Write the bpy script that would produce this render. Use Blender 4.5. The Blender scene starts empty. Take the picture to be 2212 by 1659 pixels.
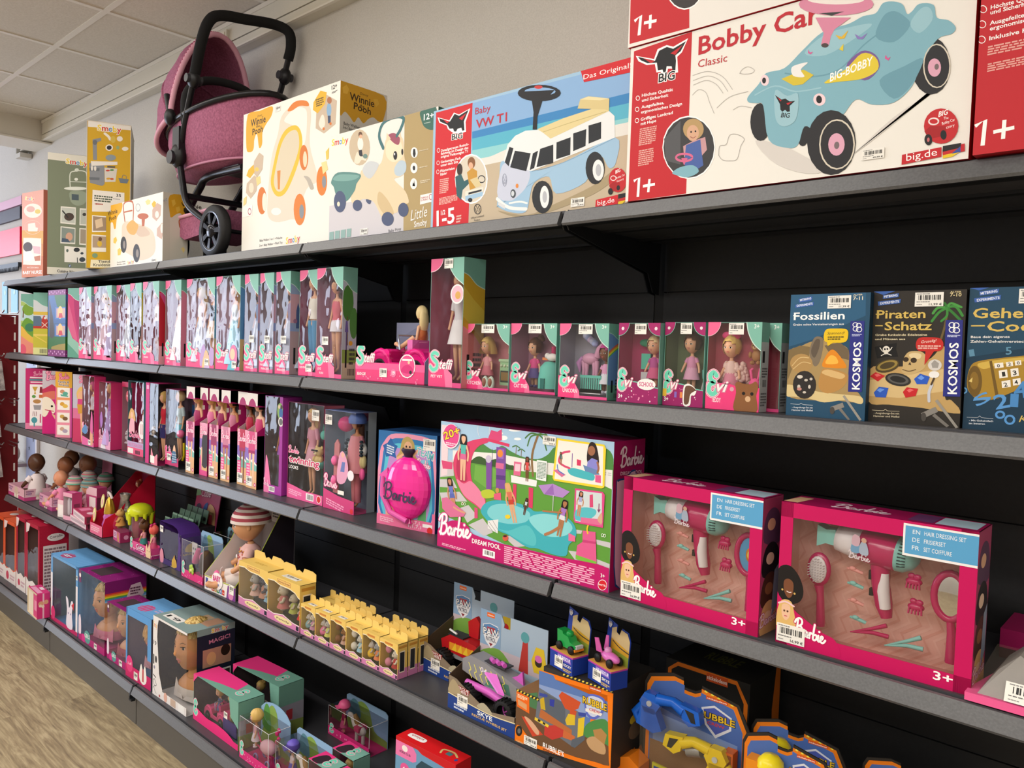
import bpy, math, random
from mathutils import Vector, Matrix
sc = bpy.context.scene
COL = sc.collection
rnd = random.Random(7)
PI = math.pi
# ---------------------------------------------------------------- camera, world, exposure
cam = bpy.data.cameras.new('camera'); camo = bpy.data.objects.new('camera', cam); COL.objects.link(camo)
rr = ((0.73629953, 0.67591216, 0.03171356), (-0.05201809, 0.00981163, 0.99859794), (-0.67465333, 0.73691688, -0.04238396))
camo.matrix_world = Matrix(((rr[0][0], rr[1][0], -rr[2][0], 1.06654), (rr[0][1], rr[1][1], -rr[2][1], -1.31664), (rr[0][2], rr[1][2], -rr[2][2], 1.50273), (0, 0, 0, 1)))
cam.sensor_width = 36; cam.lens = 36 * 1687.57 / 2212; cam.clip_start = .02
sc.camera = camo
sc.view_settings.view_transform = 'Standard'; sc.view_settings.look = 'None'
sc.view_settings.gamma = 1; sc.view_settings.use_curve_mapping = False
sc.view_settings.exposure = -.52
wd = bpy.data.worlds.new('world'); sc.world = wd; wd.use_nodes = True
wd.node_tree.nodes['Background'].inputs[0].default_value = (.75, .85, 1, 1)
wd.node_tree.nodes['Background'].inputs[1].default_value = 1.0
LAMP = 12.0      # ceiling panels
DAY = 11.0        # daylight behind the shop window

# ---------------------------------------------------------------- materials
MC = {}
def lin(h):
    c = [int(h[i:i + 2], 16) / 255 for i in (0, 2, 4)]
    return [x / 12.92 if x < .04045 else ((x + .055) / 1.055) ** 2.4 for x in c] + [1]
def M(h, r=.5, m=0.0, s=.3):
    k = (h, r, m, s)
    if k not in MC:
        a = bpy.data.materials.new('colour_' + h); a.use_nodes = True
        b = a.node_tree.nodes['Principled BSDF']
        b.inputs['Base Color'].default_value = lin(h); b.inputs['Roughness'].default_value = r
        b.inputs['Metallic'].default_value = m; b.inputs['Specular IOR Level'].default_value = s
        a.diffuse_color = lin(h); MC[k] = a
    return MC[k]
def emit(h, st):
    k = (h, 'e', st)
    if k not in MC:
        a = bpy.data.materials.new('glow_' + h); a.use_nodes = True; n = a.node_tree.nodes; n.clear()
        e = n.new('ShaderNodeEmission'); e.inputs[0].default_value = lin(h); e.inputs[1].default_value = st
        o = n.new('ShaderNodeOutputMaterial'); a.node_tree.links.new(e.outputs[0], o.inputs[0]); MC[k] = a
    return MC[k]
def clear(wav=.0, tint='ffffff', gl=.04, sc_=18, name='clear_plastic'):
    k = ('clear', wav, tint, gl, sc_)
    if k in MC: return MC[k]
    a = bpy.data.materials.new(name); a.use_nodes = True; t = a.node_tree; n = t.nodes; n.clear(); L = t.links.new
    tr = n.new('ShaderNodeBsdfTransparent'); tr.inputs[0].default_value = lin(tint)
    g = n.new('ShaderNodeBsdfGlossy'); g.inputs['Roughness'].default_value = .04
    lw = n.new('ShaderNodeLayerWeight'); lw.inputs[0].default_value = .35
    ma = n.new('ShaderNodeMath'); ma.operation = 'MULTIPLY_ADD'; ma.inputs[1].default_value = .5; ma.inputs[2].default_value = gl
    L(lw.outputs['Fresnel'], ma.inputs[0])
    mx = n.new('ShaderNodeMixShader'); L(ma.outputs[0], mx.inputs[0]); L(tr.outputs[0], mx.inputs[1]); L(g.outputs[0], mx.inputs[2])
    if wav:
        tc = n.new('ShaderNodeTexCoord'); nz = n.new('ShaderNodeTexNoise'); nz.inputs['Scale'].default_value = sc_; nz.inputs['Detail'].default_value = 1
        bp = n.new('ShaderNodeBump'); bp.inputs['Strength'].default_value = 1; bp.inputs['Distance'].default_value = wav
        L(tc.outputs['Object'], nz.inputs['Vector']); L(nz.outputs['Fac'], bp.inputs['Height'])
        L(bp.outputs[0], g.inputs['Normal']); L(bp.outputs[0], lw.inputs['Normal'])
    o = n.new('ShaderNodeOutputMaterial'); L(mx.outputs[0], o.inputs[0]); MC[k] = a
    return a
def noisy(name, c0, c1, scale, rough, bump=0.0, stretch=(1, 1, 1), detail=6, metal=0):
    a = bpy.data.materials.new(name); a.use_nodes = True; t = a.node_tree; n = t.nodes; L = t.links.new
    b = n['Principled BSDF']; tc = n.new('ShaderNodeTexCoord'); mp = n.new('ShaderNodeMapping'); mp.inputs['Scale'].default_value = stretch
    nz = n.new('ShaderNodeTexNoise'); nz.inputs['Scale'].default_value = scale; nz.inputs['Detail'].default_value = detail
    cr = n.new('ShaderNodeValToRGB'); cr.color_ramp.elements[0].color = lin(c0); cr.color_ramp.elements[1].color = lin(c1)
    cr.color_ramp.elements[0].position = .35; cr.color_ramp.elements[1].position = .65
    L(tc.outputs['Object'], mp.inputs[0]); L(mp.outputs[0], nz.inputs[0]); L(nz.outputs['Fac'], cr.inputs[0]); L(cr.outputs[0], b.inputs['Base Color'])
    b.inputs['Roughness'].default_value = rough; b.inputs['Metallic'].default_value = metal
    if bump:
        bp = n.new('ShaderNodeBump'); bp.inputs['Strength'].default_value = 1; bp.inputs['Distance'].default_value = bump
        L(nz.outputs['Fac'], bp.inputs['Height']); L(bp.outputs[0], b.inputs['Normal'])
    return a
# ---------------------------------------------------------------- geometry
class G:
    """collects shapes for ONE mesh"""
    def __init__(s): s.v = []; s.f = []; s.m = []; s.sm = []; s.mats = []; s.T = None
    def mi(s, m):
        if isinstance(m, str): m = M(m)
        if m not in s.mats: s.mats.append(m)
        return s.mats.index(m)
    def add(s, vs, fs, m, smooth=False):
        b = len(s.v); k = s.mi(m)
        s.v += [tuple(s.T @ Vector(q)) for q in vs] if s.T else [tuple(q) for q in vs]
        for f in fs: s.f.append([b + i for i in f]); s.m.append(k); s.sm.append(smooth)
        return s
    def box(s, x0, y0, z0, x1, y1, z1, m):
        v = [(x, y, z) for z in (z0, z1) for y in (y0, y1) for x in (x0, x1)]
        return s.add(v, [(0, 2, 3, 1), (4, 5, 7, 6), (0, 1, 5, 4), (2, 6, 7, 3), (0, 4, 6, 2), (1, 3, 7, 5)], m)
    def quad(s, a, b, c, d, m): return s.add([a, b, c, d], [(0, 1, 2, 3)], m)
    def prism(s, pts, off, m):
        """extrude the polygon pts (3-D points) by the vector off"""
        n = len(pts); o = Vector(off); v = [Vector(p) for p in pts] + [Vector(p) + o for p in pts]
        return s.add(v, [list(range(n))[::-1], list(range(n, 2 * n))] + [(i, (i + 1) % n, n + (i + 1) % n, n + i) for i in range(n)], m)
    def tube(s, pts, rad, m, n=8, cap=True, smooth=True, closed=False):
        P = [Vector(p) for p in pts]; K = len(P)
        if not isinstance(rad, (list, tuple)): rad = [rad] * K
        vs = []; fs = []; pu = None
        for i in range(K):
            if closed: d = P[(i + 1) % K] - P[i - 1]
            else: d = P[min(i + 1, K - 1)] - P[max(i - 1, 0)]
            d = d.normalized() if d.length > 1e-9 else Vector((0, 0, 1))
            if pu is None:
                pu = d.orthogonal().normalized()
            u = pu - d * pu.dot(d); u = u.normalized() if u.length > 1e-6 else d.orthogonal().normalized(); pu = u; w = d.cross(u)
            for j in range(n):
                a = 2 * PI * j / n; vs.append(P[i] + (u * math.cos(a) + w * math.sin(a)) * rad[i])
        for i in range(K if closed else K - 1):
            for j in range(n):
                a = i * n + j; b = i * n + (j + 1) % n; i2 = (i + 1) % K
                fs.append((a, b, i2 * n + (j + 1) % n, i2 * n + j))
        s.add(vs, fs, m, smooth)
        if cap and not closed:
            s.add([vs[j] for j in range(n)], [list(range(n))[::-1]], m); s.add([vs[(K - 1) * n + j] for j in range(n)], [list(range(n))], m)
        return s
    def lathe(s, prof, c, m, n=16, sx=1, sy=1, smooth=True, a0=0, a1=2 * PI):
        full = abs(a1 - a0 - 2 * PI) < 1e-6; k = n if full else n + 1; vs = []; fs = []
        for r, z in prof:
            for j in range(k):
                a = a0 + (a1 - a0) * j / n; vs.append((c[0] + r * math.cos(a) * sx, c[1] + r * math.sin(a) * sy, c[2] + z))
        for i in range(len(prof) - 1):
            for j in range(n):
                fs.append((i * k + j, i * k + (j + 1) % k, (i + 1) * k + (j + 1) % k, (i + 1) * k + j))
        return s.add(vs, fs, m, smooth)
    def ell(s, c, r, m, nu=12, nv=8, rot=None):
        vs = []; fs = []
        if not isinstance(r, (list, tuple)): r = (r, r, r)
        for i in range(nv + 1):
            t = PI * i / nv
            for j in range(nu):
                a = 2 * PI * j / nu; p = Vector((r[0] * math.sin(t) * math.cos(a), r[1] * math.sin(t) * math.sin(a), r[2] * math.cos(t)))
                if rot: p = rot @ p
                vs.append(Vector(c) + p)
        for i in range(nv):
            for j in range(nu): fs.append((i * nu + j, (i + 1) * nu + j, (i + 1) * nu + (j + 1) % nu, i * nu + (j + 1) % nu))
        return s.add(vs, fs, m, True)
    def build(s, name, parent=None, loc=None, label=None, kind=None):
        me = bpy.data.meshes.new(name); me.from_pydata(s.v, [], s.f)
        for m in s.mats: me.materials.append(m)
        me.polygons.foreach_set('material_index', s.m); me.polygons.foreach_set('use_smooth', s.sm); me.update()
        o = bpy.data.objects.new(name, me); COL.objects.link(o)
        if parent: o.parent = parent
        if loc: o.location = loc
        if label: o['label'] = label
        if kind: o['kind'] = kind
        return o
def thing(name, label, cat, loc=(0, 0, 0), rot=0, group=None):
    o = bpy.data.objects.new(name, None); COL.objects.link(o); o.empty_display_size = .05
    o.location = loc; o.rotation_euler = (0, 0, math.radians(rot)); o['label'] = label; o['category'] = cat
    if group: o['group'] = group
    return o
def tag(o, label, cat, group=None):
    o['label'] = label; o['category'] = cat
    if group: o['group'] = group
    return o
def struct(g, name): return g.build(name, kind='structure')
def dup(root, loc, rot=None, label=None):
    r = root.copy(); COL.objects.link(r); r.location = loc
    if rot is not None: r.rotation_euler = (0, 0, math.radians(rot))
    if label: r['label'] = label
    def kids(a, b):
        for ch in a.children:
            c = ch.copy(); COL.objects.link(c); c.parent = b; kids(ch, c)
    kids(root, r); return r
def smooth_pts(P, closed, n=4):
    out = []; K = len(P)
    for i in range(K if closed else K - 1):
        p0, p1, p2, p3 = (P[(i - 1) % K], P[i], P[(i + 1) % K], P[(i + 2) % K]) if closed else (P[max(i - 1, 0)], P[i], P[i + 1], P[min(i + 2, K - 1)])
        for k in range(n):
            t = k / n
            out.append(tuple(.5 * (2 * b + (c - a) * t + (2 * a - 5 * b + 4 * c - d) * t * t + (3 * b - a - 3 * c + d) * t ** 3) for a, b, c, d in zip(p0, p1, p2, p3)))
    if not closed: out.append(tuple(P[-1]))
    return out
TX = {}
def text_geo(t, bold, it):
    k = (t, bold, it)
    if k not in TX:
        c = bpy.data.curves.new('lettering', 'FONT'); c.body = t; c.size = 1; c.resolution_u = 2; c.offset = .018 * bold; c.shear = .3 * it
        o = bpy.data.objects.new('lettering', c); me = o.to_mesh()
        vs = [tuple(v.co) for v in me.vertices]; fs = [tuple(p.vertices) for p in me.polygons]; o.to_mesh_clear(); bpy.data.objects.remove(o)
        xs = [v[0] for v in vs] or [0, 1]; TX[k] = (vs, fs, min(xs), max(xs))
    return TX[k]
SCRIPT = [[(.22, -.05), (.34, .8), (.42, 1.5)], [(.02, 1.1), (.2, 1.42), (.6, 1.62), (.92, 1.5), (.92, 1.15), (.62, .9), (.4, .84)],
          [(.4, .84), (.85, .85), (1.02, .5), (.82, .12), (.45, -.02), (.08, .12)], [(1.6, .5), (1.42, .62), (1.2, .42), (1.2, .1), (1.4, .04), (1.56, .3), (1.64, .6), (1.62, .15), (1.76, .06), (1.92, .35), (1.98, .62), (1.98, .05)],
          [(2.0, .3), (2.12, .58), (2.3, .55)], [(2.62, 1.5), (2.5, .7), (2.46, .1), (2.68, .02), (2.92, .25), (2.86, .55), (2.62, .5)],
          [(3.14, .6), (3.1, .15), (3.24, .04), (3.4, .2)], [(3.4, .25), (3.62, .36), (3.72, .56), (3.56, .62), (3.42, .4), (3.46, .1), (3.66, .02), (3.86, .12), (4.05, .36)]]
class Face:
    """a flat printed face: coordinates 0..1 across and up; every print is laid a hair above the last"""
    def __init__(s, g, o, U, V, step=.000012):
        s.g = g; s.o = Vector(o); s.U = Vector(U); s.V = Vector(V); s.N = s.U.cross(s.V).normalized(); s.k = .0001; s.st = step
        s.asp = s.U.length / s.V.length
    def pt(s, u, v): return s.o + s.U * min(1, max(0, u)) + s.V * min(1, max(0, v)) + s.N * s.k
    def P(s, c, pts, smooth=False):
        s.k += s.st
        if smooth: pts = smooth_pts(pts, True)
        s.g.add([s.pt(*q) for q in pts], [list(range(len(pts)))], c)
    def R(s, c, x0, y0, x1, y1): s.P(c, [(x0, y0), (x1, y0), (x1, y1), (x0, y1)])
    def E(s, c, u, v, ru, rv=None, n=18):
        if rv is None: rv = ru * s.asp
        s.P(c, [(u + ru * math.cos(2 * PI * i / n), v + rv * math.sin(2 * PI * i / n)) for i in range(n)])
    def S(s, c, w, pts, smooth=True, round_=True):
        """stroke of width w (share of the face height)"""
        s.k += s.st
        if smooth and len(pts) > 2: pts = smooth_pts(pts, False, 5)
        a = s.asp; Q = [Vector((p[0] * a, p[1])) for p in pts]; L = []; Rr = []
        for i, q in enumerate(Q):
            d = Q[min(i + 1, len(Q) - 1)] - Q[max(i - 1, 0)]
            d = d.normalized() if d.length > 1e-9 else Vector((1, 0)); n = Vector((-d.y, d.x)) * (w / 2)
            L.append(q + n); Rr.append(q - n)
        vs = [s.pt(p.x / a, p.y) for p in L + Rr]; K = len(Q)
        s.g.add(vs, [(i, i + 1, K + i + 1, K + i) for i in range(K - 1)], c)
        if round_:
            s.k += s.st * .5
            for q in (Q[0], Q[-1]): s.g.add([s.pt((q.x + w / 2 * math.cos(t)) / a, q.y + w / 2 * math.sin(t)) for t in [PI * i / 4 for i in range(8)]], [list(range(8))], c)
    def T(s, c, h, u0, v0, u1, v1, t, st='b', align=True):
        """lettering along the baseline (u0,v0)-(u1,v1); h = height of a capital as a share of the face height"""
        bold = 'b' in st.split('O')[0]; it = 'i' in st.split('O')[0]
        if 'O' in st:
            oc = st.split('O')[1][:6]; s.k += s.st; s._t(M(oc), h * 1.0, u0, v0, u1, v1, t, 4.2, it)
        s.k += s.st; s._t(M(c) if isinstance(c, str) else c, h, u0, v0, u1, v1, t, 1 if bold else 0, it)
    def _t(s, m, h, u0, v0, u1, v1, t, bold, it):
        vs, fs, a, b = text_geo(t, bold, it)
        if not fs: return
        _, _, a0, b0 = text_geo(t, 1 if bold else 0, it)
        p0 = s.o + s.U * u0 + s.V * v0; p1 = s.o + s.U * u1 + s.V * v1; d = p1 - p0; L = d.length; d.normalize(); up = s.N.cross(d)
        kx = L / max(b0 - a0, 1e-6); ky = h * s.V.length / .73
        s.g.add([p0 + d * ((x - a0) * kx) + up * (y * ky) + s.N * s.k for x, y, _ in vs], fs, m)
    def lines(s, c, p0, p1, p2, n):
        """illegible small print: n thin broken bars"""
        s.k += s.st; p0, p1, p2 = Vector(p0), Vector(p1), Vector(p2)
        for i in range(n):
            t = (i + .5) / n; a = p0 + (p2 - p0) * t; u = p1 - p0; hh = (p2 - p0) * (.3 / n); x = 0
            while x < .97:
                w = min(rnd.uniform(.06, .2), 1 - x); q = [a + u * x - hh, a + u * (x + w) - hh, a + u * (x + w) + hh, a + u * x + hh]
                s.g.add([s.pt(*z) for z in q], [(0, 1, 2, 3)], c); x += w + .025
                if i == n - 1 and x > .7: break
    def script(s, c, oc, h, u0, v0, u1, v1):
        """flowing hand-written word logo"""
        d = Vector((u1 - u0, v1 - v0)); k = 1 / 4.05
        up = Vector((-d.y / s.asp * 0, h / 1.6))
        def mp(x, y): return (u0 + d.x * x * k, v0 + d.y * x * k + up.y * y)
        for col, w in ((oc, .34), (c, .19)):
            if not col or col == '-': continue
            for st in SCRIPT: s.S(col, w * h / 1.6, [mp(*p) for p in st])
            s.E(col, *mp(3.24, .98), w * h / 3.2 * 1.15 / s.asp)
    def toylogo(s, h, u0, v0, u1, v1):
        """five coloured letters with a white rim"""
        w = (u1 - u0) / 4.6; xs = [0, .85, 2.15, 2.95, 3.75]; ws = [.8, 1.25, .75, .8, .85]
        for j, (ch, c) in enumerate(zip('Smoby', ('f0d022', 'd0342c', '3a86c8', 'f0d022', 'd0342c'))):
            a = u0 + w * xs[j]; vv = v0 + (v1 - v0) * xs[j] / 4.6; s.T(c, h, a, vv, a + w * ws[j], vv + (v1 - v0) * ws[j] / 4.6, ch, 'bOf8f4e8')
    def bars(s, c, q, n=16):
        s.k += s.st; r = random.Random(3); x = 0; q = [Vector(p) for p in q]
        while x < 1:
            w = r.choice((.02, .03, .05)); f = lambda t, b: (q[3] if b else q[0]) + ((q[2] - q[3]) if b else (q[1] - q[0])) * t
            s.g.add([s.pt(*f(x, 1)), s.pt(*f(min(1, x + w), 1)), s.pt(*f(min(1, x + w), 0)), s.pt(*f(x, 0))], [(0, 1, 2, 3)], c); x += w + r.choice((.015, .03, .045))
    def figure(s, f, h, skin, hair, top, low):
        f, h = Vector(f), Vector(h); d = h - f; L = d.length; n = Vector((-d.y, d.x)) / s.asp * 1.0; n = Vector((d.y / s.asp, -d.x))
        q = lambda x, y: tuple(f + d * y + n * x)
        s.P(hair, [q(-.09, .98), q(.0, 1.01), q(.09, .97), q(.11, .75), q(.1, .66), q(-.1, .66), q(-.11, .78)], True)
        s.P(skin, [q(-.07, .0), q(-.02, .0), q(0, .42), q(.02, 0), q(.07, 0), q(.09, .5), q(-.09, .5)])
        s.S(skin, L * .05, [q(-.09, .76), q(-.15, .6), q(-.14, .45)]); s.S(skin, L * .05, [q(.09, .76), q(.15, .6), q(.14, .45)])
        s.P(top, [q(-.09, .5), q(.09, .5), q(.07, .62), q(.09, .78), q(-.09, .78), q(-.07, .62)]); s.P(low, [q(-.1, .46), q(.1, .46), q(.08, .58), q(-.08, .58)])
        s.P(skin, [q(-.05, .96), q(.05, .96), q(.06, .88), q(0, .8), q(-.06, .88)], True)
def sticker(parent, o, U, V, price='', dark='2a2a2c'):
    """white price label with a bar code: its own part"""
    g = G(); U = Vector(U); V = Vector(V); N = U.cross(V).normalized(); o = Vector(o)
    g.prism([o, o + U, o + U + V, o + V], N * .0003, 'f2f0ea'); f = Face(g, o + N * .0003, U, V, .00001)
    f.lines('8a8a8a', (.06, .94), (.6, .94), (.06, .84), 1); f.bars(dark, [(.12, .46), (.92, .46), (.92, .8), (.12, .8)])
    f.lines('7a7a7a', (.06, .38), (.7, .38), (.06, .28), 1); f.lines('8a8a8a', (.06, .18), (.3, .18), (.06, .1), 1)
    if price: f.T('1a1a1a', .15, .5, .08, .95, .08, price, 'b')
    return g.build('price_label', parent)
def draw(f, art, parent=None):
    """print the picture commands in art on the face f"""
    for ln in art.split('\n'):
        t = ln.split(' '); c = t[0]
        n = lambda a: [int(x) / 1000 for x in a]; pr = lambda a: list(zip(a[::2], a[1::2]))
        if c in 'Ps': f.P(t[1], pr(n(t[2:])), c == 's')
        elif c in 'Sl': f.S(t[1], int(t[2]) / 1000, pr(n(t[3:])), c == 'S', c == 'S')
        elif c == 'E' or c == 'O':
            a = n(t[2 + (c == 'O'):]); q = [(a[0] + a[2] * math.cos(x) + a[4] * math.sin(x), a[1] + a[3] * math.cos(x) + a[5] * math.sin(x)) for x in [2 * PI * i / 20 for i in range(20)]]
            if c == 'E': f.P(t[1], q)
            else: f.S(t[1], int(t[2]) / 1000, q + q[:1], False, False)
        elif c == 'T': f.T(t[1], int(t[2]) / 1000, *n(t[3:7]), ' '.join(t[8:]), t[7])
        elif c == 'L': a = n(t[2:8]); f.lines(t[1], a[0:2], a[2:4], a[4:6], int(t[8]))
        elif c == 'Y': f.toylogo(int(t[1]) / 1000, *n(t[2:6]))
        elif c == 'K': f.script(t[1], t[2], int(t[3]) / 1000, *n(t[4:8]))
        elif c == 'V': f.bars(t[1], pr(n(t[2:10])))
        elif c == 'D': a = n(t[1:5]); f.figure(a[0:2], a[2:4], *t[5:9])
        elif c == 'Z':
            f.S(t[1], int(t[3]) / 1000 * 1.3, pr(n(t[4:8])), False, False); a = n(t[4:8]); k = int(t[8])
            for i in range(k):
                u = a[0] + (a[2] - a[0]) * (i + .2) / k; w = (a[2] - a[0]) / k * .45; v = a[1] + (a[3] - a[1]) * (i + .4) / k; h = int(t[3]) / 2000
                f.P(t[2], [(u, v - h), (u + w, v - h), (u + w * 1.6, v + h), (u + w * .6, v + h)])
        elif c == 'B':
            a = pr(n(t[1:9])); x0 = (a[0][0] + a[3][0]) / 2; x1 = (a[1][0] + a[2][0]) / 2; y0 = (a[2][1] + a[3][1]) / 2; y1 = (a[0][1] + a[1][1]) / 2
            o = f.o + f.U * x0 + f.V * y0 + f.N * (f.k + .00005)
            sticker(parent, o, f.U * (x1 - x0), f.V * (y1 - y0), ' '.join(t[9:]))
def carton(g, w, d, h, front, side=None, top=None, edge=None):
    """closed cardboard box standing on z=0, front at y=0"""
    side = side or front; top = top or side
    e = .0012
    g.quad((0, 0, 0), (w, 0, 0), (w, 0, h), (0, 0, h), front); g.quad((w, 0, 0), (w, d, 0), (w, d, h), (w, 0, h), side)
    g.quad((w, d, 0), (0, d, 0), (0, d, h), (w, d, h), side); g.quad((0, d, 0), (0, 0, 0), (0, 0, h), (0, d, h), side)
    g.quad((0, 0, h), (w, 0, h), (w, d, h), (0, d, h), top); g.quad((0, 0, 0), (0, d, 0), (w, d, 0), (w, 0, 0), side)
    if edge:
        for x in (0, w): g.box(x - e, -e, 0, x + e, e, h, edge)
        g.box(0, -e, h - e, w, e, h + e, edge); g.box(w - e, 0, h - e, w + e, d, h + e, edge)
def faces(g, w, d, h): return Face(g, (0, 0, 0), (w, 0, 0), (0, 0, h)), Face(g, (w, 0, 0), (0, d, 0), (0, 0, h)), Face(g, (0, 0, h), (w, 0, 0), (0, d, 0))
# ================================================================ the room
S1, S2, S3, S4, S5 = 1.8077, 1.4051, 1.0021, .6017, .1602
CEIL = 2.88
def wood_floor():
    a = bpy.data.materials.new('oak_vinyl_planks'); a.use_nodes = True; t = a.node_tree; n = t.nodes; L = t.links.new; b = n['Principled BSDF']
    tc = n.new('ShaderNodeTexCoord'); mp = n.new('ShaderNodeMapping'); mp.inputs['Rotation'].default_value = (0, 0, 0)
    L(tc.outputs['Object'], mp.inputs[0])
    br = n.new('ShaderNodeTexBrick'); br.inputs['Scale'].default_value = 1; br.inputs['Brick Width'].default_value = 1.2; br.inputs['Row Height'].default_value = .19
    br.inputs['Mortar Size'].default_value = .0012; br.inputs['Color1'].default_value = (.35, .35, .35, 1); br.inputs['Color2'].default_value = (.65, .65, .65, 1); br.inputs['Mortar'].default_value = (.3, .3, .3, 1); br.offset = .37
    L(mp.outputs[0], br.inputs[0])
    m2 = n.new('ShaderNodeMapping'); m2.inputs['Scale'].default_value = (1.6, 14, 1); L(tc.outputs['Object'], m2.inputs[0])
    ad = n.new('ShaderNodeVectorMath'); ad.operation = 'ADD'; L(m2.outputs[0], ad.inputs[0]); sc2 = n.new('ShaderNodeVectorMath'); sc2.operation = 'SCALE'; sc2.inputs[3].default_value = 9; L(br.outputs[0], sc2.inputs[0]); L(sc2.outputs[0], ad.inputs[1])
    nz = n.new('ShaderNodeTexNoise'); nz.inputs['Scale'].default_value = 2.2; nz.inputs['Detail'].default_value = 8; nz.inputs['Distortion'].default_value = 1.6; nz.inputs['Roughness'].default_value = .62; L(ad.outputs[0], nz.inputs[0])
    wv = n.new('ShaderNodeTexNoise'); wv.inputs['Scale'].default_value = 9; wv.inputs['Detail'].default_value = 3
    m3 = n.new('ShaderNodeMapping'); m3.inputs['Scale'].default_value = (1, 16, 1); L(tc.outputs['Object'], m3.inputs[0]); L(m3.outputs[0], wv.inputs[0])
    cr = n.new('ShaderNodeValToRGB'); e = cr.color_ramp.elements; e[0].position = .3; e[0].color = lin('7d6d56'); e[1].position = .72; e[1].color = lin('c2b290')
    m = e.new(.5); m.color = lin('a39273'); L(nz.outputs['Fac'], cr.inputs[0])
    mx = n.new('ShaderNodeMix'); mx.data_type = 'RGBA'; mx.blend_type = 'MULTIPLY'; mx.inputs[0].default_value = .35; L(cr.outputs[0], mx.inputs[6])
    c2 = n.new('ShaderNodeValToRGB'); c2.color_ramp.elements[0].position = .4; c2.color_ramp.elements[0].color = (.45, .42, .38, 1); c2.color_ramp.elements[1].position = .55; L(wv.outputs['Fac'], c2.inputs[0]); L(c2.outputs[0], mx.inputs[7])
    m4 = n.new('ShaderNodeMix'); m4.data_type = 'RGBA'; m4.blend_type = 'SOFT_LIGHT'; m4.inputs[0].default_value = .45; L(mx.outputs[2], m4.inputs[6]); L(br.outputs[0], m4.inputs[7])
    L(m4.outputs[2], b.inputs['Base Color']); b.inputs['Roughness'].default_value = .42
    return a
plaster = noisy('rough_white_plaster', 'c6c2bb', 'd0ccc5', 240, .85, .0012)
tile = noisy('ceiling_tile', 'cfc9be', 'd8d2c8', 120, .9, .0008)
tin = M('d8d4ca', .4)
g = G(); g.box(-8.5, -4.6, -.1, 3.2, .6, 0, wood_floor()); struct(g, 'floor')
g = G(); g.box(-4.62, -4.6, CEIL, 3.2, .6, CEIL + .1, tile); struct(g, 'ceiling')
g = G(); g.box(-8.5, -4.6, CEIL + .1, -4.62, .6, CEIL + .2, M('e8e6e4', .8)); struct(g, 'ceiling_entrance')
g = G(); g.box(-8.5, .405, 0, 3.2, .6, CEIL + .2, plaster); struct(g, 'wall_back')
g = G(); g.box(3.2, -4.6, 0, 3.3, .6, CEIL, M('d8d4cc', .8)); struct(g, 'wall_right')
g = G(); g.box(-8.5, -4.7, 0, 3.2, -4.6, CEIL + .2, M('c8c2ba', .8)); struct(g, 'wall_front')
g = G()
for a in ((-4.6, 0, -4.4, 3.08), (-.2, 0, .4, 3.08), (-4.4, 0, -.2, .25), (-4.4, 2.75, -.2, 3.08)): g.box(-8.6, a[0], a[1], -8.5, a[2], a[3], M('e0dcd8', .8))
struct(g, 'wall_left')
g = G()
for y in (-4.4, -3.0, -1.6, -.26): g.box(-8.58, y, .25, -8.52, y + .06, 2.75, M('9a9a9a', .4))
g.box(-8.58, -4.4, .25, -8.52, -.2, .31, M('9a9a9a', .4)); g.box(-8.58, -4.4, 2.69, -8.52, -.2, 2.75, M('9a9a9a', .4)); struct(g, 'window_1')
g = G(); g.quad((-8.75, -4.5, .2), (-8.75, -.1, .2), (-8.75, -.1, 2.8), (-8.75, -4.5, 2.8), emit('dfeaff', DAY)); o = struct(g, 'window_daylight')
# suspended grid
g = G(); bar = M('e4e0d8', .35)
for k in range(-3, 10): 
    x = -4.36 + .62 * k
    if -4.6 < x < 3.1: g.box(x - .012, -4.6, CEIL - .004, x + .012, .405, CEIL + .001, bar)
for k in range(0, 8): y = -.033 - .62 * k; g.box(-4.6, y - .012, CEIL - .0045, 3.2, y + .012, CEIL + .001, bar)
struct(g, 'ceiling_grid')
# bulkhead and wall trunking
g = G(); g.box(-4.9, -4.6, 2.745, -4.612, .405, CEIL + .1, M('d2ccc0', .6)); g.box(-4.912, -4.6, 2.735, -4.6, .405, 2.745, M('dedad0', .5)); struct(g, 'trim_1')
g = G(); trunk = M('d9d5c8', .45)
g.box(-4.6, .35, 2.79, 3.1, .405, 2.872, trunk); g.box(-4.6, .345, 2.858, 3.1, .405, 2.876, M('e6e2d8', .35)); g.box(-5.05, .352, 2.752, 3.1, .405, 2.786, trunk); g.box(-5.05, .347, 2.75, 3.1, .36, 2.757, M('e6e2d8', .35)); struct(g, 'trim_2')
t = thing('trunking_end_cap', 'pale square end cap and bracket closing the wall trunking at the left', 'end cap', (-5.08, .33, 2.70))
G().box(0, 0, 0, .1, .07, .03, 'c9c5bc').build('bracket', t); G().box(0, 0, .03, .02, .07, .12, 'b9b5ac').build('cap', t)
t = thing('wall_socket', 'cream triple power socket plate on the trunking behind the pram handle', 'socket', (-2.44, .349, 2.752))
g = G(); g.box(0, -.012, 0, .27, 0, .088, M('e2dccb', .35)); g.build('plate', t)
for i in range(3):
    g = G(); x = .05 + i * .085; g.T = Matrix.Translation((x, -.012, .044)) @ Matrix.Rotation(PI / 2, 4, 'X')
    g.box(-.034, -.036, 0, .034, .036, .003, M('e8e2d2', .3)); g.lathe([(.026, .003), (.027, .006), (.02, .006), (.02, .002), (0, .002)], (0, 0, 0), M('bdb49c', .5), 20); g.build('outlet', t)
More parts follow.
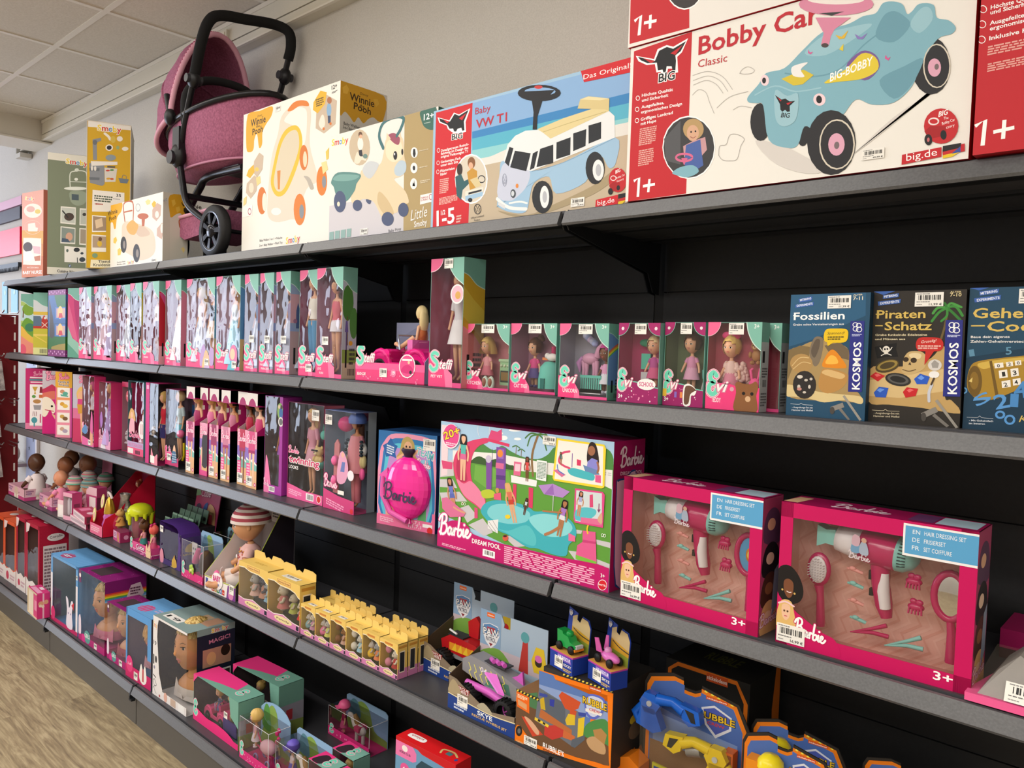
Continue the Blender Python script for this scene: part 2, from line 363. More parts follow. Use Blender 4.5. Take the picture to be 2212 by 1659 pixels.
# long ceiling panels; the two rear rows are added to fill shelves from front
for i, (x, y) in enumerate([(-4.05, -.81), (-2.81, -.81), (-1.57, -.81), (-.33, -.81), (-3.43, -2.3), (-2.19, -2.3), (-.95, -2.3), (.29, -2.3), (1.53, -2.3), (-2.19, -3.54), (.29, -3.54), (2.6, -3.54)]):
    t = thing('ceiling_light', 'flush white light panel in the ceiling grid above the aisle', 'light', (x, y, CEIL - .018), 0, 'ceiling light panels')
    G().box(-.60, -.30, 0, .60, .30, .011, M('eeeeee')).build('frame', t)
    g = G(); g.quad((-.58, -.28, -.001), (-.58, .28, -.001), (.58, .28, -.001), (.58, -.28, -.001), emit('fff9f0', LAMP * (.5 if y > -1 else 1.4))); g.build('diffuser', t)
# ================================================================ shelving
rail = noisy('grey_shelf_enamel', '56575a', '606164', 260, .33, .00012, metal=.0)
deck = M('4a4a4f', .4, .2); black = M('1b1c20', .5); panel = noisy('anthracite_panel', '17181b', '1c1d20', 90, .6)
lv = ['topmost level', 'second level from the top', 'middle level', 'second level from the bottom', 'lowest base level']
bays = {-4: 'leftmost bay', -3: 'second bay from the left', -2: 'middle bay', -1: 'fourth bay from the left', 0: 'bay at the right edge'}
for li, z in enumerate((S1, S2, S3, S4, S5)):
    for k in range(-4, 1):
        nm = 'shelf_board'; t = thing(nm, 'dark grey metal shelf board, %s, %s' % (lv[li], bays[k]), 'shelf', (k, 0, z), 0, 'metal shelf boards')
        yo = -.0885 if li == 4 else (-.008 if li == 0 else 0); lz = -.004; a, b = .004, .996
        g = G(); g.box(a, yo + .012, -.028, b, .374, 0, deck); g.box(a, yo + .012, -.034, b, yo + .03, -.028, black); g.box(a, .12, -.034, b, .14, -.028, black); g.box(a, .27, -.034, b, .29, -.028, black); g.build('deck', t)
        g = G(); y0 = yo
        g.prism([(a + .002, y0 - .0002, lz), (a + .002, y0 + .006, lz + .001), (a + .002, y0 + .004, lz - .027), (a + .002, y0 - .0075, lz - .031), (a + .002, y0 - .011, lz - .0265)], (b - a - .004, 0, 0), rail)
        g.box(a + .002, y0 + .004, lz - .03, b - .002, y0 + .013, lz - .012, black); g.build('price_rail', t)
        if li < 4:
            for x in (a + .001, b - .004):
                g = G(); g.prism([(x, yo + .006, -.03), (x, yo + .014, -.042), (x, .32, -.105), (x, .345, -.15), (x, .372, -.155), (x, .374, -.01), (x, yo + .012, -.01)], (.003, 0, 0), black); g.build('bracket', t)
            G().box(a, yo + .012, -.01, a + .002, .374, .001, black).build('side_edge', t)
        else:
            g = G(); g.prism([(-.004, y0 - .001, lz + .004), (-.004, y0 - .014, lz - .034), (-.004, y0 - .012, lz - .05), (-.004, y0 + .01, lz - .05), (-.004, y0 + .01, lz + .004)], (.008, 0, 0), black); g.box(-.004, y0 - .014, lz - .05, .02, y0 + .002, lz - .043, black); g.build('clip', t)
for k in range(-4, 1):
    t = thing('plinth', 'plain grey plinth panel under the base shelf, %s' % bays[k], 'plinth', (k, -.0751, 0), 0, 'plinth panels')
    G().box(.0035, 0, 0, .9965, .02, .124, M('5f5c57', .5, .1)).build('fascia', t); G().box(.0, .012, 0, 1, .022, .12, black).build('backing', t)
    t = thing('back_panel', 'anthracite metal back panel between two uprights, %s' % bays[k], 'back panel', (k, .386, 0), 0, 'shelf back panels'); g = G()
    zs = [.13, .357, .757, 1.21, 1.661, 1.80]
    for i in range(len(zs) - 1): g.box(.014, 0, zs[i] + .0015, .986, .012, zs[i + 1] - .0015, panel)
    g.box(.02, .008, .13, .98, .013, 1.8, M('090909')); g.build('panel_rows', t)
    t = thing('upright_post', 'black slotted upright post on the left of the %s' % bays[k], 'post', (k, .388, 0), 0, 'slotted uprights')
    g = G(); g.box(-.013, 0, 0, .013, .012, 1.82, M('0c0c0e')); g.build('post', t)
# ================================================================ figures
def skin_body(name, J, E, sub=1):
    """one continuous body grown round a skeleton of joints (x, y, z, radius)"""
    me = bpy.data.meshes.new(name); me.from_pydata([j[:3] for j in J], E, []); o = bpy.data.objects.new(name, me); COL.objects.link(o)
    o.modifiers.new('skin', 'SKIN'); me.skin_vertices.new() if not me.skin_vertices else None
    for i, j in enumerate(J): me.skin_vertices[0].data[i].radius = (j[3], j[4] if len(j) > 4 else j[3])
    me.skin_vertices[0].data[0].use_root = True
    m = o.modifiers.new('sub', 'SUBSURF'); m.levels = sub; m.render_levels = sub
    dg = bpy.context.evaluated_depsgraph_get(); dg.update(); ev = o.evaluated_get(dg); r = ev.to_mesh()
    out = ([tuple(v.co) for v in r.vertices], [tuple(p.vertices) for p in r.polygons]); ev.to_mesh_clear(); bpy.data.objects.remove(o); return out
def mir(J, E, n0):
    """mirror the limb joints n0.. to the other side"""
    K = len(J); mp = {i: (i if i < n0 else K + i - n0) for i in range(K)}
    return J + [(-j[0],) + tuple(j[1:]) for j in J[n0:]], E + [(mp[a], mp[b]) for a, b in E if a >= n0 or b >= n0]
_f = mir([(0, 0, .53, .056, .042), (0, 0, .60, .040, .032), (0, -.004, .69, .054, .042), (0, 0, .765, .030, .026), (0, 0, .80, .017), (0, -.003, .85, .018),
          (.062, .004, .765, .021), (.092, .004, .64, .016), (.104, -.018, .52, .011), (.106, -.03, .465, .014), (.036, 0, .495, .042), (.034, -.006, .285, .025), (.031, .006, .06, .013), (.031, -.042, .018, .014)],
         [(0, 1), (1, 2), (2, 3), (3, 4), (4, 5), (3, 6), (6, 7), (7, 8), (8, 9), (0, 10), (10, 11), (11, 12), (12, 13)], 6)
_c = mir([(0, 0, .34, .075, .06), (0, 0, .44, .07, .055), (0, 0, .545, .055, .045), (0, 0, .59, .03), (0, 0, .66, .035),
          (.075, 0, .55, .028), (.135, -.01, .43, .026), (.165, -.04, .335, .02), (.172, -.055, .30, .022), (.045, 0, .30, .052), (.047, -.004, .16, .04), (.047, 0, .045, .03), (.048, -.05, .026, .03)],
         [(0, 1), (1, 2), (2, 3), (3, 4), (2, 5), (5, 6), (6, 7), (7, 8), (0, 9), (9, 10), (10, 11), (11, 12)], 5)
_b = mir([(0, 0, .17, .15, .13), (0, .02, .33, .145, .12), (0, .03, .47, .11, .09), (0, .03, .545, .05), (0, .02, .60, .05),
          (.125, .02, .47, .052), (.21, -.05, .36, .048), (.21, -.17, .27, .036), (.20, -.21, .255, .038), (.10, -.06, .12, .085), (.17, -.26, .12, .07), (.15, -.44, .09, .045), (.15, -.50, .14, .045)],
         [(0, 1), (1, 2), (2, 3), (3, 4), (2, 5), (5, 6), (6, 7), (7, 8), (0, 9), (9, 10), (10, 11), (11, 12)], 5)
BODY = {'f': skin_body('rig', *_f), 'c': skin_body('rig', *_c), 'b': skin_body('rig', *_b)}
def head_pt(z, phi, baby=0):
    ct = z; st = math.sqrt(max(0, 1 - z * z)); t = max(0, -z)
    ap = abs(phi); r = 1.0; ex = lambda a, s: math.exp(-(a / s) ** 2)
    if not baby:
        nb = 0
        if -.26 < z < .25: nb = min(1, (.25 - z) / .40) ** 1.3 if z > -.15 else max(0, (z + .26) / .11)
        r += .24 * nb * ex(phi, .13) + .05 * ex(phi, .20) * (ex(z + .40, .05) + .9 * ex(z + .52, .05)) + .09 * ex(phi, .3) * ex(z + .80, .13)
        r -= .075 * ex(ap - .38, .17) * ex(z - .07, .12); r += .03 * ex(ap - .4, .3) * ex(z - .24, .07) + .03 * ex(ap - .62, .25) * ex(z + .2, .2)
    else:
        r += .12 * ex(phi, .13) * ex(z + .15, .08) + .05 * ex(ap - .5, .3) * ex(z + .35, .2) + .04 * ex(phi, .2) * ex(z + .45, .07) - .03 * ex(ap - .38, .16) * ex(z, .12)
    x = .76 * st * math.sin(phi) * r * (1 - (.30 if not baby else .12) * t ** 1.3); y = -.90 * st * math.cos(phi) * r
    if y > 0: y *= (1.05 if baby else 1.0) - .35 * t
    else: y = y * (1 - .06 * t) - (.05 * t if not baby else 0)
    return Vector((x, y, z))
def head(g, c, R, skin, T=None, n=(22, 16), eye='5a3a22', lip='c86a6a', brow='8a6a40', baby=0, sc=(1, 1, 1)):
    T = T or Matrix(); C = Vector(c); f = lambda z, phi, o=1.0: C + T @ (Vector([a * b for a, b in zip(head_pt(z, phi, baby) * o, sc)]) * R)
    nu, nv = n; vs = []; fs = []
    for i in range(nv + 1):
        z = math.cos(PI * i / nv)
        for j in range(nu): vs.append(f(z, -PI + 2 * PI * j / nu))
    for i in range(nv):
        for j in range(nu): fs.append((i * nu + j, i * nu + (j + 1) % nu, (i + 1) * nu + (j + 1) % nu, (i + 1) * nu + j))
    g.add(vs, fs, skin, True)
    ez = .05 if not baby else -.02; big = 1.25 if baby else 1
    for sx in (-1, 1):
        q = T @ Matrix.Rotation(sx * .38, 4, 'Z'); rot = q.to_3x3()
        g.ell(f(ez, sx * .38, .965), (.135 * R * big, .05 * R, .085 * R * big), 'f2efec', 10, 6, rot)
        g.ell(f(ez, sx * .37, .985), (.075 * R * big, .045 * R, .08 * R * big), eye, 8, 6, rot); g.ell(f(ez, sx * .365, 1.005), (.04 * R * big, .04 * R, .045 * R * big), M('101010', .2), 8, 5, rot)
        g.tube([f(ez + .075, sx * p, 1.01) for p in (.22, .36, .54)], [.012 * R, .02 * R, .012 * R], '2a1c16', 5)
        g.tube([f(ez + .20 + dz, sx * p, 1.0) for p, dz in ((.2, 0), (.36, .04), (.56, .0))], [.014 * R, .022 * R, .008 * R], brow, 5)
        if not baby or True: g.ell(f(-.05, sx * 1.55, .98), (.06 * R, .13 * R, .19 * R), skin, 8, 6, T.to_3x3())
    lz = -.46 if not baby else -.47
    g.tube([f(lz + .05 + dz, p, .99) for p, dz in ((-.24, -.02), (-.1, .03), (0, .01), (.1, .03), (.24, -.02))], [.01 * R, .04 * R, .035 * R, .04 * R, .01 * R], lip, 6)
    g.tube([f(lz - .04 + dz, p, .99) for p, dz in ((-.2, .03), (0, -.01), (.2, .03))], [.01 * R, .05 * R, .01 * R], lip, 6)
def hair_shell(g, c, R, m, T=None, fringe=.42, k=1.07, n=(28, 14), low=-.55, open_=.95, sc=(1, 1, 1)):
    T = T or Matrix(); nu, nv = n; vs = []; fs = []; C = Vector(c)
    for i in range(nv + 1):
        z = math.cos(PI * i / nv)
        for j in range(nu):
            phi = -PI + 2 * PI * j / nu; p = head_pt(z, phi, 1) * (k + .025 * math.sin(phi * 9)); vs.append(C + T @ (Vector([a * b for a, b in zip(p, sc)]) * R))
    for i in range(nv):
        z = math.cos(PI * (i + .5) / nv)
        if z < low: continue
        for j in range(nu):
            phi = -PI + 2 * PI * (j + .5) / nu
            if abs(phi) < open_ and z < fringe + .12 * math.cos(phi * 3): continue
            fs.append((i * nu + j, i * nu + (j + 1) % nu, (i + 1) * nu + (j + 1) % nu, (i + 1) * nu + j))
    g.add(vs, fs, m, True)
def gloss(h): return M(h, .32)
SKIN = {'p': 'e2ae8c', 't': 'b97f56', 'd': '7a4a30', 'k': '4e2d20', 'l': 'ecc2a4'}
HAIR = {'blond': 'd9b56a', 'brown': '5a3822', 'black': '191414', 'pink': 'd86a9a', 'red': '8a3a24', 'pale': 'e6cf9a', 'violet': '8a5ac0'}
def fashion_doll(parent, x, y, z, H, skin='p', hair='blond', top='d0407a', skirt='c03070', kind='dress', rot=0, length=.26, name='doll', cut=0, body='f'):
    """slim fashion doll: body > hair, clothes"""
    T = Matrix.Translation((x, y, z)) @ Matrix.Rotation(math.radians(rot), 4, 'Z') @ Matrix.Scale(H, 4); sk = gloss(SKIN.get(skin, skin)); hm = M(HAIR.get(hair, hair), .38)
    g = G(); g.T = T; bv, bf = BODY['f']; g.add(bv, [q for q in bf if min(bv[i][2] for i in q) > cut], sk, True); head(g, (0, -.008, .905), .068, sk, n=(16, 12), sc=(1, 1, 1.1)); o = g.build(name, parent)
    g = G(); g.T = T; hair_shell(g, (0, -.004, .912), .07, hm, k=1.12, sc=(1, 1, 1.12))
    if length: g.lathe([(.05, .0), (.062, -.05), (.066, -length * .6), (.05, -length), (.02, -length - .02)], (0, .022, .93), hm, 12, 1.05, .8, True, .15 * -1, PI + .15)
    g.build('hair', o)
    g = G(); g.T = T; tm = M(top, .5); lm = M(skirt, .55)
    g.lathe([(.046, .755), (.062, .70), (.052, .64), (.046, .60), (.060, .545)], (0, 0, 0), tm, 14, 1.08, .86)
    if kind in ('dress', 'gown', 'mini'):
        L = {'dress': .34, 'gown': .03, 'mini': .44}[kind]; w = {'dress': .115, 'gown': .16, 'mini': .085}[kind]
        g.lathe([(.060, .56), (.07, .53), ((w + .07) / 2, (L + .53) / 2), (w, L)], (0, 0, 0), lm, 16, 1.05, .8)
    elif kind in ('trousers', 'shorts'):
        b = .05 if kind == 'trousers' else .36
        for s in (-1, 1): g.tube([(s * .036, 0, .53), (s * .036, -.002, .40), (s * .034, -.003, .28), (s * .032, .004, max(b, .06))][:4 if kind == 'trousers' else 2] + ([(s * .036, -.003, .34)] if kind == 'shorts' else []), [.05, .045, .036, .03][:4 if kind == 'trousers' else 2] + ([.046] if kind == 'shorts' else []), lm, 10)
    if kind in ('trousers', 'shorts', 'dress'):
        for s in (-1, 1): g.tube([(s * .058, .003, .765), (s * .078, .004, .70), (s * .09, .003, .645)], [.025, .026, .023], tm, 8)
    g.build('dress' if kind in ('dress', 'gown', 'mini') else 'outfit', o); return o
def small_doll(parent, x, y, z, H, skin='p', hair='blond', top='e8a0b8', skirt='d86a9a', rot=0, style='long', name='doll'):
    T = Matrix.Translation((x, y, z)) @ Matrix.Rotation(math.radians(rot), 4, 'Z') @ Matrix.Scale(H, 4); sk = gloss(SKIN.get(skin, skin)); hm = M(HAIR.get(hair, hair), .38)
    g = G(); g.T = T; g.add(*BODY['c'], sk, True); head(g, (0, -.01, .80), .165, sk, n=(18, 14), baby=1, brow='8a6a48'); o = g.build(name, parent)
    g = G(); g.T = T; hair_shell(g, (0, 0, .815), .175, hm, k=1.1, fringe=.3)
    if style == 'long': g.lathe([(.12, 0), (.15, -.12), (.14, -.3), (.05, -.36)], (0, .05, .85), hm, 12, 1, .8, True, -.15, PI + .15)
    elif style == 'bob': g.lathe([(.15, .05), (.19, -.08), (.2, -.18)], (0, .01, .82), hm, 16, 1, 1, True, -.55, PI + .55)
    elif style == 'bun': g.ell((.1, .04, 1.0), .07, hm); g.ell((.15, .04, .97), .05, hm)
    elif style == 'bow':
        for s in (-1, 1): g.ell((s * .08, -.03, .99), (.085, .04, .06), 'd83a7a')
    elif style == 'cap': g.lathe([(.185, -.02), (.185, .04), (.15, .12), (.08, .17), (0, .18)], (0, 0, .82), M(HAIR.get('cap', skirt), .4), 16); g.box(-.12, -.26, .80, .12, -.12, .82, M(skirt, .4))
    g.build('hair', o)
    g = G(); g.T = T; g.lathe([(.05, .585), (.085, .54), (.09, .42), (.1, .36)], (0, 0, 0), M(top, .6), 14, 1, .85); g.lathe([(.092, .40), (.13, .27), (.15, .19)], (0, 0, 0), M(skirt, .6), 16, 1, .85)
    for s in (-1, 1): g.tube([(s * .07, 0, .55), (s * .11, -.005, .48)], [.038, .036], M(top, .6), 8); g.ell((s * .048, -.02, .03), (.038, .065, .032), M(skirt, .4), 8, 6)
    g.build('dress', o); return o
# ================================================================ boxes with printed faces
GRP = None
def printed(key, name, label, cat, front, side, top, edge=None, R=None, Tart=None, group=None, bg=None):
    x, y, z, w, d, h, rot = OVER[key]; t = thing(name, label, cat, (x, y, z), rot, group); g = G(); carton(g, w, d, h, front, side, top, edge)
    F, Rf, Tf = faces(g, w, d, h)
    if (key, 'F') in ART: draw(F, ART[key, 'F'], t)
    if (key, 'R') in ART: draw(Rf, ART[key, 'R'], t)
    if R: R(Rf)
    if Tart: Tart(Tf)
    g.build('carton', t); return t
OVER={
'nurse':(-3.655,-.02,S1,.232,.08,.44,8),
'green':(-3.243,-.024,S1,.30,.12,.594,62),
'yellow':(-2.646,-.05,S1,.171,.30,.638,66),
'poohride':(-2.569,.022,S1,.527,.10,.274,0),
'walker':(-1.569,.10,S1,.588,.18,.505,0),
'pony':(-.929,.034,S1,.474,.16,.313,0),
'vw':(-.452,.016,S1,.608,.25,.295,0),
'bobby':(.160,-.008,S1,.607,.30,.301,0),
'top':(.155,-.012,S1+.3025,.62,.31,.30,0),
'red':(.776,-.024,S1,.42,.3,.34,0),
'fossil':(.491,.034,S2,.138,.042,.212,-4),
'pirat':(.629,.038,S2,.136,.042,.214,0),
'geheim':(.768,.042,S2,.136,.042,.216,-2),
'pool':(-.393,.017,S3,.526,.12,.318,.8),
'rubble':(-.107,.014,S4,.262,.17,.197,2),
'hair1':(.163,.022,S3,.305,.078,.251,-1.8),
'hair2':(.498,.019,S3,.306,.086,.251,.2),
'ball':(-.696,.057,S3,.212,.15,.266,9),
}
ART={}
ART['bobby', 'F'] = '''P c4202b 12 978 224 1000 226 3 11 0
P ffffff 20 945 90 893 102 950 135 960 159 938 211 966 191 889 175 868 180 770 166 770 159 802 143 808 140 772 122 780 117 800 101 803 94 859 63 867 31 905
P 15161a 28 935 94 880 108 937 136 948 159 925 204 951 186 897 168 880 171 845 170 784 160 789 156 818 138 826 135 788 127 792 123 812 106 814 101 865 66 877 40 907
P c4202b 48 918 94 879 79 871
P c4202b 150 900 193 934 168 883
T 15161a 56 110 736 169 733 bOffffff BIG
T ffffff 20 49 668 164 661 b Höchste Qualität
T ffffff 20 50 636 148 632 b und Sicherheit
T ffffff 20 49 593 134 591 b Ausgefeiltes,
T ffffff 20 48 561 199 559 b ergonomisches Design
T ffffff 20 48 514 167 516 b Griffiges Lenkrad
T ffffff 20 49 485 107 487 b mit Hupe
O ffffff 4 34 666 7 -3 0 14
O ffffff 4 33 594 7 -3 0 14
O ffffff 4 34 521 7 -2 0 14
L e8b0a8 47 466 110 466 44 352 9
L e8b0a8 46 325 103 327 45 219 8
E ffffff 227 288 93 -28 -5 197
E 3a3a3c 227 288 89 -27 -4 188
P 55565a 139 369 196 464 202 190 149 228
E b99a6a 242 396 36 -12 -2 65
E d8ab8e 241 372 21 -7 -1 50
S a86858 5 233 352 243 341 252 349
E 2a2020 235 381 3 -1 0 6
E 2a2020 250 380 3 -1 0 6
P c99aa0 209 301 244 324 284 334 292 254 271 215 214 232
P 4a64a8 219 304 268 325 274 248 282 163 245 128 215 186
O d86a92 14 214 230 29 -8 -1 23
P d86a92 204 229 227 223 215 181
s 82b5c6 174 146 202 173 247 172 267 128 230 103 191 125
l ffffff 20 31 128 51 144 49 21
l ffffff 18 67 86 112 89
l ffffff 18 91 127 88 43
T c02030 112 249 847 619 853 b Bobby Car
T c02030 48 249 768 346 763 . Classic
S b8b4b0 3 233 728 284 730 333 679 368 587
S b8b4b0 3 235 696 284 703 325 658 353 582
S b8b4b0 3 236 668 279 678 313 641 338 577
S b8b4b0 3 389 674 397 694 414 701 434 674 426 658 403 663 389 674
S b8b4b0 3 234 607 255 632 280 605 294 539 311 467
S b8b4b0 3 319 497 360 547 417 556
S b8b4b0 3 373 466 396 479 431 456
S a8a4a0 3 332 209 334 263 355 267 365 318 388 316 412 282 402 242 392 170 369 166 345 178 332 209
s d8d4d0 447 260 535 201 621 95 691 56 824 263 932 378 943 418 883 315 737 111 633 22 516 104
E 26262a 460 363 31 -11 -3 110
E 26262a 666 181 66 -21 -4 177
E 26262a 586 287 21 -7 -2 102
E 26262a 905 490 45 -20 -4 145
s 82b5c6 418 524 450 585 471 639 525 644 575 720 629 794 697 803 734 824 766 823 783 866 810 859 832 831 843 779 855 786 871 814 904 791 913 724 940 696 957 652 948 625 918 616 887 524 864 405 822 338 768 348 726 390 689 311 627 261 591 294 575 199 546 188 488 252 467 453 447 476 422 491
s 6c9fb2 769 700 785 796 811 810 838 768 852 714 815 650
s 9ac6d4 581 702 634 776 697 784 758 772 722 723 642 664
s 6c9fb2 822 357 784 467 844 515 887 533 864 415
s 9ac6d4 852 724 876 789 897 777 903 716 875 666
S 6c9fb2 8 528 614 605 562 678 569 738 668 778 715
S 9ac6d4 8 440 526 500 554 560 499 631 491
E 26262a 666 181 66 -21 -4 177
O d8d0c0 8 682 166 46 -14 -3 133
E e0a8c0 681 166 22 -7 -1 61
E 7a6a6e 682 161 7 -2 0 20
O d8d0c0 6 919 482 30 -13 -3 108
E e0a8c0 914 476 15 -7 -1 46
E 7a6a6e 919 478 5 -2 0 15
P d98aa8 607 884 703 834 661 792 652 758 648 715 626 726 632 787
E d98aa8 659 928 101 -55 -1 61
E f0e8e4 659 952 77 -43 -1 26
P 3a3a3e 616 902 685 875 652 870
E 4a4040 637 718 10 -5 0 12
E f4d8e0 468 599 13 -6 -1 32
E 1c1c20 466 599 6 -3 0 17
E f4d8e0 629 427 17 -7 -1 34
E 1c1c20 628 428 8 -3 -1 22
P d8c23a 518 586 580 612 610 569 580 530 554 534
s f0f0f0 546 637 567 648 592 645 573 615 584 570 552 589
s 7a5a9a 697 575 734 641 771 605 782 534 747 482
s e2cc3a 640 515 695 562 736 628 771 593 779 526 742 494 680 503
T ffffff 46 655 513 769 558 bi BIG-BOBBY
P d85a9a 592 717 596 697 605 699 599 686 591 698
P d85a9a 796 593 802 572 809 578 804 560 795 575
P e2b83a 664 761 681 743 698 769 689 730 675 732
P 8a7ac0 715 741 732 714 748 730 737 702 723 709
P e2cc3a 676 678 687 702 687 663
s 9cc6d4 501 528 537 483 568 481 566 345 533 313 506 366
P 15161a 501 502 521 469 532 470 545 449 561 446 546 423 547 392 539 393 533 407 525 398 519 413 517 444
P c4202b 508 487 521 465 519 458
P c4202b 536 442 553 445 540 430
T 15161a 27 521 369 546 357 b BIG
E c4242c 936 178 39 -13 -2 88
T ffffff 27 929 225 952 232 bi BIG
T ffffff 14 941 208 952 208 . The
T ffffff 15 939 182 967 194 . Bobby Car
T ffffff 15 941 157 967 167 . Factory
P a81820 899 163 912 186 947 174 950 128 913 122
E 1c1c20 909 119 9 -3 -1 28
E c86a70 909 119 3 -1 0 11
E 1c1c20 943 132 7 -2 -1 24
O f0e0e0 7 919 207 11 -4 0 16
P c4202b 849 61 940 73 941 25 849 10
P c4202b 983 73 991 75 992 37 983 36
T ffffff 39 860 26 931 35 . big.de
P 1c1c20 943 77 983 80 983 57 943 48
P c42a2a 943 48 983 57 983 39 944 31
P e8c82a 944 31 983 39 965 18 944 15
P 3a52a0 982 64 983 36 963 33
B 749 107 805 121 806 64 749 54 49,99 €'''
ART['top', 'F'] = '''P c4202b 0 789 207 638 221 16 6 23
l ffffff 23 22 162 45 185 41 62
l ffffff 20 58 132 104 123
l ffffff 20 81 171 81 85
E ffffff 198 265 62 -36 -3 127
E 3a3436 198 265 58 -34 -3 118'''
ART['red', 'F'] = '''P b81a26 0 674 0 674 0 1 0 0
T ffffff 18 30 602 171 605 b Höchste Qualität
T ffffff 18 30 581 152 584 b und Sicherheit
T ffffff 18 30 537 143 540 b Ausgefeiltes,
T ffffff 18 31 514 234 521 b ergonomisches Design
T ffffff 18 31 474 191 477 b Inklusive Kappe
O ffffff 3 7 611 11 -4 -1 15
O ffffff 3 7 548 11 -3 -1 15
O ffffff 3 8 484 11 -3 -1 15
L e8a8a0 29 452 177 452 28 410 4
L e8a8a0 31 379 180 382 30 341 4
l ffffff 16 3 122 33 142 29 36
l ffffff 15 59 86 120 93
l ffffff 15 90 130 89 52'''
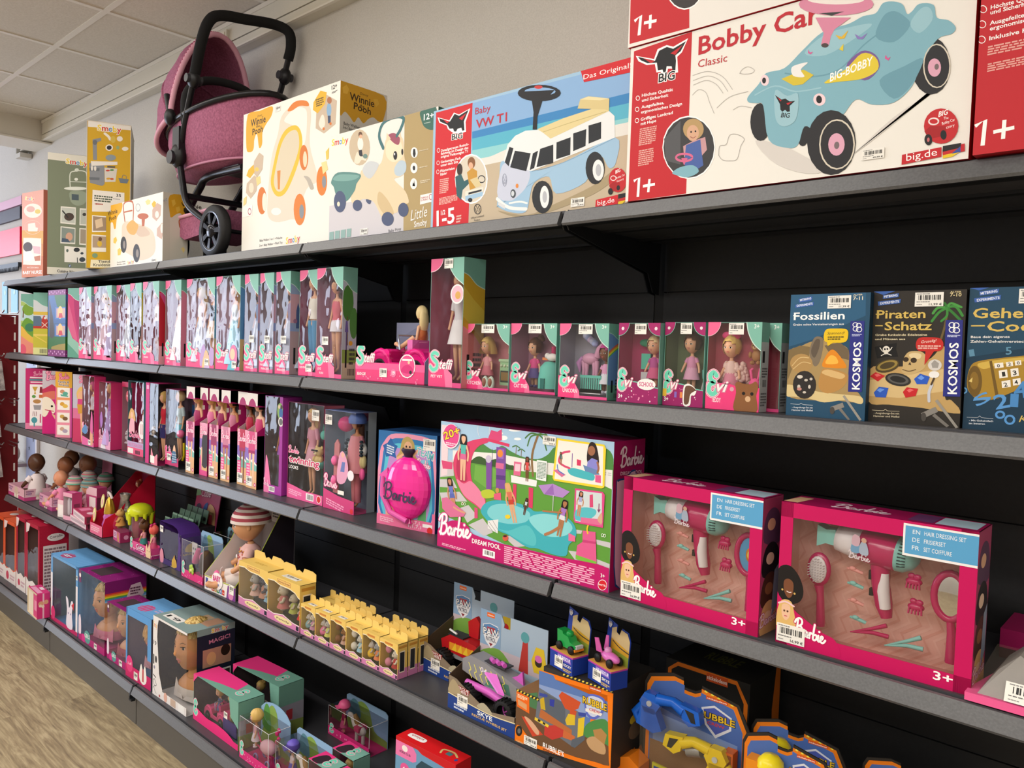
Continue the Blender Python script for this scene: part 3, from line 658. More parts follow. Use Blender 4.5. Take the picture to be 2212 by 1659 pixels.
ART['vw', 'F'] = '''P 8ab2de 15 984 993 973 990 584 13 689
P 3a86c4 234 749 995 761 996 650 235 670
P 58b4cf 235 692 995 692 997 562 238 548
P 8fd0d6 237 596 996 592 997 542 239 500
s e2e2dc 239 512 340 518 455 552 636 528 997 562 999 463 706 474 420 437 240 423
P c4b49b 236 454 419 460 998 478 992 2 227 0
P cf1f2a 15 984 231 983 227 0 13 0
P ffffff 25 941 97 889 124 944 154 917 219 944 194 842 198 761 162 758 125 773 91 818 82 852 36 892
P 15161a 34 930 101 878 128 932 155 906 209 935 184 850 189 776 177 775 170 803 148 802 140 781 127 787 122 813 100 819 87 856 43 897
P cf1f2a 59 912 99 879 84 869
P cf1f2a 155 886 198 914 173 862
T 15161a 49 115 721 178 715 bOffffff BIG
T ffffff 22 52 639 217 645 b Detailgetreues Rutsch-
T ffffff 22 52 614 214 617 b fahrzeug im Design des
T ffffff 22 52 587 212 588 b original Volkswagen T1
T ffffff 22 52 544 171 544 b Geräumiges Fach
T ffffff 22 53 515 157 518 b unter dem Sitz
T ffffff 22 52 468 138 471 b Flüsterleise
T ffffff 22 53 438 93 442 b Räder
O ffffff 4 36 658 8 -2 0 17
O ffffff 4 36 552 8 -2 0 17
O ffffff 4 36 476 8 -2 0 17
L f0b8b0 50 411 104 412 50 284 8
L f0b8b0 49 251 159 259 49 189 6
E ffffff 235 365 94 -24 -4 204
E d8d0c0 235 365 87 -22 -4 192
E 3a2a22 168 460 17 -5 -1 51
P 2f5f66 143 406 177 422 196 357 221 368 226 331 189 286 182 203 155 246
E 8a5a34 235 496 22 -6 -1 48
E e0b090 232 473 13 -4 -1 29
P c8963a 211 425 240 453 268 421 274 290 231 276
P e8e4d8 204 270 305 282 304 247 205 232
P 9fc3e0 205 232 304 247 303 212 207 190
P 20242a 223 257 297 266 297 251 223 240
E 20242a 234 194 13 -3 0 17
O 20242a 8 295 348 19 -5 -1 28
P d8c89a 229 360 270 373 296 296 264 286
T ffffff 135 38 15 147 26 b 1-5
T ffffff 40 63 103 90 106 b 1/2
L f0c0b8 157 85 186 88 156 17 3
T c0283c 57 248 882 332 880 . Baby
T c0283c 71 254 768 422 769 b VW T1
P cf1f2a 771 1000 990 1000 990 897 787 914
T ffffff 36 784 934 983 930 . Das Original!
s a89878 388 77 541 13 680 73 842 163 938 261 940 200 844 100 647 15 504 0
s 9fc3e0 384 125 392 365 411 463 555 344 708 367 928 476 936 302 908 269 875 360 832 331 810 197 679 143 642 277 572 251 552 156 533 37 451 53 388 106
P e8ecee 411 463 430 582 468 638 520 660 578 646 768 665 899 668 923 624 928 474 555 342 443 400
s c9d0e4 392 353 420 443 496 377 548 340 536 238 493 169 449 139 386 188
S eef0f0 26 383 171 426 110 465 79 536 59
S eef0f0 14 449 122 502 122 539 103
P d8dce0 391 146 426 110 426 81 389 121
P 20242a 418 449 440 562 461 544 439 411
P 20242a 447 401 469 523 549 479 530 348
P 20242a 547 352 560 475 585 488 569 362
P 20242a 580 365 595 498 657 511 660 375
P 20242a 673 398 672 522 736 539 737 412
P 20242a 750 434 747 562 805 574 804 454
P 20242a 817 466 814 596 868 603 870 485
S 7aa2c4 4 556 339 708 365 928 472
P e0d09a 578 651 701 689 868 716 901 668 643 559 607 614
S c0b078 5 607 620 735 645 887 668
P d8c68e 763 735 774 798 809 805 899 754 899 666 884 684
P e8dcae 774 796 809 803 897 754 861 756
E 1c1c20 579 921 105 -42 -1 62
E 8ab2de 584 930 76 -31 -1 31
P 1c1c20 502 964 656 912 629 877 544 900
E c83a3a 577 966 20 -8 0 13
P 1c1c20 544 900 601 872 576 745 576 649 555 656 557 785
E 26282c 613 133 50 -11 -3 123
E eef0f2 624 131 22 -5 -2 84
E b8bcc4 625 131 11 -3 -1 44
E 26282c 849 285 41 -11 -3 116
E eef0f2 863 266 24 -6 -2 75
E b8bcc4 864 266 12 -3 -1 43
E 4a525a 467 192 14 -3 -1 34
E d0d8e0 465 193 8 -2 0 21
E e08a3a 486 247 7 -2 0 17
O 9aa2b8 6 420 309 11 -3 -1 48
l 9aa2b8 5 414 336 420 302 425 336
l 9aa2b8 5 413 308 418 276 420 294 425 276 428 310
O 2a2a30 6 278 111 19 -4 -1 40
l 2a2a30 5 268 143 278 111 287 142
l 2a2a30 5 265 120 272 83 278 105 285 83 291 118
T 3a3a3a 16 242 37 314 45 . Official Licensed
T 3a3a3a 16 261 15 294 18 . Product
E c4242c 946 176 37 -9 -2 85
T ffffff 24 936 221 958 233 bi BIG
T ffffff 14 941 184 975 200 . Bobby Car
T ffffff 14 944 160 971 173 . Factory
P a81820 911 146 928 167 956 155 954 105 924 102
E 1c1c20 918 104 10 -2 0 23
E 1c1c20 950 121 7 -2 0 18
O f0e0e0 6 928 193 11 -3 0 16
P cf1f2a 858 58 950 74 950 10 856 2
T ffffff 35 866 17 936 26 . big.de
P 1c1c20 951 76 987 80 987 51 952 45
P c42a2a 952 45 987 51 988 27 952 25
P e8c82a 952 25 985 30 968 6 951 5
B 749 85 807 96 810 35 747 21 79,99 €'''
ART['pony', 'F'] = '''P cfccd2 0 345 727 358 732 2 1 0
P b09a6a 716 1000 980 1000 980 5 732 2
Y 62 10 907 185 896
E c9b79c 300 827 104 -24 -4 163
E f0e8e0 309 857 29 -7 -2 59
E 6a4a34 307 941 20 -5 -1 26
E e0b090 311 923 15 -4 0 18
P 2a2c34 293 802 325 801 339 726 307 720
s e8dcc8 252 705 279 792 309 746 360 735 368 694 325 710 297 683
E 6a8a84 360 735 23 -5 -1 21
s 4b5677 377 346 427 344 421 300 392 311
s e3d0ae 230 416 300 537 341 627 496 628 535 722 552 833 625 866 705 809 724 656 739 578 713 497 641 483 662 444 742 355 773 257 719 247 669 186 616 187 564 131 521 188 449 315 348 354 291 333 241 334
s d0b98e 502 396 586 306 643 183 562 182 491 295
s f0e0c2 560 806 626 828 693 774 708 659 631 626 563 691
s b9cbd8 639 574 683 627 736 604 740 529 693 494 647 516
s 9d5064 571 866 624 876 678 828 672 767 627 790
P e3d0ae 556 832 560 894 599 834
P e3d0ae 658 845 683 874 692 812
E 1c1c20 643 680 18 -4 -1 38
E ffffff 636 694 5 -1 0 11
E 1c1c20 705 697 9 -2 -1 27
s c9ced2 338 628 397 681 489 643 470 582 415 526 357 565
S 3f7278 33 531 768 489 886 528 991 634 1013 708 981 687 900 652 846
s 5d8c88 14 569 87 644 316 584 279 501 259 438 171 359 77 428 44 516
s 7aa8a2 34 586 103 621 299 576 256 545 136 554
E 4b5677 113 368 64 -10 -3 101
E e8e0c8 99 348 15 -2 -1 23
E 4b5677 294 306 47 -7 -1 51
E 4b5677 588 143 56 -8 -2 61
E 4b5677 727 202 46 -7 -2 60
s 3c6b5e 857 1000 980 1000 982 849 952 821 891 860 862 928
T ffffff 51 883 917 964 916 b 12+
L c8d8d0 888 895 962 892 887 886 1
E f4f2ee 810 668 30 -7 -1 45
E f4f2ee 811 539 30 -6 -1 45
E f4f2ee 812 407 30 -5 -1 46
P 1c1c20 801 700 817 697 823 653 816 630 806 632 798 658
E 1c1c20 811 539 11 -2 -1 20
P 1c1c20 802 388 806 424 812 386 816 440 824 384
L d8ccb0 849 677 956 677 850 665 1
L d8ccb0 853 540 942 539 853 526 1
L d8ccb0 866 425 951 425 867 397 2
P f4f2ee 872 302 973 306 973 232 871 223
O a83a50 6 958 273 12 -2 -1 22
T a83a50 15 878 269 938 271 b FABRIQUE
T a83a50 15 878 249 939 252 b EN FRANCE
T f4f2ee 94 794 98 935 120 i Little
T f4f2ee 52 827 39 935 50 b Smoby
P 8fb0ac 10 97 57 98 56 23 9 20
P 8fb0ac 70 100 119 100 118 27 69 24
P 8fb0ac 132 102 181 103 179 28 131 26
P 8fb0ac 193 104 238 105 236 30 192 27
T 6a6a70 26 600 24 712 33 . Baby Pony
B 329 86 401 90 400 35 328 30 49,99 €'''
ART['walker', 'F'] = '''s e6ab20 48 991 185 989 327 990 321 929 263 884 224 836 222 757 188 738 162 836 132 807 123 740 80 726 39 766
T 3a2810 51 87 900 257 900 b Winnie
T 3a2810 18 150 881 192 880 b the
T 3a2810 46 108 838 227 841 b Pooh
T 3a2810 16 163 950 216 950 i Disney
s e3d8c6 297 383 327 637 395 792 427 896 514 943 616 951 699 922 731 855 724 667 797 477 799 419 700 385 613 225 536 211 394 209 305 258
s f3efe6 460 867 515 908 600 925 675 898 692 842 683 706 638 661 569 802 517 834
s e07f2a 493 926 547 963 615 966 689 944 706 910 616 930 540 916
s eac033 328 469 347 578 407 735 483 808 586 812 642 746 645 638 571 489 482 387 389 385
s dccfb4 361 476 380 573 433 713 501 777 579 784 614 735 612 644 536 505 463 417 399 415
P d88a3a 395 548 431 548 427 422 406 425
E d8782a 232 371 53 -6 -3 94
E f0e6d6 261 359 26 -3 -2 63
E e0812c 637 265 60 -7 -3 102
E 8a9098 658 250 23 -3 -1 45
E e0812c 847 418 50 -7 -3 92
E 8a9098 869 409 19 -3 -1 37
E d8782a 669 592 43 -7 -3 81
E e8d8b8 681 579 20 -3 -2 51
s b8b0a4 672 474 730 455 773 386 741 380 706 437
E f4f0ea 392 280 54 -6 -1 25
P cbb7a0 782 875 874 943 970 886 962 746 858 709 779 756
E 8ab0d0 901 845 22 -5 -1 43
E b07048 903 902 22 -5 -1 21
P 3a4a6a 890 811 918 806 919 759 895 764
s f0e4d4 808 776 831 824 854 819 867 765 841 739
E d8782a 855 738 11 -2 0 9
E d8782a 918 757 11 -2 0 9
P e8b52a 753 923 818 981 876 957 863 889 795 845 749 877
L 5a4410 772 938 846 939 781 886 4
T 2a2a2a 26 922 961 970 966 b 12+
L 6a6a6a 925 948 974 951 923 936 2
P cbb7a0 52 513 140 558 183 529 166 445 101 401 44 450
E e8d8c0 107 476 28 -4 -1 35
P cbb7a0 133 655 193 705 240 674 231 585 171 537 128 578
E e8c860 168 594 23 -4 0 14
P e8b52a 70 607 128 633 143 581 89 544 45 569
P ecd28a 160 538 206 543 215 496 173 479
P ecd28a 17 412 55 425 51 373 15 360
P ecc85a 879 593 909 614 908 547 887 540
P f0dc9a 840 532 887 535 904 481 858 457
P f8f6f2 3 349 126 356 121 283 1 279
O b03a60 6 92 313 18 -2 -1 21
T 5a5a5a 16 215 93 463 93 . Baby Walker 3 en 1 + Peluche
T 5a5a5a 16 213 58 467 61 . 3-in-1 Baby Walker + Plush Toy
Y 44 503 54 647 62
B 367 977 421 978 417 942 363 942 '''
ART['walker', 'R'] = '''P cfcac2 1 1000 920 992 950 648 0 575
s cf9b24 1 1000 920 992 918 836 815 823 703 838 595 819 489 784 380 811 295 773 212 797 100 822 0 798
P e0b040 38 962 122 986 175 965 143 932 57 929
P d8a838 693 952 785 960 824 932 752 905
T 3a2810 46 190 904 716 902 b Winnie
T 3a2810 18 403 879 503 878 b the
T 3a2810 44 278 855 643 848 b Pooh
T 3a2810 16 404 954 584 954 i Disney
T 4a4a4a 18 78 743 421 742 b Baby Walker
T 4a4a4a 18 66 719 423 717 b 3-in-1 Baby Walker'''
ART['poohride', 'F'] = '''s e6ab20 0 1000 37 1000 231 997 223 871 137 787 110 626 76 622 45 720 0 710 0 545 0 548 0 687
T 3a2810 75 -61 846 141 857 b Winnie
T 3a2810 67 -30 757 118 772 b Pooh
P f0d890 684 924 731 948 780 921 770 872 717 865
P ecc85a 68 467 117 487 142 429 106 378 64 403
P ecc85a 152 281 197 303 236 261 213 191 158 188
S b9623a 32 306 644 269 968 445 961 458 683
S b9623a 22 285 842 437 839
s e0cdb8 236 597 282 680 375 683 689 561 839 435 876 209 802 99 609 68 429 158 264 285
s d0b8a2 558 582 689 543 776 427 604 417 514 501
s d9a850 330 618 433 694 512 642 562 581 492 465 378 507
P b9623a 618 702 683 691 672 563 628 570
E b9623a 644 715 103 -18 -1 45
E 22201e 275 342 61 -8 -2 127
E 8a8078 287 340 24 -3 -1 62
E 22201e 530 182 67 -8 -2 138
E 8a8078 546 176 27 -3 -1 63
P c9a99a 813 779 895 864 969 813 959 668 888 603 815 668
E f0e4dc 897 695 33 -6 -1 51
P c9a99a 900 493 991 565 1000 503 1000 382 984 326 898 389
E f0e4dc 986 479 24 -4 -1 67
P e8b52a 801 866 843 905 878 871 867 816 825 807
P e8b52a 1000 600 1000 639 1000 613 1000 557 1000 542
P ecc85a 1000 530 1000 549 1000 457 1000 445
O 5a6a8a 7 549 863 40 -8 -1 56
T 2a2a2a 43 1004 852 1068 859 b +10
L 6a6a6a 1013 837 1076 841 1009 805 2
Y 50 357 29 480 42
T 5a5a5a 22 147 72 314 73 . Porteur Auto
T 5a5a5a 22 148 39 315 37 . Ride-on
B 807 64 890 68 887 1 804 -1 '''
ART['poohride', 'R'] = '''P cfcabc 259 964 1000 974 1000 12 308 0
s d09c24 259 964 1000 974 1000 691 1000 698 1000 619 1000 712 1000 733 837 672 693 732 506 704 344 654 273 692
P e0b444 322 896 451 920 500 856 385 807
P e0b444 502 805 642 830 691 774 552 732
T 3a2810 61 717 834 1556 839 b Winnie
T 3a2810 51 815 769 1266 763 b Pooh
S a85a34 17 677 528 650 628 839 634 843 519
L 8a8a8a 1418 634 1614 633 1420 582 2
P e8d08a 736 225 830 255 903 215 833 161'''
ART['yellow', 'F'] = '''P efece4 20 1000 1000 1000 1000 970 18 957
Y 41 233 941 777 945
S f0ece0 17 401 925 482 908 523 890
E f0ece0 744 902 68 2 -1 18
E f0ece0 871 838 76 3 -1 14
E d8bc50 590 892 59 2 -1 24
E 9ab07a 700 840 38 1 0 13
P 8a8f96 123 875 314 894 320 874 219 859 228 740 141 737
E 6a7078 177 857 53 2 -1 17
P 8a8f96 54 714 394 717 404 582 351 567 74 580
P 6a7078 55 682 288 686 284 666 61 659
P 6a7078 57 619 290 622 286 604 63 599
E e8e4dc 116 680 26 1 -1 17
E e8e4dc 188 680 27 1 -1 17
P ece8e0 88 727 695 743 696 721 102 696
E 8d9aa0 540 766 119 4 -1 21
P d8d4cc 400 694 691 695 654 604 412 595
E c83a2a 476 676 48 2 0 6
E 4a8a3a 570 682 49 2 0 6
E d8a02a 491 621 48 2 0 7
E c85a2a 572 621 43 1 0 7
P 4a5058 462 708 650 710 637 700 462 696
P 6d7a86 721 632 966 631 926 601 765 601
S 6d7a86 3 802 630 828 655 897 652 906 631
E f4f0e8 503 833 86 3 -1 22
E 2a2a2e 503 833 56 2 0 15
P f0ece4 134 534 865 535 865 402 125 386
L 4a5a4a 174 503 590 503 176 455 3
L a83a2a 189 448 430 450 190 432 1
T 2a2a2a 21 676 503 785 503 b 35
L 8a8a8a 604 490 807 491 604 482 1
P f0ece4 125 362 446 362 449 255 129 246
P a08a74 147 355 446 354 449 262 150 255
P e0c8a8 193 328 352 348 381 292 221 272
P f0ece4 121 230 450 230 454 117 119 111
P b09a84 143 222 450 222 453 145 145 141
E d8b440 304 170 54 1 -1 21
E 6a4a34 317 202 43 1 0 14
E 7a9a7a 200 87 64 1 0 16
P f0e8c8 108 57 713 65 715 13 96 3
T 3a3a3a 19 276 39 605 45 b Tienda
T 3a3a3a 19 170 14 606 23 b Kruidenier'''
ART['yellow', 'R'] = '''P aaa598 88 1000 1000 1000 1000 1000 0 462
s b8922a 1000 866 1000 981 1000 1000 1000 1000 1000 1000 1000 1000 1000 705 675 572
s 7a766e 593 735 1000 914 1000 987 1000 842 1000 686'''
ART['green', 'F'] = '''P e6e2d6 0 1000 842 997 844 934 0 942
P dcd8cc 1 59 858 65 860 0 1 0
Y 43 261 924 579 917
S dde2d6 8 328 718 323 838 395 866 515 873 567 846 569 725
E dde2d6 420 877 31 2 0 14
S dde2d6 6 327 776 568 783
E eef0e8 413 799 27 1 0 12
E eaede4 405 723 169 8 0 15
s 96a28e 329 694 552 698 550 612 433 582 338 612
P 4a5a64 349 675 452 675 453 627 350 627
P efece4 191 566 411 567 409 423 187 426
P c8ccc4 204 557 399 556 397 434 202 437
E 4a3a34 314 485 72 3 0 33
S 2a2826 10 220 529 297 479
P efece4 468 562 675 565 677 422 466 421
P c0c4ba 481 552 675 557 677 434 480 432
E 3a3836 537 514 28 1 0 14
P efece4 191 402 408 397 406 261 189 261
P 8a9690 205 393 398 387 396 273 203 271
E d8a890 317 320 51 2 0 35
P 4a5a70 214 306 300 300 334 272 206 271
P efece4 466 399 678 399 680 258 465 260
P a89a88 480 389 678 389 680 270 479 272
P f2efe8 249 240 680 238 682 111 251 108
E 2a2e34 429 215 45 2 0 18
E 3a4450 507 189 24 1 0 10
E 3a4450 512 137 45 2 0 20
S 2a2e34 6 439 149 443 110
E 5a6a64 292 204 17 1 0 14
P 34568c 313 91 347 90 347 66 313 69
T ffffff 18 323 69 340 69 b f
T 2a2a2a 23 145 21 579 17 b Cuisine Nova + No'''
ART['nurse', 'F'] = '''P d8a24a 1 563 1000 524 1000 348 0 403
P cf8840 0 431 1000 375 1000 199 2 235
P c8703a 0 263 1000 233 1000 0 2 0
Y 39 146 919 579 893
E ece2d8 511 775 423 -17 -2 85
E d8a8a0 411 797 198 -8 -1 36
E d8c060 740 757 129 -5 -1 27
O f0c8b8 5 504 581 402 -13 -2 80
P f0e0d8 292 630 623 632 652 576 761 566 735 526 294 540
s e8e2da 72 442 156 468 845 441 910 419 905 154 798 133 134 151 66 178
E 3f281e 287 356 222 -6 -1 58
P f0ece8 103 302 411 309 633 221 358 186 105 205
P d8b0b8 520 361 874 345 876 257 577 277
P b86a3a 578 236 876 243 878 182 634 183
T f0e0d8 17 248 107 799 95 b ACCESSOIRES
T ffffff 39 52 38 946 32 b BABY NURSE'''
ART['fossil', 'F'] = '''P 2a5c80 0 998 944 1000 952 821 292 626 1 568
s a98e5c 0 512 150 570 293 612 464 627 633 602 774 542 791 314 948 189 885 142 612 148 330 136 0 177
P 7f6a44 0 540 149 579 282 571 274 480 60 384 7 289
P 6f5f48 467 583 660 611 773 551 779 472 557 503
s d9c48e 0 252 250 224 468 205 746 198 948 189 952 132 749 154 502 125 329 145 107 154 2 158
s 7d6f5c 280 553 334 645 419 652 453 618 441 519 407 438 352 414 292 481
s 5f5346 299 535 350 627 407 627 398 555 347 482
E b08c54 178 433 149 3 -6 79
S d8bc84 6 58 411 157 478 274 480
S d8bc84 6 75 384 189 442 300 435
s e08a1c 449 419 501 511 568 552 646 518 756 419 676 404 551 405
s f0b848 492 439 543 503 614 495 645 443
s b98a4a 419 248 444 371 509 399 761 362 728 259 539 199
s d8b478 456 358 524 391 734 356 682 320
E 2a2624 233 258 153 5 -9 115
E d8d0c4 169 322 38 1 -1 15
E c8c0b4 252 297 23 1 -1 11
E d0c8bc 161 239 21 1 -1 18
E c88a80 169 221 32 1 -1 13
E d0c8bc 300 244 17 1 -1 16
E d0c8bc 238 196 23 1 -1 9
E c8c0b4 317 308 20 1 -1 11
l 8a8680 39 593 74 741 116
E 4a4642 605 65 30 2 -2 30
l 7a7670 23 700 83 816 -3
l 9a958c 19 736 189 955 6
P 3a62b0 105 963 285 982 277 945 114 933
T e8f0ff 18 125 944 270 959 b MITBRING
P 3a62b0 61 916 306 936 303 907 66 890
T e8f0ff 18 84 898 292 915 b EXPERIMENTE
T ffffff 63 51 791 703 795 b Fossilien
l ffffff 7 41 826 123 827
T e8ecf0 17 45 744 698 749 b Grabe echte Versteinerungen aus
T e8e0c8 12 794 977 905 979 b ALTER
T f0e8d0 28 794 943 911 944 b 7-11
s e8c21c 454 663 485 713 603 720 734 713 756 665 728 616 612 607 479 614
P e8c21c 492 628 604 620 510 579
T 3a3010 23 496 672 716 675 i Spannend!
L 5a4c18 504 659 710 662 506 626 2
P 2a2f86 776 778 944 780 953 227 788 223
T ffffff 62 924 244 917 615 b KOSMOS
O ffffff 5 836 750 29 0 -1 16
O ffffff 5 878 745 29 0 -1 16
O ffffff 5 841 717 29 0 -1 17
O ffffff 5 884 713 32 0 -1 19
L c8d0f0 801 678 918 680 803 658 2
T d8e0e8 14 85 60 358 69 b - Ausgrabungs-Set mit
T d8e0e8 14 83 37 360 46 b Hammer und Meißel
S d8e0e8 3 64 94 172 94 203 104 238 95 356 95
B 487 987 773 976 770 875 482 885 11,99 €'''
ART['pirat', 'F'] = '''s c2a066 0 403 216 426 461 440 671 502 804 586 832 229 903 200 1000 107 606 129 238 138 0 153
P d8bc86 0 317 466 382 806 424 818 261 358 194 0 196
S 6b5a34 15 811 829 793 732 763 646
S 3c8a3a 18 807 869 727 837 656 772
S 4a9a44 18 807 873 713 870 663 830
S 3c8a3a 18 807 873 896 876 968 812
S 4a9a44 16 805 873 848 901 952 872
S 347a34 16 803 869 780 902 709 919
S 347a34 18 807 869 877 828 948 780
S 3c8a3a 16 805 869 810 813 755 772
P 101012 39 576 177 595 289 609 282 563 312 504 185 502 74 486
E e8e4dc 174 559 40 1 -2 25
P e8e4dc 150 544 200 546 195 523 158 520
E 101012 159 559 10 0 -1 8
E 101012 187 561 10 0 -1 8
S e8e4dc 6 103 569 144 539 234 515
S e8e4dc 6 239 575 206 545 121 509
s c9ad78 372 488 417 538 489 550 574 543 624 501 612 435 549 397 442 373 361 392 370 438
s e4d0a4 431 523 490 536 563 525 542 492 457 498
E 3a2c1c 399 485 32 1 -1 18
E 3a2c1c 485 481 34 1 -2 20
P 3a2c1c 427 448 447 469 461 444
S 6a5230 7 369 409 440 398 512 412
E 4b3f22 196 432 133 27 -22 46
E 9a8440 196 436 114 24 -16 34
E 4b3f22 196 436 83 17 -11 23
E 2a2a2a 323 332 144 -13 9 48
E 5a5a58 323 334 119 -11 6 35
E 222222 323 334 88 -8 4 23
P c8222a 5 348 66 381 178 357 98 310
P e86a6a 55 362 93 372 132 356 82 346
P 2a5cc8 499 341 562 383 666 363 642 308 532 304
P 6a9cf0 535 351 575 372 612 353 578 335
P 2a5cc8 58 223 114 270 223 265 198 191 81 189
P 6a9cf0 90 243 127 260 179 251 130 227
P c8222a 385 239 425 277 549 271 527 216 419 198
P e86a6a 427 255 463 269 506 258 453 239
E d8d4d0 713 450 72 2 -3 42
P a09c98 675 461 708 487 756 463 747 430 689 429
E f0f0f0 710 380 56 2 -2 26
S c8ccd8 20 673 182 668 248 693 306
S 4a3a2a 13 687 306 712 352
l 8a8680 41 610 72 759 127
E 4a4642 625 64 28 1 -3 33
l 7a7670 25 727 86 884 4
l 9a958c 21 748 193 976 1
P 3a62b0 0 1000 246 1000 172 985 110 973
P 3a62b0 108 971 285 983 282 954 106 943
T e8f0ff 19 122 950 271 961 b MITBRING
P 3a62b0 50 923 310 939 305 909 59 891
T e8f0ff 19 80 899 292 914 b EXPERIMENTE
T d9bb62 65 48 794 587 797 b Piraten
l d9bb62 8 35 826 109 828
T d9bb62 65 144 705 662 708 b Schatz
l d9bb62 8 36 738 122 738
T e8dcb8 16 42 660 616 665 b Grabe funkelnde Edelsteine
T e8dcb8 16 42 627 381 631 b und Münzen aus
T e0d0a0 11 831 978 946 978 b ALTER
T e0d0a0 26 831 951 948 950 b 7-10
s c42a26 500 599 530 647 642 654 753 646 792 602 760 557 650 550 531 554
P c42a26 608 555 702 556 603 447
T f4e8e0 21 557 609 721 622 i Gruselig!
L e8b8b0 522 597 769 599 524 564 2
P 2a2f86 801 780 977 780 992 228 815 224
T ffffff 62 954 245 945 617 b KOSMOS
O ffffff 6 867 744 29 0 -1 18
O ffffff 6 911 742 29 0 -1 18
O ffffff 6 872 709 29 0 -1 18
O ffffff 6 916 706 32 0 -2 19
L c8d0f0 826 674 957 674 828 655 2
T d8ccb0 14 72 60 360 69 b - Ausgrabungs-Set mit
T d8ccb0 14 70 37 362 45 b Hammer und Meißel
S d8ccb0 3 50 88 172 89 203 102 231 90 359 93
B 467 986 766 983 770 882 464 879 11,99 €'''
ART['geheim', 'F'] = '''P 1e4660 0 1000 608 1000 641 591 0 504
s a8842c 21 346 47 442 121 483 336 510 556 530 843 564 860 350 574 310 306 223 143 215 44 268
s d0b050 122 467 337 499 557 518 560 492 329 464 181 429
P 6e5420 231 485 257 489 348 229 316 223
E 6e5420 99 341 73 2 -9 110
E 8a6a28 94 345 44 1 -5 63
P e0c878 38 339 75 368 72 332
P f0ece4 280 471 365 479 373 446 289 436
T 2a2a2a 22 311 444 339 447 b 0
P f0ece4 391 482 454 488 463 458 400 450
T 2a2a2a 21 417 458 444 462 b 2
P f0ece4 475 493 531 499 539 467 481 461
T 2a2a2a 21 497 468 524 471 b 0
P f0ece4 327 421 406 433 419 378 339 368
T 2a2a2a 32 366 382 397 386 b 1
P f0ece4 437 436 510 445 522 392 450 382
T 2a2a2a 32 467 394 503 399 b 3
P f0ece4 360 349 443 361 452 313 369 303
T 2a2a2a 29 389 311 424 317 b 2
P f0ece4 464 367 536 377 544 332 472 322
T 2a2a2a 29 488 330 521 336 b 4
T 5a9ad8 101 322 152 458 176 b 2
T 4a8ac8 92 453 179 531 179 b 1
T 4a8ac8 114 495 235 628 251 b 4
T 5a9ad8 71 136 161 284 222 b S
O 5a9ad8 14 366 117 38 2 -2 22
O 5a9ad8 14 460 87 42 2 -2 28
T 5d8fae 49 35 515 87 522 b 1
T 5d8fae 54 387 534 445 538 b 5
O 5d9ad0 10 -5 272 29 1 -2 19
T d9bb62 46 545 76 642 82 i K
P 3a62b0 0 1000 189 1000 136 988 92 981
P 3a62b0 95 973 287 990 283 959 101 944
T e8f0ff 19 111 950 273 966 b MITBRING
P 3a62b0 47 927 310 946 306 913 55 897
T e8f0ff 19 77 903 298 919 b EXPERIMENTE
T d9bb62 72 44 788 746 786 b Geheim
T d9bb62 72 192 695 753 697 b Code
l d9bb62 9 32 732 169 733
T f0f0f0 17 36 646 414 650 b Baue dein eigenes
T f0f0f0 17 33 614 578 619 b Zahlen-Geheimversteck
T d8e0e8 13 66 56 303 63 b - Mit Geheimfach
T d8e0e8 13 66 35 225 39 b im Inneren
S d8e0e8 2 42 83 142 85 169 98 197 87 301 87
B 478 988 710 980 708 881 480 890 11,99 €'''
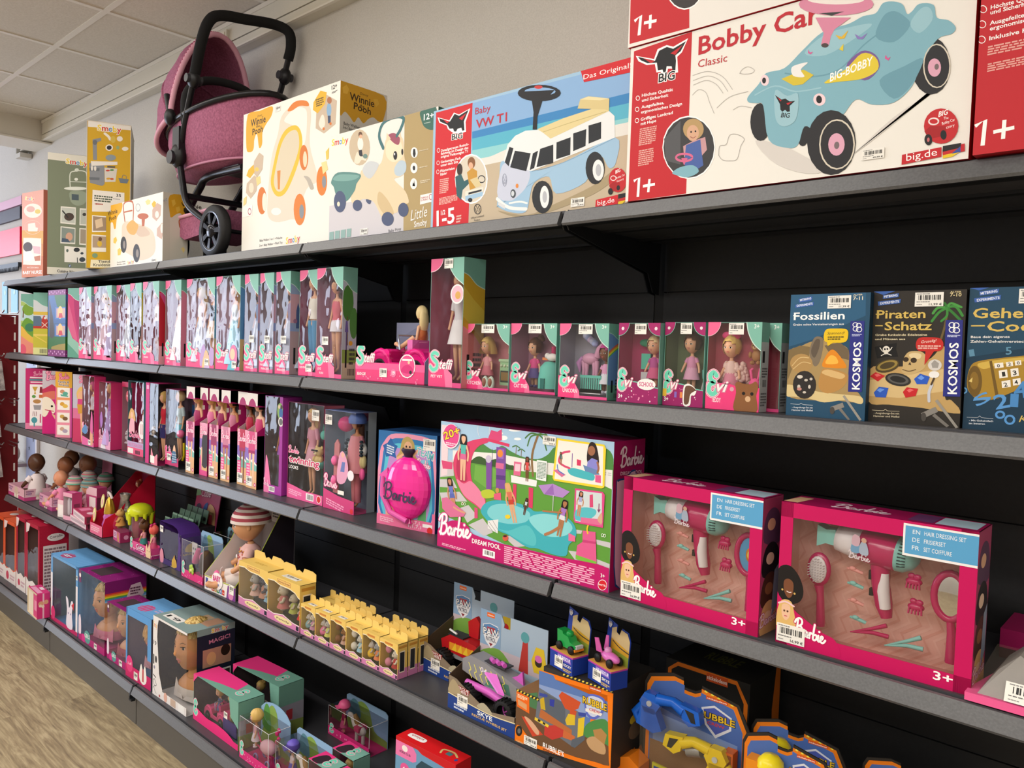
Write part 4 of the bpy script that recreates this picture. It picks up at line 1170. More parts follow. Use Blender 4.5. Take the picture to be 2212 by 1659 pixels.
ART['pool', 'F'] = '''P a9cbe8 10 1000 998 1000 996 886 7 848
E f4f6f8 476 999 39 6 0 11
E f4f6f8 405 930 27 4 0 18
E f4f6f8 491 936 21 3 0 10
E f4f6f8 384 960 20 3 0 12
s 4f8a45 146 801 217 874 268 874 346 829 400 871 454 840 527 812 609 812 664 854 704 916 781 914 867 922 954 953 999 887 997 680 574 725 163 709
P e8e8e6 86 782 374 809 603 795 996 813 997 680 961 701 606 711 222 699 88 694
L c8c8c8 708 792 991 797 709 753 3
s 3a5a2c 221 737 263 767 320 748 375 767 443 739 473 737 458 692 222 699
P 5f9c3c 4 678 222 707 471 703 612 717 961 701 996 687 1000 162 432 147 2 265
P 72ac48 236 697 445 690 460 602 312 535 232 585
P c9c6cc 4 678 88 707 99 582 3 552
P c9c6cc 0 534 92 554 123 491 2 472
P c9c6cc 5 427 139 467 193 403 19 359
P c9c6cc 142 338 201 379 260 309 197 239
P c9c6cc 204 224 296 301 362 214 307 168
P c9c6cc 423 207 496 225 600 192 498 144
P c9c6cc 791 214 840 222 999 192 1000 161 830 157
P c9c6cc 825 371 859 373 854 349 820 342
P c9c6cc 930 334 1000 334 1000 298 934 303
P e8d4dc 4 972 55 971 53 581 10 558
P d84a7a 11 688 88 685 86 632 21 623
S 8a6a44 19 608 987 578 838 586 687
S 4a7a3a 11 608 987 567 989 536 951
S 4a7a3a 11 608 987 567 965 550 897
S 4a7a3a 11 608 987 641 1008 667 965
S 4a7a3a 11 608 987 654 986 674 927
S 4a7a3a 11 608 987 636 960 657 884
S 8a6a44 5 486 878 484 821
S 4a7a3a 8 463 874 484 886 506 873
S 8a6a44 5 516 859 515 810
S 4a7a3a 8 496 851 514 867 535 854
S e8e8f0 4 250 1016 248 956 259 915
S e8e8f0 4 321 1001 321 950 330 918
P d8487c 316 920 332 977 370 970 396 995 399 913 372 898 316 907
P 7d4ca0 367 857 425 859 429 554 372 549
P 9a6ac0 380 843 414 845 412 774 379 772
E e88a3a 391 812 17 3 -1 29
P d86a9a 367 740 416 742 414 700 366 698
P 5a3a80 370 649 427 653 426 620 371 616
P 7d4ca0 306 745 341 748 343 534 312 526
E c8c0d8 321 757 18 3 -1 29
S 6a5a8a 4 343 836 346 535
l d83a66 22 309 902 444 881
s d8406c 309 913 253 897 181 859 116 779 93 678 114 559 170 441 244 390 306 355 305 474 255 513 217 582 208 683 223 781 261 847 314 883
s e884a8 118 560 167 536 218 565 299 464 302 363 244 399 169 449
s b83058 118 718 146 793 196 836 195 750 179 660 189 567 145 548 117 612
P d8487c 241 372 262 369 264 293 243 287
P e06a94 476 770 519 770 515 670 475 670
P f0c8d8 483 755 513 756 510 703 481 701
P d83a66 475 606 494 606 496 470 474 472
P d83a66 565 602 591 600 591 454 568 457
P f0f0f0 460 667 611 659 608 614 463 613
D 554 640 552 817 7a4a30 3a2018 d84a4a d84a4a
s b8c83a 281 502 326 530 364 518 362 479 299 456
P e05a80 361 504 403 523 407 465 362 463
E c89a50 381 534 11 3 -1 20
s 3fb0be 282 357 314 425 383 461 490 472 568 457 606 437 674 455 764 447 819 400 829 318 793 252 781 175 712 161 626 176 563 168 457 222 395 237 318 299
s 7fd0d8 323 355 356 417 451 450 549 436 579 404 552 344 454 304 359 310
s 8ad8de 573 378 632 426 717 440 777 425 810 374 768 309 673 280 610 316
s 57c0c8 388 251 456 254 559 325 611 268 613 196 562 188 456 230
P e8e8ea 328 293 393 320 392 215 330 234
S 5a5a60 3 335 287 382 224
S 5a5a60 3 359 302 392 244
S 5a5a60 3 331 260 361 222
P b48ad0 619 627 699 657 790 622 754 572 653 571
P 9a6cba 699 657 707 580 653 571
S e0d8e8 5 703 575 703 461
D 159 560 158 916 e8b898 1c1414 5ab8b0 d86a9a
D 494 323 440 602 e0a880 d8b060 d8705a c8442c
D 544 394 559 520 5a3424 1c1010 c0d8e0 5a3424
D 117 278 69 558 c88a68 2a1810 6a78c8 5a68b8
P d8709a 22 387 57 404 187 315 174 281 84 251 28 308
S d8a080 14 105 337 143 320 180 313
D 739 299 770 557 b07850 1c1010 a878c8 e0e0e8
S b07850 12 752 467 692 458 650 452
S b07850 20 749 372 702 319 666 289
E f0d030 450 356 16 4 0 16
E d85a44 440 196 17 5 -1 23
E 4a1c1c 438 209 12 4 0 8
P e05c94 863 376 927 384 931 312 938 163 832 185 838 267 864 298
P c8407c 865 314 931 319 931 304 864 295
P 7ac040 832 200 938 187 932 155 832 172
S f0c82a 12 895 441 885 396 889 363
P e8709c 791 338 826 325 827 287 792 284
P f2d838 712 980 954 975 963 950 962 693 948 682 705 680 697 699
P f2efe8 721 966 950 962 953 700 707 693
s 2a1c1c 871 862 877 954 893 982 916 961 932 859 920 797 893 799
E a06a4c 893 923 18 3 -1 33
P 8b8ad8 876 848 896 875 924 865 932 799 870 794
P 6a88b8 853 821 926 798 937 771 871 757
S a06a4c 16 924 850 931 814 926 783
s 4ab8c4 776 775 808 789 871 779 910 765 908 727 867 725 792 739
S d84a74 15 782 899 741 876 728 819 755 794 785 784
S 7d4ca0 6 797 886 797 794
P d83a66 821 853 843 849 842 811 822 811
P e05c94 916 766 943 768 945 716 917 718
D 740 798 736 887 a06a4c 1c1010 3a6a6a 3a6a6a
P d8709a 700 751 720 763 766 734 746 714
S 5a7ac8 8 720 794 727 757 757 736
P e0488c 817 653 956 661 966 642 963 423 823 418 815 441
P d0dce0 824 641 952 650 957 436 825 431
P d84a7a 892 625 908 633 912 547 894 542
s 5ac0cc 824 501 866 535 922 535 923 497 880 448 826 440
D 839 467 851 638 c88a68 2a1810 a8a8d8 d8d8e8
P e0709c 851 463 956 477 957 436 852 428
S 8a3a6a 7 940 577 940 524
P 8a3a6a 932 537 949 542 940 517
s d8a890 935 471 955 521 957 447
s c4106c 0 120 32 174 100 231 167 235 212 209 239 165 432 147 712 153 1000 164 1000 0 593 0 0 0
P c4106c 0 84 432 147 1000 164 1000 0 593 0 0 0
K ffffff d84a90 156 11 106 225 126
T ffffff 36 235 96 414 100 b DREAM POOL
L f4b8d4 35 37 195 34 34 14 2
P ffffff 306 74 381 73 382 21 305 21
V 1c1c1c 316 67 372 66 373 35 316 34
L f4b0d0 437 139 930 139 438 8 9
T ffffff 27 961 92 981 93 b 3+
E ffffff 971 43 22 8 -1 36
E d8202c 971 43 20 7 -1 32
T ffffff 12 953 36 989 37 b MATTEL
E f0e8f0 76 890 59 9 -2 98
E e04a8c 76 893 54 9 -2 91
T f4dc28 64 34 854 137 920 bOa02060 20+
L f8d8e8 42 843 115 840 43 814 2
P f0f4f4 609 808 665 807 664 665 608 668
L 6a8a7a 613 797 662 797 611 677 12
S d8506c 5 163 396 171 380
O ffffff 3 165 380 7 2 0 10
O ffffff 3 180 382 7 2 0 10
O ffffff 3 962 374 5 2 0 10
O ffffff 3 973 374 5 2 0 10
B 639 988 710 986 708 925 639 925 59,99 €'''
ART['pool', 'R'] = '''K f0d8e4 8a0c4c 127 211 828 954 834
T f0d0e0 24 221 772 930 761 b DREAM POOL
s 2a4a8a 99 677 122 743 366 748 764 748 897 36 177 29
s e8b8d0 126 676 158 730 368 737 766 737 894 52 210 42'''
ART['rubble', 'F'] = '''P ef7a10 0 204 0 604 255 592 244 942 1000 982 1000 133 0 0
P 5a7ab8 244 932 978 946 963 709 799 636 743 356 256 566
P 8aa0d0 249 773 695 809 961 744 957 635 256 566
s 4a8a4a 738 500 831 614 957 653 974 359 743 356
s 6a4c34 0 453 182 611 256 566 742 392 973 394 985 186 430 96 33 61
P 4a7a50 0 550 235 671 250 468 39 473
s c09a70 759 364 837 437 934 393 937 287 810 280
P b0844e 819 501 897 554 954 509 934 393 837 437
P 6a707c 251 735 701 629 710 341 615 222 218 339
P 58606c 305 701 533 666 541 410 295 450
P c8a82a 264 607 307 645 329 503 276 499
P c8502a 462 729 494 789 689 751 667 669 602 613 534 611
P c8502a 584 633 651 634 632 470 581 484
P d8b830 569 571 636 582 640 473 557 436 538 483
P e0c030 670 560 735 607 725 385 669 340
P 3a4aa0 668 633 749 654 743 611 672 594
P 3a4aa0 256 680 345 689 342 660 257 639
P 303ca0 369 652 421 665 415 578 371 578
P b86a3a 276 499 609 404 610 349 261 397
P c8442c 66 320 145 326 312 211 197 138
s d8a888 99 325 173 319 267 228 232 183
P c03a34 326 322 430 378 525 366 528 292 410 199 321 215
P c86a3a 525 366 644 347 637 288 519 279
P e8c83a 217 377 370 351 362 319 213 341
P 22201e 253 370 280 365 274 342 247 343
P 22201e 307 360 334 354 328 332 303 336
P 58606c 612 295 741 410 743 356 648 220 606 218
P e8681a 7 592 147 577 153 387 12 413
P d8a070 19 504 122 480 124 413 25 438
L f8e0c0 13 569 129 560 15 521 3
P 2a2624 0 602 12 617 254 613 255 594
Z 2a2624 e8d04a 23 -3 608 255 589 7
Z 2a2624 e8d04a 37 488 996 1038 1002 14
P ef7a10 403 938 1000 971 981 867 1000 941 422 899
P ef7a10 947 933 1000 941 1000 133 983 238
s ef7a10 0 130 47 204 199 81 431 78 684 127 878 168 1000 168 1000 133 0 0
P c8501c 763 973 886 979 888 935 769 930
T ffffff 18 777 943 881 948 b nickelodeon
s 5a6ac8 727 822 806 892 918 885 922 762 831 623 749 650
s c8d0e8 744 811 807 870 903 861 903 771 830 650 762 674
T e8c030 75 710 760 945 763 bO3a2a10 RUBBLE
P e8e4e0 739 709 907 720 893 687 741 674
T c83028 32 777 699 884 706 b CREW
T ffffff 60 315 71 538 63 b RUBBLE'S
T 1c1c30 30 316 34 539 37 b WORKSHOP PLAYSET
E 22201e 46 135 37 17 -2 62
E 6a6a6a 46 135 18 9 -1 31
P e8d83a 0 163 1 164 2 145 0 143
T f8c890 27 16 -5 100 -8 b WARNING
L f8c890 17 -29 110 -19 17 -48 1
B 106 115 248 124 252 20 106 8 19,99 €'''
# ---------------------------------------------------------------- top shelf
printed('nurse', 'toy_box', 'narrow pink and orange baby nurse box at the far left end of the top shelf', 'box', 'dfa597', 'b86a58', '6a3a30')
printed('green', 'toy_box', 'grey green toy kitchen box beside the tall yellow box', 'box', '7d866f', 'b8b0a0', '3a2a22')
printed('yellow', 'toy_box', 'tall yellow toy shop box with grey market stall picture', 'box', 'd4a91e', '9a958a', '3a2a22', 'd8cfbc')
printed('poohride', 'toy_box', 'white and honey yellow ride-on car box in front of the pram wheels', 'box', 'f0ebe2', 'c9c3b6', 'e8e2d6')
printed('walker', 'toy_box', 'white box showing a baby walker with orange wheels, yellow printed side', 'box', 'f3efe6', 'cfcac2', 'e8e2d6')
printed('pony', 'toy_box', 'white and olive box showing a beige ride-on pony with trailer', 'box', 'ebe7e1', '2f5a4e', '2f5a4e')
printed('vw', 'toy_box', 'red and beach blue box showing a light blue ride-on van', 'box', '9fc3e0', 'b81a26', 'e8e4de')
printed('bobby', 'toy_box', 'large white and red corrugated box showing a teal ride-on car', 'box', 'eeece6', 'b81a26', 'a01822')
printed('top', 'toy_box', 'red and white box stacked on the teal ride-on car box', 'box', 'ece9e4', 'b81a26', 'b81a26')
printed('red', 'toy_box', 'plain red box at the right end of the top shelf', 'box', 'c11f2b', 'a81822', 'a81822')
# ---------------------------------------------------------------- experiment kits, second shelf
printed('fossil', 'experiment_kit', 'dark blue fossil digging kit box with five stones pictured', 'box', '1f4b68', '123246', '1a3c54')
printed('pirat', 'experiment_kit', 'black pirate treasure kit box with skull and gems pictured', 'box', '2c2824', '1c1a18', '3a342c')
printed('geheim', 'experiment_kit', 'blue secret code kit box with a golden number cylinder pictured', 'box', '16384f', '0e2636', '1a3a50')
printed('pool', 'doll_pool_box', 'large box showing a doll pool with pink slide and palm trees', 'box', 'a9cbe8', 'a3145c', '7a1048')
x, y, z, w, d, h, rot = OVER['rubble']; t = thing('playset_box', 'orange and dark grey workshop playset box with digger scene', 'box', (x, y, z), rot)
g = G(); k = .077; g.box(k, 0, 0, w, d, h, '34312f'); g.box(0, 0, 0, k, d * .9, h * .60, '34312f'); g.box(.001, .001, h * .60, k, d * .9, h * .605, '8a6440'); g.box(0, d * .9 - .004, h * .6, k, d * .9, h * .98, 'd8701a'); draw(faces(g, w, d, h)[0], ART['rubble', 'F'], t)
R = faces(g, w, d, h)[1]; R.P('d8701a', [(0, 0), (.9, 0), (.85, .14), (.75, .14), (.72, .2), (.6, .16), (.55, .22), (.4, .15), (.35, .2), (.2, .12), (0, .1)]); R.E('c8b030', .55, .55, .14, .06); R.E('6a5a4a', .55, .42, .16, .1); g.build('carton', t)
# ================================================================ window boxes
class WB:
    """cardboard box with a clear front: carton, clear_window and what is tied inside"""
    def __init__(s, name, label, loc, w, d, h, rot=0, outer='d8417f', inner='c9a0b4', side=None, top=None, group=None, cat='doll box', fl=0, fr=0, ft=0, fb=0, frame=None, wav=0, open_side=False, noside=False, floor=None):
        s.t = thing(name, label, cat, loc, rot, group); s.w, s.d, s.h = w, d, h; s.g = g = G(); side = side or outer; top = top or side; e = .0012; s.wav = wav; s.open_side = open_side
        g.box(0, d - e, 0, w, d, h, outer); g.quad((e, d - .0015, e), (w - e, d - .0015, e), (w - e, d - .0015, h - e), (e, d - .0015, h - e), inner)
        g.box(0, 0, 0, w, d, e, floor or outer)
        if ft >= 0: g.box(0, 0, h - e, w, d, h, top)
        if not noside:
            g.box(0, 0, 0, e, d, h, side)
            if not open_side: g.box(w - e, 0, 0, w, d, h, side)
            g.quad((e + .0003, 0, 0), (e + .0003, d, 0), (e + .0003, d, h), (e + .0003, 0, h), inner)
            if not open_side: g.quad((w - e - .0003, 0, 0), (w - e - .0003, d, 0), (w - e - .0003, d, h), (w - e - .0003, 0, h), inner)
        fr_ = frame or outer
        if fl: g.box(0, -.0005, 0, fl, .0008, h, fr_)
        if fr: g.box(w - fr, -.0005, 0, w, .0008, h, fr_)
        if ft > 0: g.box(0, -.0005, h - ft, w, .0008, h, fr_)
        if fb: g.box(0, -.0005, 0, w, .0008, fb, fr_)
        s.F = Face(g, (0, -.0006, 0), (w, 0, 0), (0, 0, h)); s.R = Face(g, (w, 0, 0), (0, d, 0), (0, 0, h)); s.T = Face(g, (0, 0, h), (w, 0, 0), (0, d, 0)); s.I = Face(g, (0, d - .0016, 0), (w, 0, 0), (0, 0, h))
    def done(s):
        s.g.build('carton', s.t); m = clear(s.wav) if s.wav else clear(); w, d, h = s.w, s.d, s.h
        g = G(); K = 1
        g.quad((.001, .0002, .001), (w - .001, .0002, .001), (w - .001, .0002, h - .001), (.001, .0002, h - .001), m)
        if s.open_side: g.quad((w - .0005, .0002, .001), (w - .0005, d - .001, .001), (w - .0005, d - .001, h - .001), (w - .0005, .0002, h - .001), m)
        g.build('clear_window', s.t); return s.t
def quarter(f, c, u, v, ru, rv, a0, rim=None):
    n = 8; p = [(u, v)] + [(u + ru * math.cos(a0 + PI / 2 * i / n), v + rv * math.sin(a0 + PI / 2 * i / n)) for i in range(n + 1)]
    f.P(c, p)
    if rim: f.S(rim, .006, p[1:], False, False)
def side_art(f, kind):
    if kind == 'plain': return
    teal = '74a89c'
    bgc = {'castle': '8f9cc0', 'park': 'b0b4c4', 'yellow': 'c8a032', 'red': 'b82032', 'sea': '5a8cba', 'farm': 'a8c070', 'barn': 'ccd0d6', 'pinkwave': 'c03a72', 'pink': 'd87a96', 'teal': '74a89c', 'rainbow': '6a88c0'}[kind]
    f.R(bgc, 0, 0, 1, 1)
    if kind == 'castle':
        f.R('c898a8', 0, .5, 1, .78); f.P('4a5a8a', [(.35, .45), (.35, .62), (.45, .7), (.55, .64), (.62, .82), (.7, .64), (.95, .6), (.95, .45)]); f.P('8a98c8', [(0, .5), (.4, .42), (1, .52), (1, .38), (0, .38)]); f.R('b0929c', 0, 0, 1, .42); f.E('9a6a8a', .3, .52, .12)
    if kind == 'park':
        f.E('4a7a3a', .35, .68, .4, .16); f.E('4f8240', .8, .5, .3, .14); f.P('6a5030', [(.3, .56), (.36, .56), (.4, .3), (.3, .3)]); f.S('5a4a7a', .012, [(.3, .15), (.3, .42)]); f.P('6a5a9a', [(.18, .42), (.42, .42), (.36, .52), (.24, .52)]); f.R('88a050', 0, .1, 1, .26); f.E('d8a03a', .6, .32, .14); f.R('c8b8a0', 0, 0, 1, .14)
    if kind == 'yellow': f.P('d2b448', [(0, .55), (.4, .48), (1, .36), (1, .6), (.5, .68), (0, .78)]); f.P('d88a90', [(0, .48), (.5, .42), (1, .3), (1, 0), (0, 0)])
    if kind == 'red': f.P('cc4a84', [(0, .85), (.4, .72), (.8, .45), (1, .3), (1, .8), (.5, .9)]); f.R('e09aa8', .0, .0, 1, .22)
    if kind == 'sea': f.P('3f6fa0', [(.2, .3), (.25, .6), (.35, .45), (.5, .62), (.55, .45), (.8, .55), (.7, .35)], True); f.R('c8a878', 0, 0, 1, .33); f.E('9a5a9a', .7, .5, .1)
    if kind == 'farm':
        f.R('b8d0d8', 0, .55, 1, .8); f.P('6a9a3a', [(0, .45), (.4, .6), (1, .5), (1, .3), (0, .3)], True); f.E('7aa03c', .55, .74, .45, .1); f.P('6a4a2a', [(.15, .72), (.22, .72), (.2, .6), (.12, .6)]); f.E('3f7a5a', .65, .44, .35, .07); f.P('e0b450', [(0, .46), (.5, .34), (1, .24), (1, .15), (0, .2)], True); f.P('e08a7a', [(0, .3), (.6, .2), (1, .16), (1, 0), (0, 0)]); f.E('d85a74', .12, .06, .28, .1)
    if kind == 'barn':
        f.R('d8b850', 0, .64, 1, .69); f.P('5a7088', [(0, .62), (.5, .62), (.75, .5), (.7, .46), (0, .46)]); f.P('b83a34', [(0, .46), (.58, .46), (.58, .56), (.75, .64), (1, .56), (1, .42), (0, .42)]); f.E('e8e0d8', .82, .59, .08); f.S('e8e0d8', .01, [(.6, .44), (1, .52)]); f.S('e8e0d8', .01, [(.6, .52), (1, .44)]); f.R('c0b840', 0, .1, 1, .42); f.R('e0c868', 0, .3, 1, .33); f.S('e0c860', .014, [(.1, .3), (.9, .2)]); f.R('d8d898', 0, 0, 1, .11); f.bars('4a4a4a', [(.45, .02), (.95, .02), (.95, .09), (.45, .09)])
    if kind == 'pinkwave': f.P('a82a66', [(.5, .85), (1, .78), (1, .3), (.7, .5)], True); f.P('cf5a86', [(0, .8), (.5, .5), (.8, .25), (.4, .3), (0, .45)], True); f.P('8ab8a8', [(0, .45), (.4, .28), (1, .2), (1, 0), (0, 0)]); f.P('5a9884', [(0, .2), (.5, .12), (1, .02), (1, 0), (0, 0)])
    if kind == 'rainbow':
        for i, c in enumerate(('d85a5a', 'e09a3a', 'e8d040', '6ab05a', '5a88d0')): f.S(c, .02, [(0, .62 - i * .02), (.5, .72 - i * .02), (1, .78 - i * .02)])
        f.R('6a9a8a', 0, 0, 1, .2)
    if kind in ('castle', 'park', 'yellow', 'red', 'sea', 'farm', 'barn', 'pinkwave', 'rainbow', 'pink'):
        top = .80 if kind not in ('pinkwave',) else .84
        f.P(teal, [(0, 1), (1, 1), (1, top - .03), (.6, top), (.25, top + .06), (0, top + .08)]); f.S('c8e0d8', .006, [(0, top + .08), (.25, top + .06), (.6, top), (1, top - .03)], True, False)
        if kind not in ('barn', 'farm', 'pinkwave'):
            f.R('1e1e22', .22, .1, .34, .26); f.lines('3a3a3e', (.5, .28), (.9, .28), (.5, .12), 4); f.bars('5a4a4e', [(.4, .03), (.9, .03), (.9, .09), (.4, .09)])
def teal_word(f, x, y, w, h, big='S', rest='teffi'):
    """mint initial with pink rim and thin lettering"""
    if big == 'S': P = [(.34, .92), (.2, 1), (.08, .86), (.16, .66), (.32, .46), (.3, .2), (.14, .1), (.02, .26)]
    else: P = [(.4, .86), (.24, 1), (.08, .86), (.14, .66), (.3, .56), (.08, .46), (.03, .2), (.18, .04), (.36, .1), (.44, .26)]
    q = [(x + a * w, y + b * h) for a, b in P]
    for c, k in (('f4d8e0', .36), ('d8789a', .31), ('f0e0e4', .25), ('6fd8bc', .2)): f.S(c, k * h, q)
    f.T('f4f0f0', .5 * h, x + .42 * w, y + .18 * h, x + w, y + .18 * h, rest, 'biOd8789a')
def steffi(label, x, y, w, d, side, dolls, title='', wav=.006, z=S2 + .0006, h=.325, extra=None, stick=None, inner='c4a6b6', front='d8417f', lipw=.75):
    b = WB('doll_box', label, (x, y, z), w, d, h, 0, 'd0487e', inner, {'castle': '8f9cc0', 'park': 'a8aab0'}.get(side, '74a89c'), '74a89c', 'tall doll boxes on the second shelf', fb=.012, frame='e04a88', wav=wav)
    F = b.F
    quarter(F, 'e0608e', 0, 1, .045 / w, .1, -PI / 2, 'f0c8d4'); F.P('7fb8a8', [(1, 1), (1 - .06 / w, 1), (1 - .052 / w, .93), (1 - .03 / w, .85), (1, .79)]); F.S('d0e8e0', .006, [(1 - .06 / w, 1), (1 - .052 / w, .93), (1 - .03 / w, .85), (1, .79)], True, False)
    F.P('e8407e', [(0, 0), (lipw, 0), (lipw - .02, .10), (lipw * .62, .17), (.1, .24), (0, .27)]); F.P('f078a4', [(lipw * .72, 0), (lipw, 0), (lipw - .02, .10), (lipw * .62, .165)])
    teal_word(F, .04, .115, min(.9, .085 / w), .15)
    if title:
        for i, t in enumerate(title.split('/')): F.T('f8e8ee', .022, .08 + .08 * i, .07 - i * .04, min(.8, .08 + .09 * i + .0062 * len(t) / w), .07 - i * .04, t, 'b')
    side_art(b.R, side)
    for k in dolls: k(b)
    if extra: extra(b)
    if stick: sticker(b.t, (stick[0] * w, -.0016, stick[1] * h), (.032, 0, 0), (0, 0, .024))
    return b.done()
FD = lambda fx, **k: (lambda b: fashion_doll(b.t, b.w * fx, b.d * .55, .012, .285, **k))
pink_card = lambda b: b.I.P('b8285e', [(.08, .35), (.5, .9), (.92, .35), (.8, .05), (.2, .05)], True)
ga = 'boxed dolls at the left of the second shelf'
for lab, x, y, w, h, k, r in (('doll box with painted meadow side, leftmost box on the second shelf', -3.696, -.012, .086, .318, 'farm', 32), ('doll box with red barn side next to the meadow box', -3.531, -.0, .078, .322, 'barn', 38), ('doll box with pink swoosh side beside the purple farm box', -2.985, -.012, .085, .326, 'pinkwave', 17)):
    t = thing('doll_box', lab, 'doll box', (x, y, S2 + .0006), r); g = G(); carton(g, w, .14, h, {'farm': '8ab060', 'barn': 'c8c070'}.get(k, 'c03a72'), '3f6a60', '3f6a60'); side_art(faces(g, w, .14, h)[0], k); g.build('carton', t)
t = thing('doll_box', 'purple edged box with farm scene and two framed pictures', 'doll box', (-3.235, -.02, S2 + .0006), 2); g = G(); carton(g, .22, .07, .322, '3a5a8a', '3a5a8a', '7a2a6a')
for f in faces(g, .22, .07, .322)[:2]:
    f.R('3a62a0', 0, .5, 1, 1); f.P('2f6a34', [(.4, .95), (1, .95), (1, .68), (.6, .72), (.45, .82)], True); f.R('2c6a2c', 0, 0, 1, .3); f.P('46403c', [(.05, .85), (.2, .7), (.3, .55), (.35, .3), (.1, .3), (.1, .5)], True); f.P('9a8a3a', [(.2, .14), (.6, .18), (1, .2), (1, .08), (.2, .1)]); f.R('7a2870', 0, .92, 1, 1); f.R('7a2870', 0, 0, 1, .1)
    for v in (.58, .32): f.R('4a78c0', .42, v - .02, 1, v + .16); f.R('c8a0a0', .48, v, .98, v + .14); f.E('e0c080', .7, v + .08, .14); f.P('c83a4a', [(.6, v), (.85, v), (.8, v + .07), (.65, v + .07)])
    for i in range(9): f.E('e0b0e0', .06 + i * .11, .04 + .03 * (i % 2), .02); f.E('d090d0', .06 + i * .11, .95 + .02 * (i % 2), .02)
g.build('carton', t)
gs = None
steffi('shiny doll box with grey card showing, just right of the pink swoosh box', -2.862, -.004, .150, .055, 'castle', [FD(.5, hair='pink', kind='gown', top='e8d8e8', skirt='d8c8e0')], wav=.012)
steffi('wide shiny doll box with yellow hair band and red top card', -2.703, .004, .205, .055, 'castle', [FD(.3, hair='blond', kind='gown', top='c8d0e8', skirt='e8d0e0'), FD(.7, hair='pale', kind='gown', top='c0a8d8', skirt='c8c0e8')], wav=.012, extra=lambda b: b.I.R('b02048', .05, .8, .95, .98))
steffi('shiny doll box with pale gown, third shiny box from the left', -2.488, .02, .145, .055, 'castle', [FD(.5, hair='brown', kind='gown', top='e0e0f0', skirt='d8e0f0')], wav=.012)
steffi('narrow dark doll box with yellow green side edge', -2.296, .002, .112, .055, 'yellow', [FD(.5, skin='t', hair='black', kind='dress', top='e8e0e0', skirt='3a3440')], wav=.01, inner='7a6a70')
steffi('shiny doll box with red and pink side panel', -2.155, -.004, .150, .055, 'red', [FD(.5, skin='t', hair='brown', kind='dress', top='e8e8f0', skirt='6a3a4a')], 'AMAZING', wav=.01)
steffi('doll box with a bride in a white gown behind clear plastic', -1.985, .012, .135, .055, 'pink', [FD(.5, hair='brown', kind='gown', top='f2eef2', skirt='f0ecf2')], 'WEDDING/DAY', wav=.004, inner='b08898')
def fairy(b): b.F.P('b89ad0', [(.52, .02), (.55, .2), (.66, .26), (.74, .1)], True); b.F.P('b89ad0', [(.82, .06), (.86, .22), (.99, .2), (.97, .04)], True); b.F.P('e0c080', [(.6, 0), (.64, .12), (.72, .2), (.82, .14), (.84, 0)], True); b.F.E('e8b898', .74, .13, .06, .05); b.F.P('d0b0d8', [(.66, 0), (.72, .09), (.8, .09), (.86, 0)])
steffi('wide fairy doll box with a printed winged fairy on the front', -1.812, .016, .218, .055, 'sea', [FD(.28, hair='pale', kind='gown', top='e8e0f0', skirt='d0d8f0'), FD(.7, hair='brown', kind='dress', top='3a3a4a', skirt='e0c8b0')], 'FANTASY FAIRY', wav=.012, extra=fairy, stick=(.68, .03))
def merm(b): b.F.P('d878a8', [(.55, .0), (.6, .2), (.75, .27), (.9, .2), (.85, 0)], True); b.F.E('f0c8a8', .72, .17, .1, .06); b.F.P('5ab8d0', [(.5, 0), (.6, .1), (.8, .1), (.8, 0)])
steffi('mermaid doll box with blue coral side panel', -1.583, .016, .17, .055, 'sea', [FD(.5, hair='blond', kind='gown', top='d8e8f8', skirt='a8d8f0')], 'MERMAID', wav=.012, extra=merm, stick=(.7, .02))
for i, (x, w, sk, hr, tp) in enumerate(((-1.395, .088, 't', 'black', '8aa0d0'), (-1.295, .085, 'd', 'black', 'c8c0e0'), (-1.196, .085, 'p', 'brown', '9a90b8'))):
    steffi('princess doll box in grey gown, %s of three alike with castle side' % ('leftmost', 'middle one', 'rightmost')[i], x, .022, w, .06, 'castle', [FD(.5, skin=sk, hair=hr, kind='gown', top=tp, skirt='c8d0e8')], 'FANTASY/PRINCESS', wav=.004, inner='8a7078', stick=(.4, .3))
steffi('pink based doll box with a brown haired boy doll, half hidden', -1.075, .032, .105, .05, 'plain', [lambda b: fashion_doll(b.t, b.w * .45, b.d * .5, .012, .30, skin='p', hair='red', top='e8e4dc', skirt='4a90c0', kind='trousers', length=0)], 'KEVIN', wav=.003, inner='8a2a54', stick=(.4, .04))
steffi('doll box with a green park scene side panel', -.962, .02, .132, .05, 'park', [FD(.5, hair='brown', kind='mini', top='d86a7a', skirt='e8e8f4')], 'JOG/FUN', wav=.005, inner='a87890', stick=(.25, .3))
def vet(b): b.F.E('f0f0f0', .82, .72, .2); b.F.E('e8b8c8', .82, .72, .17); b.F.E('d8a85a', .84, .71, .08)
steffi('tallest pet vet doll box with teal, yellow and pink side', -.456, .026, .122, .075, 'yellow', [FD(.55, hair='blond', kind='dress', top='e0e0e8', skirt='f0f0f4')], 'PET VET', wav=.006, extra=vet, stick=(.42, .92), inner='a84868')
